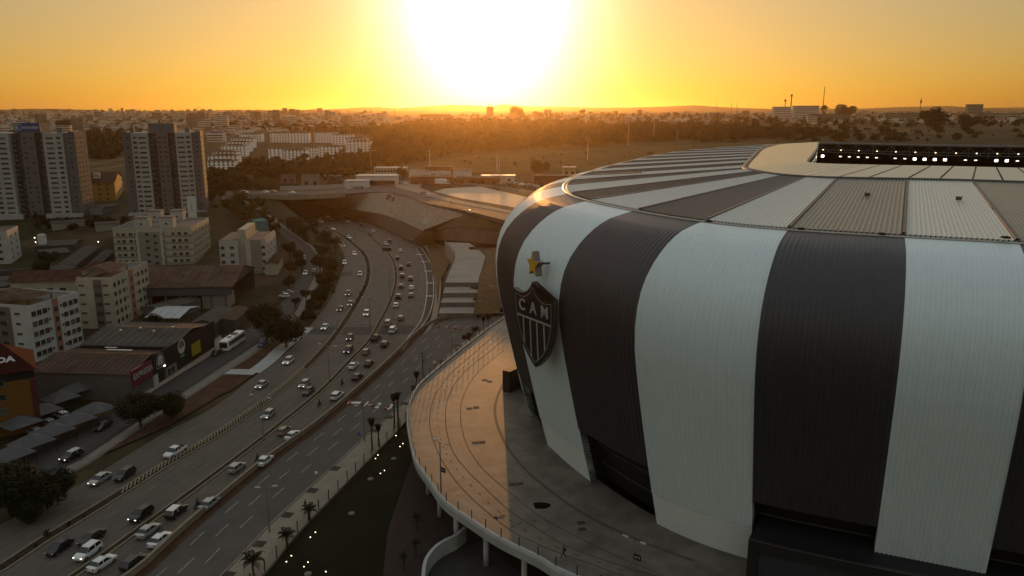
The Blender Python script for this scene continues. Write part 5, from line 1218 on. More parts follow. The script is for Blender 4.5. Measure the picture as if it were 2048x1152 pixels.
# ---------------------------------------------------------------- vehicles
def paint(name, c, metal=0.0): return mat('paint_' + name, c, rough=.28, metal=metal, var=.04, scale=.5, spec=.5)
PAINT = {'white': paint('white', (.62, .62, .60)), 'silver': paint('silver', (.36, .36, .35), .35), 'black': paint('black', (.012, .012, .013)), 'dark grey': paint('dark_grey', (.050, .050, .052)), 'grey': paint('grey', (.14, .14, .14), .2),
         'dark red': paint('dark_red', (.085, .014, .014)), 'red': paint('red', (.24, .025, .020)), 'beige': paint('beige', (.30, .26, .20)), 'tan': paint('tan', (.22, .18, .13)), 'blue grey': paint('blue_grey', (.12, .14, .17)), 'blue': paint('blue', (.07, .10, .17))}
M_tyre = mat('tyre_rubber', (.014, .014, .014), rough=.9); M_rim = mat('alloy_rim', (.25, .25, .25), rough=.35, metal=.7); M_cglass = mat('car_glass', (.010, .011, .012), rough=.06, spec=.7)
M_hl_on = mat('headlight_on', (1, 1, 1), emit=(1, .93, .80, 1.5)); M_hl_off = mat('headlight_lens', (.45, .45, .42), rough=.15, spec=.6); M_tl = mat('taillight_lens', (.16, .012, .010), rough=.2); M_tl_on = mat('taillight_bright', (.22, .014, .012), rough=.2); M_plate = mat('number_plate', (.30, .30, .29), rough=.6)
SPEC = {  # length, width, body stations (x, half width, low, belt), glasshouse (rear base, rear roof, front roof, screen base, roof height)
    'sedan': (4.4, 1.74, [(-2.2,.72,.42,.78),(-2.12,.84,.30,.93),(-1.5,.87,.24,.97),(-.8,.87,.22,.94),(.8,.87,.22,.92),(1.5,.86,.24,.84),(2.05,.80,.28,.74),(2.2,.66,.36,.62)], (-1.75,-1.05,.35,1.15,1.42)),
    'hatchback': (3.95, 1.70, [(-1.97,.72,.42,.80),(-1.9,.82,.30,.95),(-1.4,.85,.24,.97),(-.6,.85,.22,.95),(.7,.85,.22,.92),(1.35,.84,.24,.86),(1.85,.78,.28,.74),(1.97,.64,.36,.62)], (-1.9,-1.45,.30,1.08,1.48)),
    'suv': (4.4, 1.82, [(-2.2,.78,.50,.92),(-2.12,.88,.36,1.05),(-1.5,.91,.30,1.07),(-.6,.91,.28,1.05),(.8,.91,.28,1.03),(1.5,.90,.30,.98),(2.05,.84,.34,.86),(2.2,.70,.44,.72)], (-2.1,-1.65,.35,1.15,1.66)),
    'pickup': (5.1, 1.82, [(-2.55,.84,.52,.98),(-2.5,.90,.42,1.02),(-1.6,.91,.34,1.02),(-.6,.91,.32,1.03),(.9,.91,.32,1.03),(1.8,.90,.34,.98),(2.4,.84,.38,.86),(2.55,.70,.46,.74)], (-.75,-.55,.65,1.40,1.68)),
    'van': (4.5, 1.80, [(-2.25,.84,.46,1.25),(-2.2,.88,.34,1.30),(-1.5,.89,.28,1.30),(-.6,.89,.28,1.28),(.8,.89,.28,1.10),(1.6,.88,.30,1.00),(2.1,.82,.34,.88),(2.25,.70,.42,.74)], (-2.2,-2.1,.55,1.35,1.90))}
CARS = {}
def car_parts(kind):
    if kind in CARS: return CARS[kind]
    L, Wd, st, (rb, rr, fr, fb, zr) = SPEC[kind]; P = {}
    mb = MB(); rows = []
    for x, w, lo, hi in st:
        zm = lo + (hi - lo) * .55; rows.append([(x, -w * .92, lo), (x, -w, zm), (x, -w * .94, hi), (x, -w * .5, hi + .03), (x, w * .5, hi + .03), (x, w * .94, hi), (x, w, zm), (x, w * .92, lo)])
    mb.grid([r[::-1] for r in rows]); mb.poly([tuple(p) for p in rows[0]]); mb.poly([tuple(p) for p in rows[-1][::-1]])
    if kind == 'pickup': mb.box(-2.45, -.85, -.80, .80, 1.06, 1.08)
    P['body'] = mb
    w0 = Wd / 2 * .90; w1 = Wd / 2 * .74; zb = st[3][3] - .02
    def at(t, e=0.0):                                # ring of the glasshouse at height fraction t
        return [(rb + (rr - rb) * t - e, -(w0 + (w1 - w0) * t) - e, zb + (zr - zb) * t), (fb + (fr - fb) * t + e, -(w0 + (w1 - w0) * t) - e, zb + (zr - zb) * t), (fb + (fr - fb) * t + e, (w0 + (w1 - w0) * t) + e, zb + (zr - zb) * t), (rb + (rr - rb) * t - e, (w0 + (w1 - w0) * t) + e, zb + (zr - zb) * t)]
    mb = MB(); a, b = at(0), at(.93); mb.grid([a + a[:1], b + b[:1]]); P['windows'] = mb
    mb = MB(); a, b, c = at(.90, .012), at(.97, .015), at(1.0, -.04); mb.grid([a + a[:1], b + b[:1], c + c[:1]]); mb.poly([(p[0], p[1], p[2] + .02) for p in c]); mb.grid([c + c[:1], [(p[0], p[1], p[2] + .02) for p in c + c[:1]]])
    for sy in (-1, 1):                               # pillars in body colour
        for x0, x1 in ((rb, rr), (fb, fr), ((rb + fb) / 2 - .15, (rr + fr) / 2 - .05)):
            d = .07; y0, y1 = sy * (w0 + .012), sy * (w1 + .02)
            q = [(x0 - d, y0, zb), (x0 + d, y0, zb), (x1 + d, y1, zr - .05), (x1 - d, y1, zr - .05)]; mb.poly(q if sy < 0 else q[::-1])
    P['roof'] = mb
    mb = MB()
    if kind == 'pickup':
        for k in (0,): mb.box(-2.40, -.90, -.74, .74, 1.085, 1.10)
        P['cargo_bed'] = mb
    r = .31 if kind in ('sedan', 'hatchback') else .35
    mb = MB(); mb.tube((0, -.11, 0), (0, .11, 0), r, n=14); mb.tube((0, -.125, 0), (0, -.112, 0), r * .62, n=10, m=1); mb.tube((0, .112, 0), (0, .125, 0), r * .62, n=10, m=1); P['wheel'] = mb; P['wheel_r'] = r
    mb = MB(); mb.box(-.06, .05, -.15, .15, -.06, .06); P['headlight'] = mb
    mb = MB(); mb.box(-.03, .05, -.15, .15, -.10, .10); P['taillight'] = mb
    P['hl'] = (st[-2][0] + .10, st[-2][1] - .20, st[-2][3] - .10); P['tl'] = (st[0][0] + .02, st[0][1] - .14, st[1][3] - .16); P['wx'] = (L / 2 - .82, -L / 2 + .80); P['wy'] = Wd / 2 - .12
    CARS[kind] = P; return P
CARM = {}
def recolour(o, m, slot=0): o.material_slots[slot].link = 'OBJECT'; o.material_slots[slot].material = m
def add_car(kind, colour, loc, yaw, label, group, lit=False, far=False, name=None, cat='car', brake=True, roofc=None):
    P = car_parts(kind); key = (kind, far, lit)
    if key not in CARM:
        d = {}
        if far:
            mb = MB()
            for nm, m in (('body', 0), ('roof', 0), ('windows', 1)): mb.merge(P[nm].v, P[nm].f, m)
            for x in P['wx']:
                for sy in (-1, 1): mb.merge([(v[0] + x, v[1] + sy * P['wy'], v[2] + P['wheel_r']) for v in P['wheel'].v], P['wheel'].f, 2)
            for sy in (-1, 1):
                x, y, z = P['hl']; mb.merge([(v[0] + x, v[1] + sy * y, v[2] + z) for v in P['headlight'].v], P['headlight'].f, 3)
                x, y, z = P['tl']; mb.merge([(v[0] + x, v[1] + sy * y, v[2] + z) for v in P['taillight'].v], P['taillight'].f, 4)
            d['all'] = mb.mesh('car', [PAINT['white'], M_cglass, M_tyre, M_hl_on if lit else M_hl_off, M_tl_on])
        else:
            d['body'] = P['body'].mesh('body', PAINT['white']); d['roof'] = P['roof'].mesh('roof', PAINT['white']); d['windows'] = P['windows'].mesh('windows', M_cglass); d['wheel'] = P['wheel'].mesh('wheel', [M_tyre, M_tyre]); rb_ = MB(); rb_.tube((0, -.128, 0), (0, .128, 0), P['wheel_r'] * .60, n=12); d['rim'] = rb_.mesh('rim', M_rim)
            if 'cargo_bed' in P: d['cargo_bed'] = P['cargo_bed'].mesh('cargo_bed', M_tyre)
            d['headlight'] = P['headlight'].mesh('headlight', M_hl_on if lit else M_hl_off); d['taillight'] = P['taillight'].mesh('taillight', M_tl_on if brake else M_tl)
        CARM[key] = d
    d = CARM[key]; nm = name or ('pickup_truck' if kind == 'pickup' else 'van' if kind == 'van' else 'car')
    if far:
        o = put(nm, d['all'], None, loc, yaw); recolour(o, PAINT[colour]); return tag(o, label, cat, group)
    o = thing(nm, label, cat, loc, yaw, group)
    recolour(put('body', d['body'], o), PAINT[colour]); recolour(put('roof', d['roof'], o), PAINT[roofc or colour]); put('windows', d['windows'], o)
    if 'cargo_bed' in d: put('cargo_bed', d['cargo_bed'], o)
    for x in P['wx']:
        for sy in (-1, 1):
            wh_ = put('wheel', d['wheel'], o, (x, sy * P['wy'], P['wheel_r'])); put('rim', d['rim'], wh_, (0, sy * .006, 0))
    for sy in (-1, 1):
        x, y, z = P['hl']; put('headlight', d['headlight'], o, (x, sy * y, z)); x, y, z = P['tl']; put('taillight', d['taillight'], o, (x, sy * y, z))
    return o
# (px, py, kind, colour, lane bundle, facing: T towards us / A away, lit)
TRAFFIC = [
 (561,421,'hatchback','white','L','T',0),(572,419,'sedan','white','L','T',0),(596,426,'suv','grey','L','T',0),(603,422,'sedan','dark grey','M','T',0),(622,426.5,'sedan','white','M','T',0),(613,433,'sedan','dark grey','L','T',0),(639,430,'hatchback','silver','M','T',0),(640,434.5,'suv','black','M','T',0),(656,434,'sedan','white','R','A',0),(662,439,'hatchback','red','R','A',0),(673,437,'sedan','dark red','R','A',0),(696,443,'sedan','white','R','A',0),
 (625,445,'suv','dark grey','L','T',0),(642,443.5,'van','white','M','T',0),(617,453,'hatchback','black','L','T',1),(666,458,'sedan','white','M','T',1),(724,452,'suv','black','R','A',0),(723,459.5,'hatchback','silver','R','A',0),(746,462,'sedan','white','R','A',0),(741,468,'sedan','grey','R','A',0),(660,471,'hatchback','silver','L','T',1),(669,479,'suv','silver','L','T',1),(698,475,'sedan','white','M','T',1),(686,491,'sedan','silver','L','T',1),(709,508,'hatchback','white','M','T',1),(689,526,'hatchback','white','L','T',1),
 (772,489,'pickup','white','R','A',0),(779,483,'suv','dark grey','R','A',0),(801,502,'sedan','white','R','A',0),(795,517,'hatchback','black','R','A',0),(817,530,'sedan','black','R','A',0),(802,537,'suv','black','R','A',0),(804.5,553,'suv','dark grey','R','A',0),(821,559,'suv','black','R','A',0),(802,574,'hatchback','dark red','R','A',0),(823,577,'sedan','white','R','A',0),(822,592,'sedan','grey','R','A',0),(797,595,'suv','black','R','A',0),(792,612,'sedan','white','R','A',0),(802,638,'hatchback','grey','R','A',0),(776,649,'van','beige','R','A',0),(786,663,'van','white','R','A',0),
 (720,549,'hatchback','silver','M','T',1),(696,589,'suv','dark grey','L','T',1),(701,609,'hatchback','blue grey','L','T',1),(680,619,'sedan','black','L','T',1),(733,629,'suv','white','M','T',1),(650,656,'sedan','white','L','T',1),(700,677,'hatchback','dark red','M','T',1),(752,679,'pickup','black','R','A',0),(770,691,'suv','black','R','A',0),
 (697,703,'suv','black','M','T',1),(733,706,'hatchback','tan','R','A',0),(738,729,'sedan','black','R','A',0),(707,734,'sedan','white','R','A',0),(715,756,'sedan','black','R','A',0),(577,725,'suv','white','L','T',1),(524,772,'sedan','silver','L','T',1),(609,771,'hatchback','silver','M','T',1),(617,785,'sedan','dark grey','M','T',0),(674,795,'suv','white','R','A',0),(537,832,'hatchback','silver','M','T',1),(569,865,'hatchback','tan','R','A',0),(587,874,'sedan','white','R','A',0),(530,925,'sedan','white','R','A',0),
 (351,907,'pickup','white','L','T',0),(201,962,'sedan','silver','L','T',1),(250,954,'suv','black','L','T',0),(474,939,'hatchback','silver','R','A',0),(283,1034,'suv','black','M','T',1),(353,1028,'suv','black','R','A',0),(420,1011,'sedan','silver','R','A',0),(297,1066,'sedan','silver','R','A',0),(321,1084,'sedan','white','R','A',0),(184,1080,'sedan','black','M','T',0),(177,1109,'suv','white','M','T',1),(120,1099,'sedan','black','M','T',0),(205,1131,'sedan','white','R','A',0),(269,1131,'suv','black','R','A',0)]
LINES = {'L': between(hw_left, div1, .5), 'M': between(div1, div2, .5), 'R': between(div2, hw_right, .5)}
WHERE = {'L': 'on the left carriageway', 'M': 'on the oncoming middle carriageway', 'R': 'in the stadium side queue'}
cnt = {}
for x, y, kind, col, ln, fc, lit in sorted(TRAFFIC, key=lambda c: -c[1]):
    p = G(x, y + 1.5, .012); t = tangent_at(LINES[ln], p); yaw = math.atan2(t.y, t.x) + (math.pi if fc == 'T' else 0) + R(RNG.normal() * 1.2)
    nm = {'suv': 'sport utility car', 'pickup': 'pickup truck', 'van': 'van'}.get(kind, kind); k = (col, nm, ln); cnt[k] = cnt.get(k, 0) + 1
    tot = sum(1 for c in TRAFFIC if c[3] == col and {'suv': 'sport utility car', 'pickup': 'pickup truck', 'van': 'van'}.get(c[2], c[2]) == nm and c[4] == ln)
    lab = f'{col} {nm} {WHERE[ln]}' + ('' if tot == 1 else f', {ORD[cnt[k] - 1]} up the picture')
    cat = {'pickup': 'pickup truck', 'van': 'van'}.get(kind, 'car')
    add_car(kind, col, p, yaw, lab, 'traffic on the highway', bool(lit), p.y > 330, cat=cat, roofc='white' if (x, y) == (353, 1028) else None)
ST = between([GT(*p) for p in st_left], [GT(*p) for p in st_right], .5)
OTHER = [(611,547,'hatchback','white','T','white hatchback on the side street beside the palms, nearest of the three'),(628,543,'sedan','silver','A','silver sedan driving up the side street beside the palms'),(608,518,'suv','white','T','white car higher on the side street, half hidden by trees'),(576,586,'sedan','silver','P','silver sedan parked on the yard beside the warehouse'),(569,593,'hatchback','white','P','white hatchback parked behind the silver sedan by the warehouse'),
         (144,916,'suv','black','T','black car with a pale roof and one headlight lit on the near side street'),(207,855,'sedan','black','T','black sedan parked in shadow on the side street near the carports'),(433,708,'hatchback','black','T','black hatchback behind the bus on the side street'),(448,398,'sedan','silver','A','silver sedan at the very top of the side street')]
for x, y, kind, col, fc, lab in OTHER:
    p = GT(x, y + 1.5, .36); t = tangent_at(ST, p); yaw = math.atan2(t.y, t.x) + {'T': math.pi, 'A': 0, 'P': R(65)}[fc]
    add_car(kind, col, p, yaw, lab, None, x in (144, 628, 611), p.y > 330, roofc='silver' if x == 144 else None)
UP = between(line_px(far_edge, ZU), line_px(near_edge, ZU), .5)
for x, y, kind, col, lab in [(490,386,'van','white','white van crossing the overpass'),(532,385,'sedan','white','white car on the overpass behind the white van'),(547,384,'hatchback','tan','tan hatchback in the middle of the overpass'),(584,386,'sedan','white','white sedan at the right end of the overpass'),(847,386,'pickup','black','black pickup waiting on the upper road by the island'),(858,392,'hatchback','white','white hatchback close behind the black pickup on the upper road'),(940,425,'sedan','silver','silver sedan on the upper road above the grass bank')]:
    p = G(x, y + 1, ZU + .02); t = tangent_at(UP, p) if x > 690 else Vector((1, .05, 0)); add_car(kind, col, p, math.atan2(t.y, t.x), lab, None, False, True, cat='van' if kind == 'van' else 'car')
for i, (x, y, col) in enumerate([(1004,368,'silver'),(1021,369,'dark grey'),(1034,370,'grey'),(1045,370.5,'white'),(1060,372,'silver'),(1074,374,'white'),(1080,381,'white')]):
    p = G(x, y, 17.25); add_car(('sedan', 'hatchback', 'suv')[i % 3], col, p, R(10), f'{ORD[i]} car from the left in the parked row beyond the pale forecourt, {col}', 'cars parked beyond the forecourt', False, True)
for i, (x, y, col) in enumerate([(697,378,'white'),(715,377,'silver'),(803,367,'grey'),(812,368,'white'),(1092,388,'silver')]):
    p = G(x, y, 17.1); add_car(('van', 'van', 'sedan', 'hatchback', 'sedan')[i], col, p, R(15), ('white van by the white fence at the left of the strip', 'silver van by the white fence at the left of the strip', 'grey car parked under the roundish tree of the strip', 'white car parked next to the grey one under the roundish tree', 'silver car half hidden by the shoulder of the stadium')[i], None, False, True, cat='van' if i < 2 else 'car')
for i, (x, y) in enumerate([(124,835),(96,850),(70,868)]): p = G(x, y, .02); add_car('hatchback', 'white' if i == 0 else 'silver', p, math.atan2(ax.y, ax.x) + math.pi / 2, f'pale car parked between the carport rows, {ORD[i]} from the shops', 'cars under the carports', False, False, brake=False)
# bus
def bus(label, loc, yaw, L=12.0, col=PAINT['white'], H=3.1, Wd=2.5, name='bus', cat='bus'):
    o = thing(name, label, cat, loc, yaw); mb = MB(); rows = []
    for x, s, zt in ((-L / 2, .94, .96), (-L / 2 + .25, 1, 1), (L / 2 - .5, 1, 1), (L / 2, .93, .95)):
        w = Wd / 2 * s; rows.append([(x, -w, .35), (x, -w, H * zt - .25), (x, -w * .9, H * zt), (x, w * .9, H * zt), (x, w, H * zt - .25), (x, w, .35)])
    mb.grid([r[::-1] for r in rows]); mb.poly(rows[0]); mb.poly(rows[-1][::-1]); mb.build('body', col, o)
    for sy in (-1, 1):
        n = int(L / 1.6)
        for k in range(n):
            x0 = -L / 2 + .5 + (L - 1.3) * k / n; x1 = x0 + (L - 1.3) / n - .12; y = sy * (Wd / 2 + .012); mb = MB(); q = [(x0, y, H * .47), (x1, y, H * .47), (x1, y, H * .83), (x0, y, H * .83)]; mb.poly(q if sy < 0 else q[::-1]); mb.build('window', M_cglass, o)
    mb = MB(); q = [(L / 2 + .02, -Wd * .45, H * .38), (L / 2 + .02, Wd * .45, H * .38), (L / 2 + .01, Wd * .44, H * .86), (L / 2 + .01, -Wd * .44, H * .86)]; mb.poly(q); mb.build('windscreen', M_cglass, o)
    mb = MB(); mb.tube((0, -.14, 0), (0, .14, 0), .48, n=14); mb.tube((0, -.155, 0), (0, -.142, 0), .26, n=10, m=1); mb.tube((0, .142, 0), (0, .155, 0), .26, n=10, m=1); me = mb.mesh('wheel', [M_tyre, M_rim])
    for x in (L / 2 - 2.6, -L / 2 + 3.2):
        for sy in (-1, 1): put('wheel', me, o, (x, sy * (Wd / 2 - .15), .48))
    mb = MB(); mb.box(-L * .2, -L * .05, -.7, .7, H + .002, H + .28); mb.box(L * .1, L * .2, -.5, .5, H + .002, H + .14); mb.build('roof_hatch', W_grey, o)
    for sy in (-1, 1): mb = MB(); mb.box(L / 2 - .05, L / 2 + .03, sy * .8 - .2, sy * .8 + .2, .65, .85); mb.build('headlight', M_hl_off, o)
    return o
p = GT(466, 692, .35); t = tangent_at(ST, p); bus('long white city bus on the side street beside the shops', p, math.atan2(t.y, t.x) + math.pi, 11.5)
p = GT(526, 692, .35); t = tangent_at(ST, p); add_car('van', 'blue', p, math.atan2(t.y, t.x) + math.pi, 'blue van parked at the kerb under the big tree', None, False, False, cat='van')
# lorry on the upper cross road
p = G(886, 370, 17.1); o = thing('lorry', 'white box lorry on the cross road before the red walls', 'lorry', p, R(-2)); mb = MB(); mb.box(-5.2, 2.2, -1.25, 1.25, 1.0, 4.0); mb.build('cargo_box', PAINT['white'], o)
mb = MB(); rows = [[(2.4, y, .6), (4.5, y, .6), (4.55, y, 1.7), (4.0, y, 3.0), (2.4, y, 3.2)] for y in (-1.15, 1.15)]; mb.grid([r + r[:1] for r in rows]); mb.poly(rows[0]); mb.poly(rows[1][::-1]); mb.build('cab', PAINT['white'], o)
mb = MB(); mb.poly([(4.57, -1.0, 1.75), (4.57, 1.0, 1.75), (4.08, 1.0, 2.9), (4.08, -1.0, 2.9)]); mb.poly([(2.9, -1.17, 1.8), (4.2, -1.17, 1.8), (3.9, -1.17, 2.8), (2.9, -1.17, 2.8)]); mb.build('cab_window', M_cglass, o); mb = MB(); mb.box(-5.2, 4.3, -.9, .9, .55, .95); mb.build('chassis', M_black, o)
mb = MB(); mb.tube((0, -.16, 0), (0, .16, 0), .5, n=12); me = mb.mesh('wheel', M_tyre)
for x in (3.6, -2.6, -3.8):
    for sy in (-1, 1): put('wheel', me, o, (x, sy * 1.05, .5))

# ---------------------------------------------------------------- people and motorcycles
M_skin = mat('skin', (.20, .11, .07), rough=.6); M_cloth = mat('dark_jacket', (.018, .018, .022), rough=.85); M_jeans = mat('dark_trousers', (.022, .022, .028), rough=.9); M_hair = mat('dark_hair', (.010, .008, .006), rough=.7); M_shoe = mat('shoe_black', (.012, .012, .012), rough=.6)
def person_mesh(name, J, shirt=M_cloth, legs=M_jeans):
    """J: joint positions; one skinned, continuous body"""
    pts, edges, rad, zone = [], [], [], []
    def chain(names, radii, root=None, zn=0):
        prev = root
        for n_, r_ in zip(names, radii):
            pts.append(J[n_]); rad.append(r_); zone.append(zn); i = len(pts) - 1
            if prev is not None: edges.append((prev, i))
            prev = i
        return prev
    pel = chain(['pelvis'], [.135], None, 1); chest = chain(['waist', 'chest'], [.125, .155], pel); nk = chain(['neck'], [.06], chest, 2); chain(['head0', 'head1'], [.095, .085], nk, 2)
    for s in 'LR':
        chain(['sho' + s, 'elb' + s, 'wri' + s], [.062, .047, .036], chest); e = len(pts) - 1; chain(['han' + s], [.04], e, 2)
        chain(['hip' + s, 'kne' + s, 'ank' + s], [.09, .065, .045], pel, 1); e = len(pts) - 1; chain(['toe' + s], [.038], e, 3)
    me = bpy.data.meshes.new(name); me.from_pydata([tuple(p) for p in pts], edges, []); o = bpy.data.objects.new(name, me); COL.objects.link(o)
    m = o.modifiers.new('skin', 'SKIN')
    for i, r_ in enumerate(rad): me.skin_vertices[0].data[i].radius = (r_, r_ * (.78 if i in (0, 1, 2) else 1)); me.skin_vertices[0].data[i].use_root = (i == 0)
    o.modifiers.new('sub', 'SUBSURF').levels = 1
    dg = bpy.context.evaluated_depsgraph_get(); out = bpy.data.meshes.new_from_object(o.evaluated_get(dg)); bpy.data.objects.remove(o)
    out.materials.clear()
    for mm in (shirt, legs, M_skin, M_shoe): out.materials.append(mm)
    P3 = np.array([tuple(p) for p in pts]); Z = np.array(zone)
    for f in out.polygons: f.material_index = int(Z[np.argmin(((P3 - np.array(f.center)) ** 2).sum(1))]); f.use_smooth = True
    out.name = name; return out
V = Vector
walkJ = dict(pelvis=V((0,0,.95)),waist=V((.01,0,1.12)),chest=V((.03,0,1.34)),neck=V((.05,0,1.50)),head0=V((.07,0,1.62)),head1=V((.08,0,1.70)),shoL=V((.03,.19,1.42)),elbL=V((.12,.24,1.16)),wriL=V((.26,.22,.96)),hanL=V((.31,.21,.88)),shoR=V((.03,-.19,1.42)),elbR=V((-.12,-.24,1.17)),wriR=V((-.14,-.23,.92)),hanR=V((-.13,-.22,.83)),
             hipL=V((0,.10,.90)),kneL=V((-.10,.11,.50)),ankL=V((-.36,.11,.14)),toeL=V((-.26,.11,.04)),hipR=V((0,-.10,.90)),kneR=V((.22,-.11,.52)),ankR=V((.30,-.11,.09)),toeR=V((.46,-.11,.05)))
standJ = {k: v.copy() for k, v in walkJ.items()}
standJ.update(kneL=V((.02,.11,.50)),ankL=V((0,.11,.09)),toeL=V((.16,.12,.04)),kneR=V((.02,-.11,.50)),ankR=V((0,-.11,.09)),toeR=V((.16,-.12,.04)),elbL=V((0,.25,1.15)),wriL=V((.05,.25,.92)),hanL=V((.07,.25,.84)),elbR=V((0,-.25,1.15)),wriR=V((.05,-.25,.92)),hanR=V((.07,-.25,.84)))
rideJ = dict(pelvis=V((-.15,0,.88)),waist=V((-.08,0,1.04)),chest=V((.02,0,1.25)),neck=V((.08,0,1.41)),head0=V((.12,0,1.52)),head1=V((.13,0,1.60)),shoL=V((.05,.19,1.32)),elbL=V((.26,.30,1.12)),wriL=V((.44,.30,1.10)),hanL=V((.50,.29,1.09)),shoR=V((.05,-.19,1.32)),elbR=V((.26,-.30,1.12)),wriR=V((.44,-.30,1.10)),hanR=V((.50,-.29,1.09)),
             hipL=V((-.12,.12,.86)),kneL=V((.26,.20,.72)),ankL=V((.06,.20,.36)),toeL=V((.20,.20,.31)),hipR=V((-.12,-.12,.86)),kneR=V((.26,-.20,.72)),ankR=V((.06,-.20,.36)),toeR=V((.20,-.20,.31)))
PM = {'walk': person_mesh('person', walkJ), 'stand': person_mesh('person', standJ), 'ride': person_mesh('person', rideJ)}
mb = MB()
for k in range(5):
    for a in range(8): pass
def cap_mesh(r, nm, m):
    bm = bmesh.new(); bmesh.ops.create_icosphere(bm, subdivisions=2, radius=r); me = bpy.data.meshes.new(nm); bm.to_mesh(me); bm.free(); me.materials.append(m); me.polygons.foreach_set('use_smooth', [True] * len(me.polygons)); return me
me_hair = cap_mesh(.112, 'hair', M_hair); me_helmet = cap_mesh(.15, 'helmet', mat('helmet_black', (.012, .012, .012), rough=.25))
def person(pose, label, loc, yaw, group=None):
    o = put('person', PM[pose], None, loc, yaw); tag(o, label, 'person', group); h = {'walk': walkJ, 'stand': standJ, 'ride': rideJ}[pose]['head1']
    put('helmet' if pose == 'ride' else 'hair', me_helmet if pose == 'ride' else me_hair, o, h + V((-.015 if pose != 'ride' else 0, 0, .02 if pose != 'ride' else -.02))); return o
pp = person('walk', 'lone pedestrian in dark clothes with a backpack walking on the raised walkway', G(1127, 1117, ZD + .01), R(200)); mb = MB(); mb.box(-.30, -.12, -.15, .15, 1.08, 1.48); mb.build('backpack', M_black, pp)
person('stand', 'dark figure standing on the pavement by the first short palm', G(611, 1019, .15), R(60))
for i, (x, y) in enumerate([(855,382),(861,380.5),(902,409.5),(917,374)]): person('walk' if i % 2 else 'stand', 'distant pedestrian ' + ('by the grass edge of the upper road', 'a step right of another one on the upper road', 'on the upper pavement beside the grass island', 'at the rear corner of the pale forecourt')[i], G(x, y, 17.2), R(40 * i))
def moto_parts():
    d = {}; mb = MB()
    n = 14; ro, ri = .31, .22
    mb.tube((0, -.06, 0), (0, .06, 0), .30, n=14); mb.tube((0, -.065, 0), (0, .065, 0), .19, n=10, m=1); d['wheel'] = mb.mesh('wheel', [M_tyre, M_rim])
    mb = MB(); mb.path([(-.62, 0, .55), (-.25, 0, .72), (.12, 0, .80), (.38, 0, .92)], [.09, .12, .15, .07], 8); mb.tube((-.1, 0, .35), (.2, 0, .62), .16, .13, 8); mb.tube((.42, 0, .98), (.68, 0, .30), .045, n=6); mb.tube((-.62, .1, .32), (-.1, .12, .36), .04, n=6); d['frame'] = mb.mesh('frame', PAINT['black'])
    mb = MB(); mb.box(-.70, .02, -.13, .13, .78, .86); d['saddle'] = mb.mesh('saddle', M_black); mb = MB(); mb.tube((.45, -.34, 1.05), (.45, .34, 1.05), .022, n=6); d['handlebar'] = mb.mesh('handlebar', M_rim); mb = MB(); mb.tube((.50, 0, .88), (.60, 0, .88), .09, n=8); d['headlight'] = mb.mesh('headlight', M_hl_off); return d
MP = moto_parts()
for i, (x, y, ln, fc, wh) in enumerate([(657,447,'M','T','near the tunnel mouth behind the white van'),(710,471,'M','T','alone on the outer bend of the middle carriageway'),(773,485,'R','A','ahead of the white pickup by the gantry sign'),(684,768,'R','A','left of the black sedan before the barrier wall'),(639,810,'R','A','alone behind the white sport utility car'),(395,1013,'R','A','left of the silver sedan half hidden by the wall'),(515,921,'R','A','beside the car hidden by the barrier wall')]):
    p = G(x, y + 2, .012); t = tangent_at(LINES[ln], p); yaw = math.atan2(t.y, t.x) + (math.pi if fc == 'T' else 0)
    o = thing('motorcycle', 'black motorcycle ' + wh, 'motorcycle', p, yaw, 'motorcycles among the traffic')
    for xx in (-.62, .66): put('wheel', MP['wheel'], o, (xx, 0, .30))
    for k in ('frame', 'saddle', 'handlebar', 'headlight'): put(k, MP[k], o)
    person('ride', 'helmeted rider on the motorcycle ' + wh, p + V((0, 0, .0)), yaw, 'motorcycle riders')
# ---------------------------------------------------------------- trees and palms
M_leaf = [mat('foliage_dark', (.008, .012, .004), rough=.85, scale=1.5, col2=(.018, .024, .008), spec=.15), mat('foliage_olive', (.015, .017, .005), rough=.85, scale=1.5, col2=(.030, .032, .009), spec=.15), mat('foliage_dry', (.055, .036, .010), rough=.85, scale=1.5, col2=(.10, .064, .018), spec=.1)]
M_bark = mat('bark', (.035, .026, .018), rough=.95, scale=3, col2=(.060, .045, .032))
def leaf_cloud(n, size, rng, flat=.8, lobes=11, shell=.75):
    """leaf-sized faces scattered through the lobes of a crown of unit radius"""
    c = rng.normal(size=(lobes, 3)); c /= np.linalg.norm(c, axis=1)[:, None]; c *= (rng.random((lobes, 1)) ** .5) * .68; c[:, 2] *= flat; r = .26 + rng.random(lobes) * .24
    k = rng.integers(0, lobes, n); d = rng.normal(size=(n, 3)); d /= np.linalg.norm(d, axis=1)[:, None]
    p = c[k] + d * (r[k] * (shell + (1 - shell) * 1.3 * rng.random(n)))[:, None]; p[:, 2] *= .92
    nrm = d + rng.normal(size=(n, 3)) * .7; nrm[:, 2] += .3; nrm /= np.linalg.norm(nrm, axis=1)[:, None]
    a = np.cross(nrm, rng.normal(size=(n, 3))); a /= np.linalg.norm(a, axis=1)[:, None]; b = np.cross(nrm, a)
    s = size * (.6 + .8 * rng.random(n))[:, None]
    v = np.stack([p - a * s, p - b * s * .55, p + a * s, p + b * s * .55], 1).reshape(-1, 3)
    return v, np.arange(4 * n).reshape(-1, 4)
CROWN = []
for i in range(5):
    v, f = leaf_cloud(3200, .075, np.random.default_rng(20 + i), .8, 13); mi = (np.random.default_rng(i).random(len(f)) < .3).astype(int)
    CROWN.append(np_mesh('crown', v, f, [M_leaf[0 if i != 3 else 1], M_leaf[1]], False, mi))
CROWN_DRY = np_mesh('crown', *leaf_cloud(1300, .085, np.random.default_rng(40), .8, 12), [M_leaf[2]])
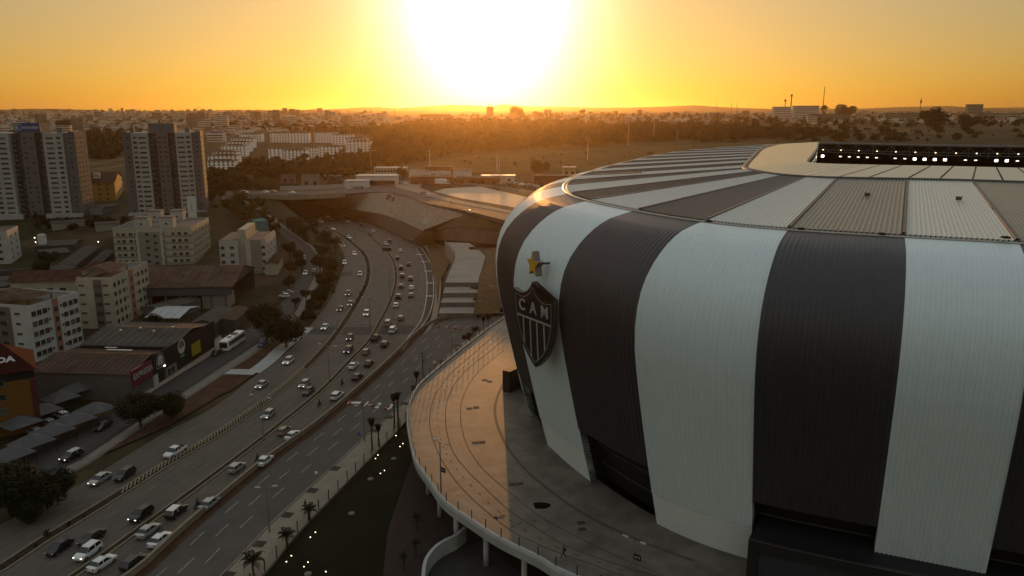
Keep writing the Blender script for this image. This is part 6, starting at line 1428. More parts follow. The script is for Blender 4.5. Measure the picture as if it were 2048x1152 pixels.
CROWN_BIG = [np_mesh('crown', *leaf_cloud(9000, .045, np.random.default_rng(50 + i), .75, 20), [M_leaf[0], M_leaf[1]], False, (np.random.default_rng(i).random(9000) < .25).astype(int)) for i in range(2)]
def trunk_mesh():
    mb = MB(); mb.path([(0, 0, -.3), (.02, .01, .45), (-.02, .02, 1.0)], [.075, .055, .045], 8)
    for a in range(5):
        t = a * 1.3; mb.path([(0, 0, .65 + .06 * a), (.28 * math.cos(t), .28 * math.sin(t), 1.0 + .05 * a), (.5 * math.cos(t), .5 * math.sin(t), 1.45)], [.035, .022, .010], 5)
    return mb.mesh('trunk', M_bark)
TRUNK = trunk_mesh(); tree_n = 0
def tree(label, px, py, w, base_y=None, kind=None, group=None, flat=True, name='tree'):
    """crown centre and width in the photograph; stands on the terrain below"""
    global tree_n
    by = base_y or py + w * .62; B = GT(px + (0 if base_y is None else 0), by); t = (B - cam.location).length / ray(px, by).length
    r = w / 2 * t / F_PX; C = cam.location + ray(px, py) * t; hc = max(r * .9, C.z - B.z)
    o = thing(name, label, 'tree', B, RNG.random() * 6.28, group); k = kind or CROWN[tree_n % len(CROWN)]; tree_n += 1
    put('trunk', TRUNK, o, (0, 0, 0), 0, (hc * .9, hc * .9, hc * .72)); put('crown', k, o, (0, 0, hc), RNG.random() * 6, (r * 1.08, r * 1.08, r * (.95 + .2 * RNG.random()))); return o
def palm_parts():
    d = {}; mb = MB(); n = 9
    for k in range(n):                               # an arching rachis with leaflets down both sides
        t0, t1 = k / n, (k + 1) / n; p = lambda t: Vector((1.0 * math.sin(t * 1.5) * .98, 0, .42 * math.sin(t * 2.2) - .55 * t * t)); a, b = p(t0), p(t1)
        w = .23 * math.sin(min(1, t0 * 1.1 + .18) * math.pi) + .05
        for s in (-1, 1):
            for q in range(2):
                c = a.lerp(b, q * .5); e = a.lerp(b, q * .5 + .32); mb.poly([c, e, e + Vector((.10, s * w, -.10)), c + Vector((.08, s * w * .95, -.12))][::s])
    d['frond'] = mb.mesh('frond', M_leaf[0]); mb = MB(); mb.path([(0, 0, -.02), (.012, .006, .5), (0, 0, 1)], [.034, .024, .028], 8); d['trunk'] = mb.mesh('trunk', M_bark); return d
PP = palm_parts()
def palm(label, px, top, base, w, group, tied=False, n=15, on=None, z=0.0):
    B = G(px, base, z) if on is None else GT(px, base); t = (B - cam.location).length / ray(px, base).length; H = max(2.2, (cam.location + ray(px, top) * t).z - B.z); r = w / 2 * t / F_PX
    o = thing('palm_tree', label, 'palm tree', B, RNG.random() * 6, group); put('trunk', PP['trunk'], o, (0, 0, 0), 0, (max(6, H), max(6, H), H))
    for k in range(n):
        a = k * 2.4; el = (R(52) + R(18) * RNG.random()) if tied else R(-38) + R(80) * (k / n); put('frond', PP['frond'], o, (0, 0, H * .985), (0, -el, a), r * (1.5 if tied else 1.12))
    return o
g = 'palms along the frontage pavement'
for px, top, base, w, tied, lab in [(508,1112,1153,44,0,'short bushy palm at the bottom end of the pavement'),(575,1068,1094,34,0,'second short bushy palm from the bottom of the pavement'),(620,1020,1042,30,0,'short bushy palm with a dark figure behind it'),(745,846,900,22,1,'tall palm with tied up fronds, left stem of the nearer pair'),(758,858,893,20,1,'tall palm with tied up fronds, right stem of the nearer pair'),(789,796,856,20,1,'tall tied palm, left stem of the pair beside the numerals'),(797,792,866,20,1,'tall tied palm, right stem of the pair beside the numerals'),
        (834,752,790,18,1,'tied palm rising behind the parapet by the dark sign'),(918,700,722,14,0,'first loose palm on the far pavement stretch'),(940,668,705,18,0,'second loose palm on the far pavement stretch'),(951,656,695,20,0,'third loose palm on the far pavement stretch'),(967,640,672,14,1,'thin tied palm at the far end of the pavement'),(976,632,668,18,0,'bushy palm next to the shoulder of the stadium')]: palm(lab, px, top, base, w, g, tied, z=.14)
for i, (px, y, b) in enumerate([(835,1000,1060),(832,1060,1112),(808,1130,1140)]): palm(ORD[i] + ' small dark plant with spiky leaves in the bed below the walkway', px, b - 14, b, 22, 'spiky plants in the bed', False, 11, z=.02)
g = 'palms on the left verge'
for px, top, base, w, lab in [(631,452,482,22,'slim palm on the left verge nearest the tunnel'),(672,482,530,32,'broad drooping palm at the road edge of the left verge'),(648,500,545,30,'dark palm in the middle of the left verge'),(655,468,505,28,'feathery palm on the left verge beside the round tree')]: palm(lab, px, top, base, w, g, False, 17, True)
g = 'trees on the left verge'
for px, py, w, b, lab in [(540,438,20,460,'narrow cypress-like tree at the head of the left verge'),(592,443,36,466,'bushy tree on the left verge above the kerb'),(610,458,26,474,'low shrub on the left verge below the bushy tree'),(649,476,32,498,'round tree on the left verge among the palms'),(640,520,34,548,'dark tree behind the verge palms'),(664,528,34,556,'dark tree close to the kerb among the verge palms'),(652,556,40,586,'wide dark tree filling the middle of the verge'),(640,588,38,614,'dark tree lower on the verge'),(628,610,34,634,'dark tree at the near end of the verge'),(614,628,26,644,'low shrub closing the near end of the verge')]: tree(lab, px, py, w, b, None, g)
g = 'trees between the pale block and the street'
for px, py, w, b, lab in [(580,492,28,520,'tree behind the small pale block, farthest up the street'),(596,508,26,532,'tree on the street corner above the pale block'),(604,522,24,545,'tree overhanging the side street kerb'),(582,532,28,556,'tree beside the terracotta annex'),(578,560,26,580,'tree over the warehouse yard gate'),(612,584,22,608,'small bushy tree on the side street kerb'),(592,600,20,622,'small shrub beside the parked silver sedan')]: tree(lab, px, py, w, b, None, g)
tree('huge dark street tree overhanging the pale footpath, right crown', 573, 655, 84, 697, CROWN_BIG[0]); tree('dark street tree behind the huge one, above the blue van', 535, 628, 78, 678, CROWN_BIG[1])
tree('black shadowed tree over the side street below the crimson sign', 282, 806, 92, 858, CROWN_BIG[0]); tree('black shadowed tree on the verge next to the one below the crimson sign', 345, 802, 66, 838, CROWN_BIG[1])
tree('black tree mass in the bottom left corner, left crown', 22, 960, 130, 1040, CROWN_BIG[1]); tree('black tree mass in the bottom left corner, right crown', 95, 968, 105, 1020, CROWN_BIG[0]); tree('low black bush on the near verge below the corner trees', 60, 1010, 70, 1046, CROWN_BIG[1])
tree('dark tree between the cream pink striped block and the pale shed', 312, 640, 42, 664); tree('dark bush in the yard behind the left blocks', 100, 512, 40, 545); tree('second dark bush in the yard by the sooty wall', 88, 530, 36, 560)
tree('leafless brown tree beside the upper side street', 490, 425, 40, 446, CROWN_DRY); tree('sparse brown tree on the bend of the side street', 468, 412, 30, 432, CROWN_DRY); tree('orange lit dry shrub along the top of the side street', 480, 398, 36, 408, CROWN_DRY); tree('second orange lit dry shrub along the top of the side street', 506, 412, 30, 424, CROWN_DRY); tree('third orange lit dry shrub nearest the verge trees', 528, 424, 24, 436, CROWN_DRY)
tree('dark tree on the lawn right of the second tower', 424, 388, 34, 404); tree('dark tree in front of the stone coloured house', 590, 378, 26, 388); tree('round tree standing before the cream two storey block', 806, 344, 26, 360); tree('dark round tree behind the red wall by the forecourt', 1080, 335, 40, 352); tree('small street tree before the red framed showroom', 866, 352, 14, 362); tree('second small street tree before the showroom', 880, 353, 12, 363); tree('small street tree left of the stone coloured house', 568, 376, 22, 388); tree('street tree behind the parked vans', 660, 372, 18, 384); tree('bush beside the lowest stepped white block', 424, 338, 16, 348, CROWN[2])
for i, (x, y, w, b) in enumerate([(610,312,18,330),(655,314,20,332),(700,312,16,326),(585,268,16,284),(720,300,12,310),(560,322,16,334)]): tree(ORD[i] + ' dark tree from the left in front of the estate blocks' if i < 3 else ('tall dark tree between the upper white pair', 'small tree touching the right hand cluster', 'dark tree at the foot of the long lower row')[i - 3], x, y, w, b, None, 'trees among the estate blocks')
# ---------------------------------------------------------------- woods and scrub (a mass nobody would count)
def in_poly(px, py, P):
    ins = np.zeros(px.shape, bool); n = len(P)
    for i in range(n):
        a, b = P[i], P[(i + 1) % n]; c = ((a[1] > py) != (b[1] > py))
        with np.errstate(divide='ignore', invalid='ignore'): xi = (b[0] - a[0]) * (py - a[1]) / (b[1] - a[1] + 1e-9) + a[0]
        ins ^= c & (px < xi)
    return ins
def scatter(P, n, ymin, ymax, rng):
    """random ground points whose place in the photograph falls inside an outline"""
    got = []
    tot = 0
    while tot < n:
        k = n * 6; y = ymin * (ymax / ymin) ** rng.random(k); x = y * (-.72 + 1.44 * rng.random(k)); z = terrain(x, y); dz = z - CAM_H; dep = y * CP_ - dz * SP
        px, py = CX + F_PX * x / dep, CY - F_PX * (y * SP + dz * CP_) / dep; m = in_poly(px, py, P); got.append(np.stack([x[m], y[m], z[m]], 1)); tot += m.sum()
        if m.sum() == 0: break
    return np.concatenate(got)[:n] if got else np.zeros((0, 3))
def forest(name, spots, rmin, rmax, rng, leaves=110, mats_=None, label=None):
    tmpl = [leaf_cloud(leaves, .24, np.random.default_rng(70 + i), .8, 8) for i in range(6)]
    vs, fs, off, mi = [], [], 0, []
    for i, p in enumerate(spots):
        v, f = tmpl[i % 6]; r = rmin + (rmax - rmin) * rng.random() ** 1.6; a = rng.random() * 6.28; c, s = math.cos(a), math.sin(a)
        w = np.stack([v[:, 0] * c - v[:, 1] * s, v[:, 0] * s + v[:, 1] * c, v[:, 2] * (.5 + .9 * rng.random())], 1) * r + np.array([p[0], p[1], p[2] + r * .65])
        vs.append(w); fs.append(f + off); off += len(v); mi.append(np.full(len(f), rng.integers(0, 3) if rng.random() < .5 else 0))
    o = put(name, np_mesh(name, np.concatenate(vs), np.concatenate(fs), mats_ or [M_leaf[0], M_leaf[1], M_leaf[0]], False, np.concatenate(mi))); return tag(o, label, None, None, 'stuff')
rg = np.random.default_rng(5)
wood = [(742,262),(800,250),(880,236),(1000,240),(1100,243),(1200,250),(1420,252),(1600,262),(1700,272),(1600,276),(1400,283),(1290,285),(1180,292),(1000,300),(930,306),(870,316),(800,332),(760,342),(700,352),(640,360),(560,368),(470,370),(420,372),(416,350),(475,352),(500,334),(540,340),(640,336),(690,330),(744,316),(750,300)]
forest('woodland', scatter(wood, 2300, 450, 1700, rg), 4, 8.5, rg, 120)
forest('woodland', scatter([(150,283),(180,270),(238,272),(242,300),(238,318),(150,318)], 170, 500, 1300, rg), 4, 8, rg, 120)
forest('woodland', scatter([(405,260),(545,262),(625,264),(640,268),(690,268),(745,275),(742,262),(640,252),(400,252)], 220, 700, 1900, rg), 4, 8, rg, 100)
forest('woodland', scatter([(472,338),(500,300),(532,290),(536,322)], 26, 600, 1100, rg), 3, 6, rg, 110)
forest('scrub', scatter([(1500,255),(1700,258),(2060,262),(2060,285),(1650,285),(1400,288)], 130, 900, 1900, rg), 1.5, 8.5, rg, 140)
forest('scrub', scatter([(420,376),(560,374),(640,378),(690,372),(690,384),(560,384),(430,392)], 150, 430, 760, rg), 1.5, 4, rg, 110)
forest('scrub', scatter([(545,421),(580,440),(615,453),(640,464),(660,478),(682,499),(684,540),(664,596),(630,640),(604,640),(628,585),(640,548),(640,522),(622,490),(580,461),(530,428)], 150, 230, 520, rg), .6, 2.0, rg, 90, [M_leaf[0], M_leaf[1], M_leaf[2]])
forest('scrub', scatter([(60,430),(160,440),(240,438),(300,452),(225,462),(60,460)], 70, 330, 520, rg), 1, 3, rg, 90)
forest('scrub', scatter([(420,404),(520,404),(545,430),(560,455),(566,480),(540,470),(520,430),(460,412),(424,420)], 60, 330, 520, rg), .8, 2.6, rg, 90, [M_leaf[1], M_leaf[2], M_leaf[1]])
forest('verge_scrub', [(p.x + RNG.normal() * .3, p.y + RNG.normal() * .3, .1) for p, t in along(div1, 3.2) if not (p.y < 262 and p.y > 118)], .25, .75, rg, 60, [M_leaf[0], M_leaf[2], M_leaf[1]])

# open grassy slope between the shops and the wood
rows = []
for j_ in range(15):
    t = j_ / 14; L_ = []
    for i_ in range(61):
        px = 700 + 840 * i_ / 60; ytop = np.interp(px, [700, 880, 1000, 1180, 1420, 1540], [352, 320, 306, 298, 289, 285]); ybot = np.interp(px, [700, 760, 900, 1100, 1300, 1540], [357, 347, 345, 352, 330, 304])
        p = GT(px, ybot + (ytop - ybot) * t); L_.append(Vector((p.x, p.y, tz(p.x, p.y) + .8 + .25 * math.sin(i_ * 1.7) * math.sin(j_ * 1.3))))
    rows.append(L_)
mb = MB(); mb.grid(rows); struct('grassy_slope', mb, ground_mat('open_slope_grass', [(.060, .050, .014), (.095, .076, .022), (.045, .040, .014)], .06, .03), True)
forest('slope_scrub', scatter([(720,349),(880,326),(1000,312),(1180,302),(1420,293),(1300,318),(1100,345),(900,340)], 60, 500, 1500, rg), .8, 2.6, rg, 70)
# ---------------------------------------------------------------- street lamps, signs, cones, fence
def post_h(px, base, top, z=0.0, on=False):
    B = GT(px, base) if on else G(px, base, z); t = (B - cam.location).length / ray(px, base).length
    return B, max(2.0, (cam.location + ray(px, top) * t).z - B.z)
def lamp(label, px, base, top, arms=2, z=0.0, on=False, yaw=None, group='street lamps along the highway', heads='led', lit=False):
    B, H = post_h(px, base, top, z, on); o = thing('street_lamp', label, 'street lamp', B, yaw or 0, group)
    mb = MB(); mb.path([(0, 0, -.2), (0, 0, H * .5), (0, 0, H)], [.14, .10, .07], 8); mb.build('pole', M_pole, o)
    for k in range(arms):
        s = (1, -1)[k % 2]; l = 1.9 if heads == 'led' else .9; mb = MB(); mb.path([(0, 0, H - .3), (s * l * .5, 0, H + .02), (s * l, 0, H + .08)], .04, 5); mb.build('arm', M_pole, o)
        mb = MB(); x0 = s * l; mb.box(min(x0, x0 + s * .8), max(x0, x0 + s * .8), -.17, .17, H + .02, H + .16); hd_ = mb.build('lamp_head', W_offw, o); mb = MB(); mb.box(min(x0 + s * .1, x0 + s * .7), max(x0 + s * .1, x0 + s * .7), -.12, .12, H - .01, H + .018); mb.build('lens', M_hl_on if lit else M_hl_off, hd_)
    return o
wl_ = 'on the second dividing strip'
for i, (px, b, t, w) in enumerate([(527,880,786,'left of the numerals, on the strip by the silver hatchback'),(659,767,685,'above the black motorcyclist on the dividing strip'),(741,671,592,'at the dark trench patch on the dividing strip'),(780,597,540,'on the dividing strip left of the bus lane words'),(761,492,459,'behind the hanging gantry sign'),(729,467,445,'on the far bend below the stepped revetment'),(689,450,430,'near the tunnel, second from the far end'),(652,441,424,'nearest the tunnel mouth')]): lamp('tall double armed street lamp ' + w, px, b, t, 2, yaw=R(-25))
for px, b, t, w, a in [(674,666,644,'short bare pole on the first dividing strip beside the trench patch',0),(846,757,700,'wooden utility pole on the frontage pavement behind the palm',0),(788,640,612,'short pole at the edge of the bus lane',0)]:
    B, H = post_h(px, b, t); o = thing('utility_pole', w, 'utility pole', B); mb = MB(); mb.path([(0, 0, -.2), (0, 0, H)], [.13, .09], 7); mb.build('pole', M_bark if 'wooden' in w else M_pole, o)
    if 'wooden' in w:
        for h in (H - .5, H - 1.3): mb = MB(); mb.box(-.9, .9, -.06, .06, h, h + .12); mb.build('cross_arm', M_bark, o)
        mb = MB(); mb.tube((.3, -.1, H - 2.6), (.3, -.1, H - 1.7), .25, n=8); mb.build('transformer', W_grey, o)
for px, b, t, w in [(729,882,805,'grey lamp pole on the frontage pavement beside the tied palms'),(539,1064,964,'grey lamp pole on the frontage pavement between two grates'),(904,710,650,'lamp pole on the far frontage pavement by the small dark sign'),(952,640,600,'lamp pole on the orange slope beside the terraces'),(990,612,570,'lamp pole on the slope against the stadium')]: lamp(w, px, b, t, 2, .14, yaw=R(10), group='lamps on the frontage pavement', heads='short')
for px, b, t, w in [(882,984,874,'slim walkway lamp with a small black sign, left one'),(1266,1144,1072,'slim walkway lamp in the shaded part of the walkway')]:
    o = lamp(w, px, b, t, 2, ZD, yaw=R(-40), group='lamps on the raised walkway', heads='short'); B, H = post_h(px, b, t, ZD)
    mb = MB(); mb.box(.02, 1.05, -.04, .04, H * .42, H * .42 + .8); mb.build('sign_board', M_black, o)
    me = text_mesh('→ 1', .45, .005, .01); me.materials.append(M_white); put('sign_text', me, o, (.55, -.05, H * .42 + .4), (math.pi / 2, 0, 0))
def small_sign(label, px, base, top, w, h, col, z=.14, disc=False, ring=None, txt=None):
    B, H = post_h(px, base, top, z); o = thing('road_sign', label, 'road sign', B, 0); mb = MB(); mb.tube((0, 0, -.1), (0, 0, H), .05, n=6); mb.build('post', M_pole, o); mb = MB()
    if disc:
        mb.tube((0, -.06, H), (0, -.03, H), w, n=18); mb.build('disc', col, o)
        if ring: mb = MB(); mb.tube((0, -.075, H), (0, -.062, H), w * .74, n=18); mb.build('disc_face', ring, o)
    else: mb.box(-w / 2, w / 2, -.06, -.02, H - h, H); mb.build('panel', col, o)
    return o
M_sred = mat('sign_red', (.30, .03, .03), rough=.5); M_sblue = mat('sign_bright_blue', (.03, .10, .30), rough=.5)
o = small_sign('round red rimmed speed sign on the near pavement', 634, 968, 942, .42, 0, M_sred, disc=True, ring=M_white)
small_sign('small bright blue sign on a thin post beside the pavement', 719, 888, 862, .6, .7, M_sblue); small_sign('round sign on the pavement by the wooden pole', 869, 740, 723, .4, 0, M_white, disc=True); small_sign('thin bare sign post near the bottom end of the pavement', 493, 1112, 1090, .05, .05, M_pole)
for px, b, t, lab in [(932,702,668,'black information board on the far pavement among the loose palms'),(832,800,768,'black information board behind the parapet below the tied palm'),(1006,640,615,'black information board against the shoulder of the stadium')]: small_sign(lab, px, b, t, 2.0, 1.3, M_black)
B, H = post_h(764, 522, 494); o = thing('gantry_sign', 'dark electronic message board hanging over the queue at the dividing strip', 'message sign', B); mb = MB(); mb.tube((0, 0, -.1), (0, 0, H), .12, n=8); mb.build('post', M_pole, o); mb = MB(); mb.tube((0, 0, H), (4.4, 0, H), .09, n=6); mb.build('mast_arm', M_pole, o); mb = MB(); mb.box(.3, 4.3, -.2, .2, H - 1.6, H - .1); mb.build('display', mat('dim_red_display', (.045, .016, .012), rough=.4), o)
B = G(852, 452, 9.5); o = thing('notice_board', 'pale notice board on legs at the corner of the rubble wall', 'sign', B); mb = MB(); mb.box(-1.3, 1.3, -.08, .08, 1.0, 3.4); mb.build('board', W_white, o)
for x in (-1, 1): mb = MB(); mb.tube((x, .1, -1), (x, .1, 3), .07, n=5); mb.build('leg', M_pole, o)
# cones and plastic barrels
M_cone = mat('cone_orange', (.42, .075, .018), rough=.6); M_cw_ = mat('cone_white_band', (.55, .53, .50), rough=.6)
mb = MB(); mb.box(-.2, .2, -.2, .2, 0, .04); mb.tube((0, 0, .04), (0, 0, .32), .15, .10, 10); mb.tube((0, 0, .32), (0, 0, .52), .10, .065, 10, 1); mb.tube((0, 0, .52), (0, 0, .75), .065, .03, 10); me_c = mb.mesh('cone', [M_cone, M_cw_])
cones = [(838,577+0),(822,492),(829,508),(833,524),(836,540),(836.5,555),(836,564),(835,577),(832.5,589),(830.7,598),(828,606),(826.5,617),(823.7,628),(819.5,639),(814.5,649),(801,666),(795,684),(786,697),(778.7,708),(771.7,718),(761,733),(748.7,747)]
for i, (x, y) in enumerate(cones[1:]): o = put('traffic_cone', me_c, None, G(x, y, .012), RNG.random()); tag(o, f'orange traffic cone, {ORD[i]} from the far end of the long line beside the bus lane', 'traffic cone', 'traffic cones along the bus lane')
mb = MB(); mb.tube((0, 0, 0), (0, 0, .5), .34, .30, 12); mb.tube((0, 0, .5), (0, 0, .72), .30, .28, 12, 1); mb.tube((0, 0, .72), (0, 0, 1.05), .28, .22, 12); me_b = mb.mesh('barrel', [mat('barrel_red', (.30, .040, .016), rough=.55), M_cw_])
for x, y, lab in [(876,656,'red traffic barrel on the far frontage road, left of the row'),(898,657,'red traffic barrel on the far frontage road, second of the row'),(909.5,658,'red traffic barrel on the far frontage road, third of the row'),(922,660,'red traffic barrel on the far frontage road, right of the row'),(700,809,'red traffic barrel on the rumble marking left of the numeral one'),(724,809,'red traffic barrel just left of the painted numeral one'),(746,813,'red traffic barrel just left of the painted numeral two'),(771,819,'dark red traffic barrel just left of the painted numeral three'),(749,748,'red traffic barrel tucked against the barrier wall')]:
    tag(put('traffic_barrel', me_b, None, G(x, y, .02)), lab, 'traffic barrel', 'traffic barrels on the road')
# pavement fence
fence = thing('pavement_fence', 'long wire mesh fence with dark posts between the pavement and the dark lawn', 'fence'); FL = [Vector((p.x, p.y, .10)) for p in offset_line(walk_out, -.25)]
mbp = MB(); mbp.box(-.06, .06, -.06, .06, 0, 2.2); me_fp = mbp.mesh('post', M_black)
for p, t in along(FL, 3.6, 1): put('post', me_fp, fence, p, math.atan2(t.y, t.x))
mb = MB()
for h in np.linspace(.1, 2.05, 9): mb.path([p + V3(0, 0, h) for p in FL], .010, 3)
for p, t in along(FL, .5): mb.tube(p + V3(0, 0, .1), p + V3(0, 0, 2.05), .008, n=3, cap=False)
mb.build('wire_mesh', M_pole, fence)['kind'] = 'stuff'
mb = MB(); kerb(mb, FL, .2, -.2, .25); mb.build('footing', M_kerb, fence)
# fence of the upper road
fence2 = thing('roadside_fence', 'low dark railing following the top of the rubble wall', 'fence'); F2 = line_px([(778,384),(800,389.5),(820,396),(852,407.5),(880,413),(932,422),(975,432)], ZU, 3); me_fp2 = MB(); me_fp2.box(-.06, .06, -.06, .06, -.4, 1.2); me_fp2 = me_fp2.mesh('post', M_black)
for p, t in along(F2, 2.4): put('post', me_fp2, fence2, p)
mb = MB()
for h in (.35, .75, 1.15): mb.path([p + V3(0, 0, h) for p in F2], .035, 4)
mb.build('rail', M_black, fence2)
# little lights in the lawn
M_gl = mat('lawn_light_glow', (1, 1, 1), emit=(1.0, .80, .48, 7)); mb = MB(); mb.tube((0, 0, 0), (0, 0, .28), .05, n=6, m=0); mb.tube((0, 0, .28), (0, 0, .40), .075, .075, 8, 1); mb.tube((0, 0, .40), (0, 0, .43), .09, n=8, m=0); me_l = mb.mesh('lawn_light', [M_black, M_gl])
LL = [(792,874),(806,890),(800,896),(756,913),(751,920),(769,944),(761,950),(631,1068),(621,1078),(583,1115),(573,1127),(616,1128),(608,1137),(652,1147)]
for i, (x, y) in enumerate(LL): tag(put('lawn_light', me_l, None, G(x, y, .03)), f'small glowing lamp in the dark lawn, {ORD[i]} down from the walkway end', 'garden light', 'small lights in the lawn')
for i, (x, y, on) in enumerate([(64,418,'pair of white lamps at the foot of the signed tower, left lamp'),(67,418,'pair of white lamps at the foot of the signed tower, right lamp'),(183,407,'pair of yard lamps below the ochre block, left lamp'),(187,407,'pair of yard lamps below the ochre block, right lamp'),(173,414,'single yard lamp left of the container office'),(70,476,'upper yard lamp beside the white cylinder tank'),(72,485,'lower yard lamp beside the white cylinder tank'),(197,484,'floodlight at the end of the climbing carport roof'),(164,517,'warm lamp in the dark yard'),(122,504,'white lamp by the dark carports')]):
    B = GT(x, y + 4); o = thing('yard_lamp', on, 'yard lamp', B, 0, 'lamps glowing in the dark yards'); t = (B - cam.location).length / F_PX; mb = MB(); mb.tube((0, 0, -.2), (0, 0, 4 * t), .06, n=5); mb.build('post', M_black, o); mb = MB(); mb.tube((-.15, -.05, 4 * t), (.15, -.05, 4 * t), .15, n=6); mb.build('glow', mat('yard_lamp_glow', (1, 1, 1), emit=(1, .86, .62, 10)), o)
# tall poles and masts on the hillside and the skyline
for px, b, t, lab, hd in [(1175,322,274,'slender white pole on the grassy hillside, left of three',0),(1256,291,247,'slender white pole on the grassy hillside, tallest, in the middle',0),(1307,281,238,'white pole with a short crossbar on the grassy hillside',1),(1354,279,262,'short white pole at the edge of the wood',0),(743,352,300,'tall lamp mast left of the cream two storey block',2),(994,344,312,'tall white pole behind the pale low hall',0),(999,346,314,'second thinner pole behind the pale low hall',0),(860,336,300,'antenna pole with short brackets behind the red framed showroom',3)]:
    B, H = post_h(px, b, t, on=True); o = thing('utility_pole', lab, 'pole', B); mb = MB(); mb.path([(0, 0, -.5), (0, 0, H)], [.34, .22], 7); mb.build('pole', W_white if 'white' in lab or 'pole' in lab else M_pole, o)
    if hd == 1: mb = MB(); mb.box(-3, 3, -.2, .2, H - .5, H - .1); mb.build('cross_arm', M_pole, o)
    if hd == 2: mb = MB(); mb.box(-.3, 4.0, -.3, .3, H - .3, H); mb.build('lamp_head', W_offw, o)
    if hd == 3:
        for h in (.5, .72, .95): mb = MB(); mb.box(-4, 0, -.15, .15, H * h, H * h + .3); mb.build('bracket', M_pole, o)
for px, b, t, lab, r in [(1646,216,173,'tall lattice mast on the right skyline',.9),(1581,224,188,'mast with a round top on the right skyline',1.4),(1569,226,198,'shorter mast with a platform on the right skyline',1.0),(1473,228,203,'thin mast above the right hand suburb',.5),(1462,228,205,'second thin mast above the right hand suburb',.5),(1432,228,200,'faint thin mast right of the suburb trees',.4),(790,240,208,'thin mast rising out of the valley haze left of the sun',.6),(1043,236,208,'thin mast beside the round dark tree below the sun',.6),(398,226,212,'faint mast on the far left ridge',.6),(1840,222,196,'flagpole with a furled dark flag on the right skyline',.7)]:
    d = ray(px, b); Y = 2600; k = Y / d.y; x = d.x * k; z = tz(x, Y); top_z = CAM_H + ray(px, t).z * (Y / ray(px, t).y); o = thing('radio_mast', lab, 'mast', (x, Y, z)); H = top_z - z; mb = MB(); mb.path([(0, 0, -2), (0, 0, H)], [r * 1.5, r], 6); mb.build('mast', M_bark, o)
    if 'round top' in lab or 'platform' in lab: mb = MB(); mb.tube((0, 0, H - 8), (0, 0, H - 2), 3.2, n=10); mb.build('platform', M_bark, o)
    if 'flag' in lab: mb = MB(); mb.tube((0, 0, H - 16), (0, 0, H - 2), 3.5, .6, 6); mb.build('flag', M_bark, o)

# ---------------------------------------------------------------- far city, industry and hills
M_city = [mat('city_render', (.30, .25, .18), rough=.9, scale=.03, col2=(.40, .34, .26), coords='World'), mat('city_brick', (.15, .095, .06), rough=.9, scale=.03, col2=(.22, .14, .09), coords='World'), mat('city_grey', (.16, .145, .125), rough=.9, scale=.03, col2=(.24, .22, .19), coords='World'), mat('city_roof', (.075, .05, .035), rough=.9, scale=.03, col2=(.12, .085, .06), coords='World')]
def city(name, spots, rng, hmin, hmax, tall=.05):
    vs, fs, mi, off = [], [], [], 0
    q = np.array([[0,1,5,4],[1,2,6,5],[2,3,7,6],[3,0,4,7],[4,5,6,7]])
    for p in spots:
        w, d = 6 + rng.random(2) * 9; h = hmin + (hmax - hmin) * rng.random() ** 2
        if rng.random() < tall: h *= 3; w += 4
        a = rng.random() * .8; c, s = math.cos(a), math.sin(a); b = np.array([[-w, -d], [w, -d], [w, d], [-w, d]]) / 2 @ np.array([[c, s], [-s, c]])
        v = np.concatenate([np.c_[b + p[:2], np.full(4, p[2] - 6)], np.c_[b + p[:2], np.full(4, p[2] + h)]]); vs.append(v); fs.append(q + off); off += 8; m = int(rng.choice(3, p=[.5, .28, .22])); mi.append([m, m, m, m, 3 if rng.random() < .75 else m])
        if h > 9:                                    # window bands on taller blocks
            n = int(h / 3)
            for k in range(n):
                z0, z1 = p[2] + h * (k + .4) / n, p[2] + h * (k + .75) / n; b2 = b * 1.012
                v = np.concatenate([np.c_[b2 + p[:2], np.full(4, z0)], np.c_[b2 + p[:2], np.full(4, z1)]]); vs.append(v); fs.append(q[:4] + off); off += 8; mi.append([3] * 4)
    return tag(put(name, np_mesh(name, np.concatenate(vs), np.concatenate(fs), M_city, False, np.concatenate(mi))), kind='stuff')
rc = np.random.default_rng(11)
city('distant_city', scatter([(-80,224),(300,224),(560,226),(760,230),(800,238),(760,252),(700,262),(620,262),(540,264),(460,272),(400,278),(250,262),(150,282),(-80,290)], 3600, 900, 5200, rc), rc, 3, 8, .035)
city('distant_suburb', scatter([(780,234),(900,232),(1200,228),(1500,226),(2090,224),(2090,246),(1750,250),(1500,246),(1200,243),(1000,238),(820,244)], 1100, 1500, 5200, rc), rc, 3, 7, .015)
forest('town_trees', scatter([(-80,224),(560,226),(800,238),(700,262),(540,264),(400,278),(150,290),(-80,296)], 750, 850, 4200, rc), 3, 8, rc, 60)
forest('town_trees', scatter([(780,236),(1200,229),(1700,228),(2090,226),(2090,262),(1650,256),(1400,250),(1200,246),(1000,241)], 520, 1300, 3600, rc), 4, 10, rc, 70)
forest('ridge_trees', scatter([(-80,222.5),(400,223),(800,226),(820,231),(400,229),(-80,229)], 260, 3200, 7500, rc), 6, 14, rc, 40)
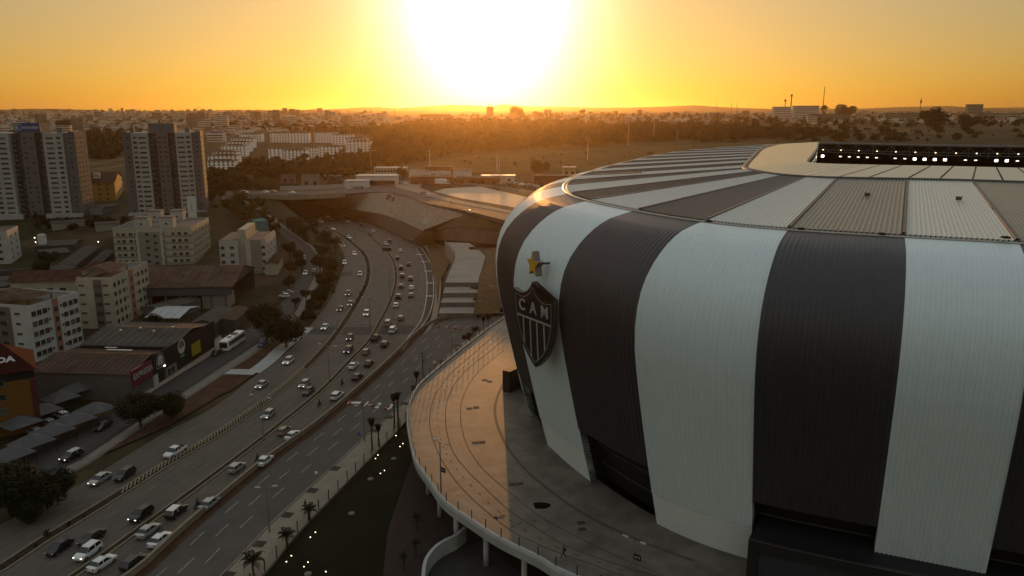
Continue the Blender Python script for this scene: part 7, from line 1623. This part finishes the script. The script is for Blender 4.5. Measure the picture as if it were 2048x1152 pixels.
def far_block(label, px, base, w, top, m=0, Y=None, name='distant_building', cat='building', D=14, roof=None):
    d = ray(px, base); Y = Y or 1500; k = Y / d.y; x = d.x * k; z = min(tz(x, Y), CAM_H + d.z * k + 1); t = k; W = w * t / F_PX; H = max(3, CAM_H + ray(px, top).z * (Y / ray(px, top).y) - z)
    o = thing(name, label, cat, (x, Y, z)); mb = MB(); mb.box(-W / 2, W / 2, 0, D, -8, H); mb.build('wall', M_city[m] if not isinstance(m, bpy.types.Material) else m, o)
    mb = MB(); mb.box(-W / 2 - .4, W / 2 + .4, -.4, D + .4, H + .01, H + .8); mb.build('roof', roof or M_city[3], o)
    if H > 8:
        mb = MB()
        for q in range(max(2, int(H / 4))):
            zz = H * (q + .4) / max(2, int(H / 4)); mb.box(-W / 2 + 1, W / 2 - 1, -.2, -.02, zz, zz + 1.4)
        mb.build('window_band', M_glass, o)['kind'] = 'stuff'
    return o
for a in [('broad white factory with ribbed front on the right skyline', 1612, 238, 50, 212, W_white, 1900), ('white office next to the ribbed factory', 1564, 234, 34, 214, W_white, 1950), ('long grey industrial hall right of the ribbed factory', 1660, 246, 80, 229, 2, 1700), ('pale factory shed below the ribbed factory', 1700, 250, 50, 240, 0, 1600), ('long low grey hall at the right edge of the skyline', 1830, 238, 120, 226, 2, 2100), ('domed dark hall on the far right skyline', 1950, 226, 30, 209, 2, 2300), ('long pale hall under the domed hall', 1990, 240, 90, 227, 0, 2000), ('white villa on the right edge of the skyline', 2040, 246, 24, 234, W_white, 1500),
          ('church like tower silhouetted under the sun', 980, 238, 14, 214, 1, 2300), ('flat dark factory roof left of the sun', 870, 238, 60, 229, 1, 1900), ('pair of pale towers in the hazy city, left one', 542, 250, 12, 222, 0, 2100), ('pair of pale towers in the hazy city, right one', 552, 250, 10, 220, 2, 2100), ('lone tower block in the valley haze', 640, 236, 10, 222, 2, 2900), ('hazy tower block left of the valley mast', 712, 240, 8, 228, 2, 2600), ('hazy tower block near the valley mast', 764, 240, 8, 227, 2, 2600), ('white slab blocks on the far left slope', 440, 254, 16, 236, W_white, 1700), ('tall beige block on the far left slope', 486, 256, 14, 238, 0, 1600), ('beige block behind the second tower', 440, 276, 26, 262, 0, 1250),
          ('white shed beyond the dark wood left of the towers', 158, 286, 18, 283, W_white, 1300), ('far pale block above the signed tower', 90, 252, 14, 240, 0, 1700), ('far brick block above the plain tower', 292, 250, 16, 238, 1, 1800), ('pale warehouse roof in the suburb right of the sun', 1180, 234, 40, 228, 0, 2400), ('white house cluster end in the suburb', 1250, 238, 26, 231, W_white, 2100), ('grey hall in the suburb above the wood', 1340, 240, 46, 233, 2, 2000), ('low white hall in front of the suburb trees', 1420, 238, 30, 231, 0, 2100)]: far_block(a[0], a[1], a[2], a[3], a[4], a[5], a[6])
o = [q for q in bpy.data.objects if q.get('label') == 'church like tower silhouetted under the sun'][0]; mb = MB(); mb.box(-7, 7, 2, 12, 4, 26) if False else mb.box(-6, -3, 2, 6, 20, 44); mb.box(3, 5, 2, 6, 20, 42); mb.build('pinnacle', M_city[1], o)
for px, b, t, w, lab in [(1032,240,222,34,'round dark tree silhouetted right under the sun'),(1075,238,224,22,'ragged dark tree right of the silhouetted round one'),(1688,262,238,26,'dark tree in front of the long grey hall'),(1862,256,210 + 10,52,'large dark tree before the long hall at right'),(1648,216 + 8,208,14,'umbrella shaped tree on the right skyline'),(1690,226,212,40,'dense dark trees behind the ribbed factory'),(1935,258,240,40,'dark tree by the far right halls'),(1165,228,216,14,'tall tree in the suburb right of the sun'),(1350,230,222,10,'lone roundish tree on the suburb skyline'),(645,268,246,26,'big round tree above the right hand white cluster'),(718,250,240,14,'round tree in the valley left of the mast'),(745,252,240,16,'second round tree in the valley left of the mast'),(130,262,232,30,'large round tree in the left city')]:
    d = ray(px, b); Y = 1250 if b > 250 else 2200; k = Y / d.y; x = d.x * k; z = min(tz(x, Y), CAM_H + d.z * k); r = w / 2 * k / F_PX; top_z = CAM_H + ray(px, t).z * (Y / ray(px, t).y); hc = max(r * .8, top_z - z - r)
    o = thing('tree', lab, 'tree', (x, Y, z)); put('trunk', TRUNK, o, (0, 0, 0), 0, (hc, hc, hc * .72)); put('crown', CROWN[int(px) % 5], o, (0, 0, hc), px, (r * 1.1, r * 1.1, r))
# hill ranges
def range_mesh(name, Y, prof_px, depth, m, seed, rough_=1.0):
    rng = np.random.default_rng(seed); px = np.linspace(-1300, 3400, 520); py = np.interp(px, [p[0] for p in prof_px], [p[1] for p in prof_px])
    nz = sum(rng.normal() * np.sin(px / s + rng.random() * 6) * a for s, a in ((160, .7), (70, .5), (31, .35), (14, .25), (6, .18))) * rough_
    d = [(ray(a, b)) for a, b in zip(px, py - nz)]; X = np.array([v.x / v.y * Y for v in d]); Z = np.array([CAM_H + v.z / v.y * Y for v in d])
    rows = []
    for f, h in ((-1.0, -.2), (-.6, .35), (-.25, .78), (0, 1.0), (.4, .8), (1, 0)):
        rows.append(np.stack([X, np.full(len(X), Y + f * depth), 45 + (Z - 45) * h + (rng.normal(size=len(X)) * (1.5 if 0 < h < 1 else 0))], 1))
    v = np.concatenate(rows); put_ = put(name, np_mesh(name, v, grid_faces(6, len(X)), m, True)); return tag(put_, kind='structure')
M_hill = mat('wooded_hill', (.030, .026, .012), rough=.95, scale=.004, col2=(.060, .048, .022), coords='World', detail=9, spec=.1)
range_mesh('hills', 5200, [(-1300,222),(0,221),(60,219),(100,218),(140,220),(200,223),(400,222),(540,222),(600,219),(630,217),(680,221),(900,223),(1300,222),(1600,221),(2000,222),(3400,221)], 900, M_hill, 3, .8)
range_mesh('hills', 8200, [(-1300,220),(300,222),(560,219),(640,220),(690,217),(720,214.5),(760,214),(790,217),(820,216),(860,213),(900,210.5),(950,211),(980,213),(1010,209),(1030,211),(1060,213),(1120,212),(1180,214),(1260,215),(1340,212),(1390,210),(1440,214),(1550,217),(1700,218),(1850,214),(1900,212),(1960,216),(2060,215),(3400,216)], 1400, M_hill, 8, .5)
# thin smoke rising over the valley and the showroom
# ---------------------------------------------------------------- haze
mb = MB(); mb.box(-9400, 9400, -1600, 13000, -3.0, 175.0)
hz = mb.build('haze', None)
hz.data.materials.clear()
mh = bpy.data.materials.new('dusty_air'); mh.use_nodes = True; nt = mh.node_tree
for n in list(nt.nodes):
    if n.type == 'BSDF_PRINCIPLED': nt.nodes.remove(n)
pv = nt.nodes.new('ShaderNodeVolumePrincipled'); pv.inputs['Color'].default_value = (0.96, 0.72, 0.42, 1)
pv.inputs['Density'].default_value = 0.000045; pv.inputs['Anisotropy'].default_value = 0.84
nt.links.new(pv.outputs[0], [n for n in nt.nodes if n.type == 'OUTPUT_MATERIAL'][0].inputs['Volume'])
hz.data.materials.append(mh); tag(hz, kind='stuff')
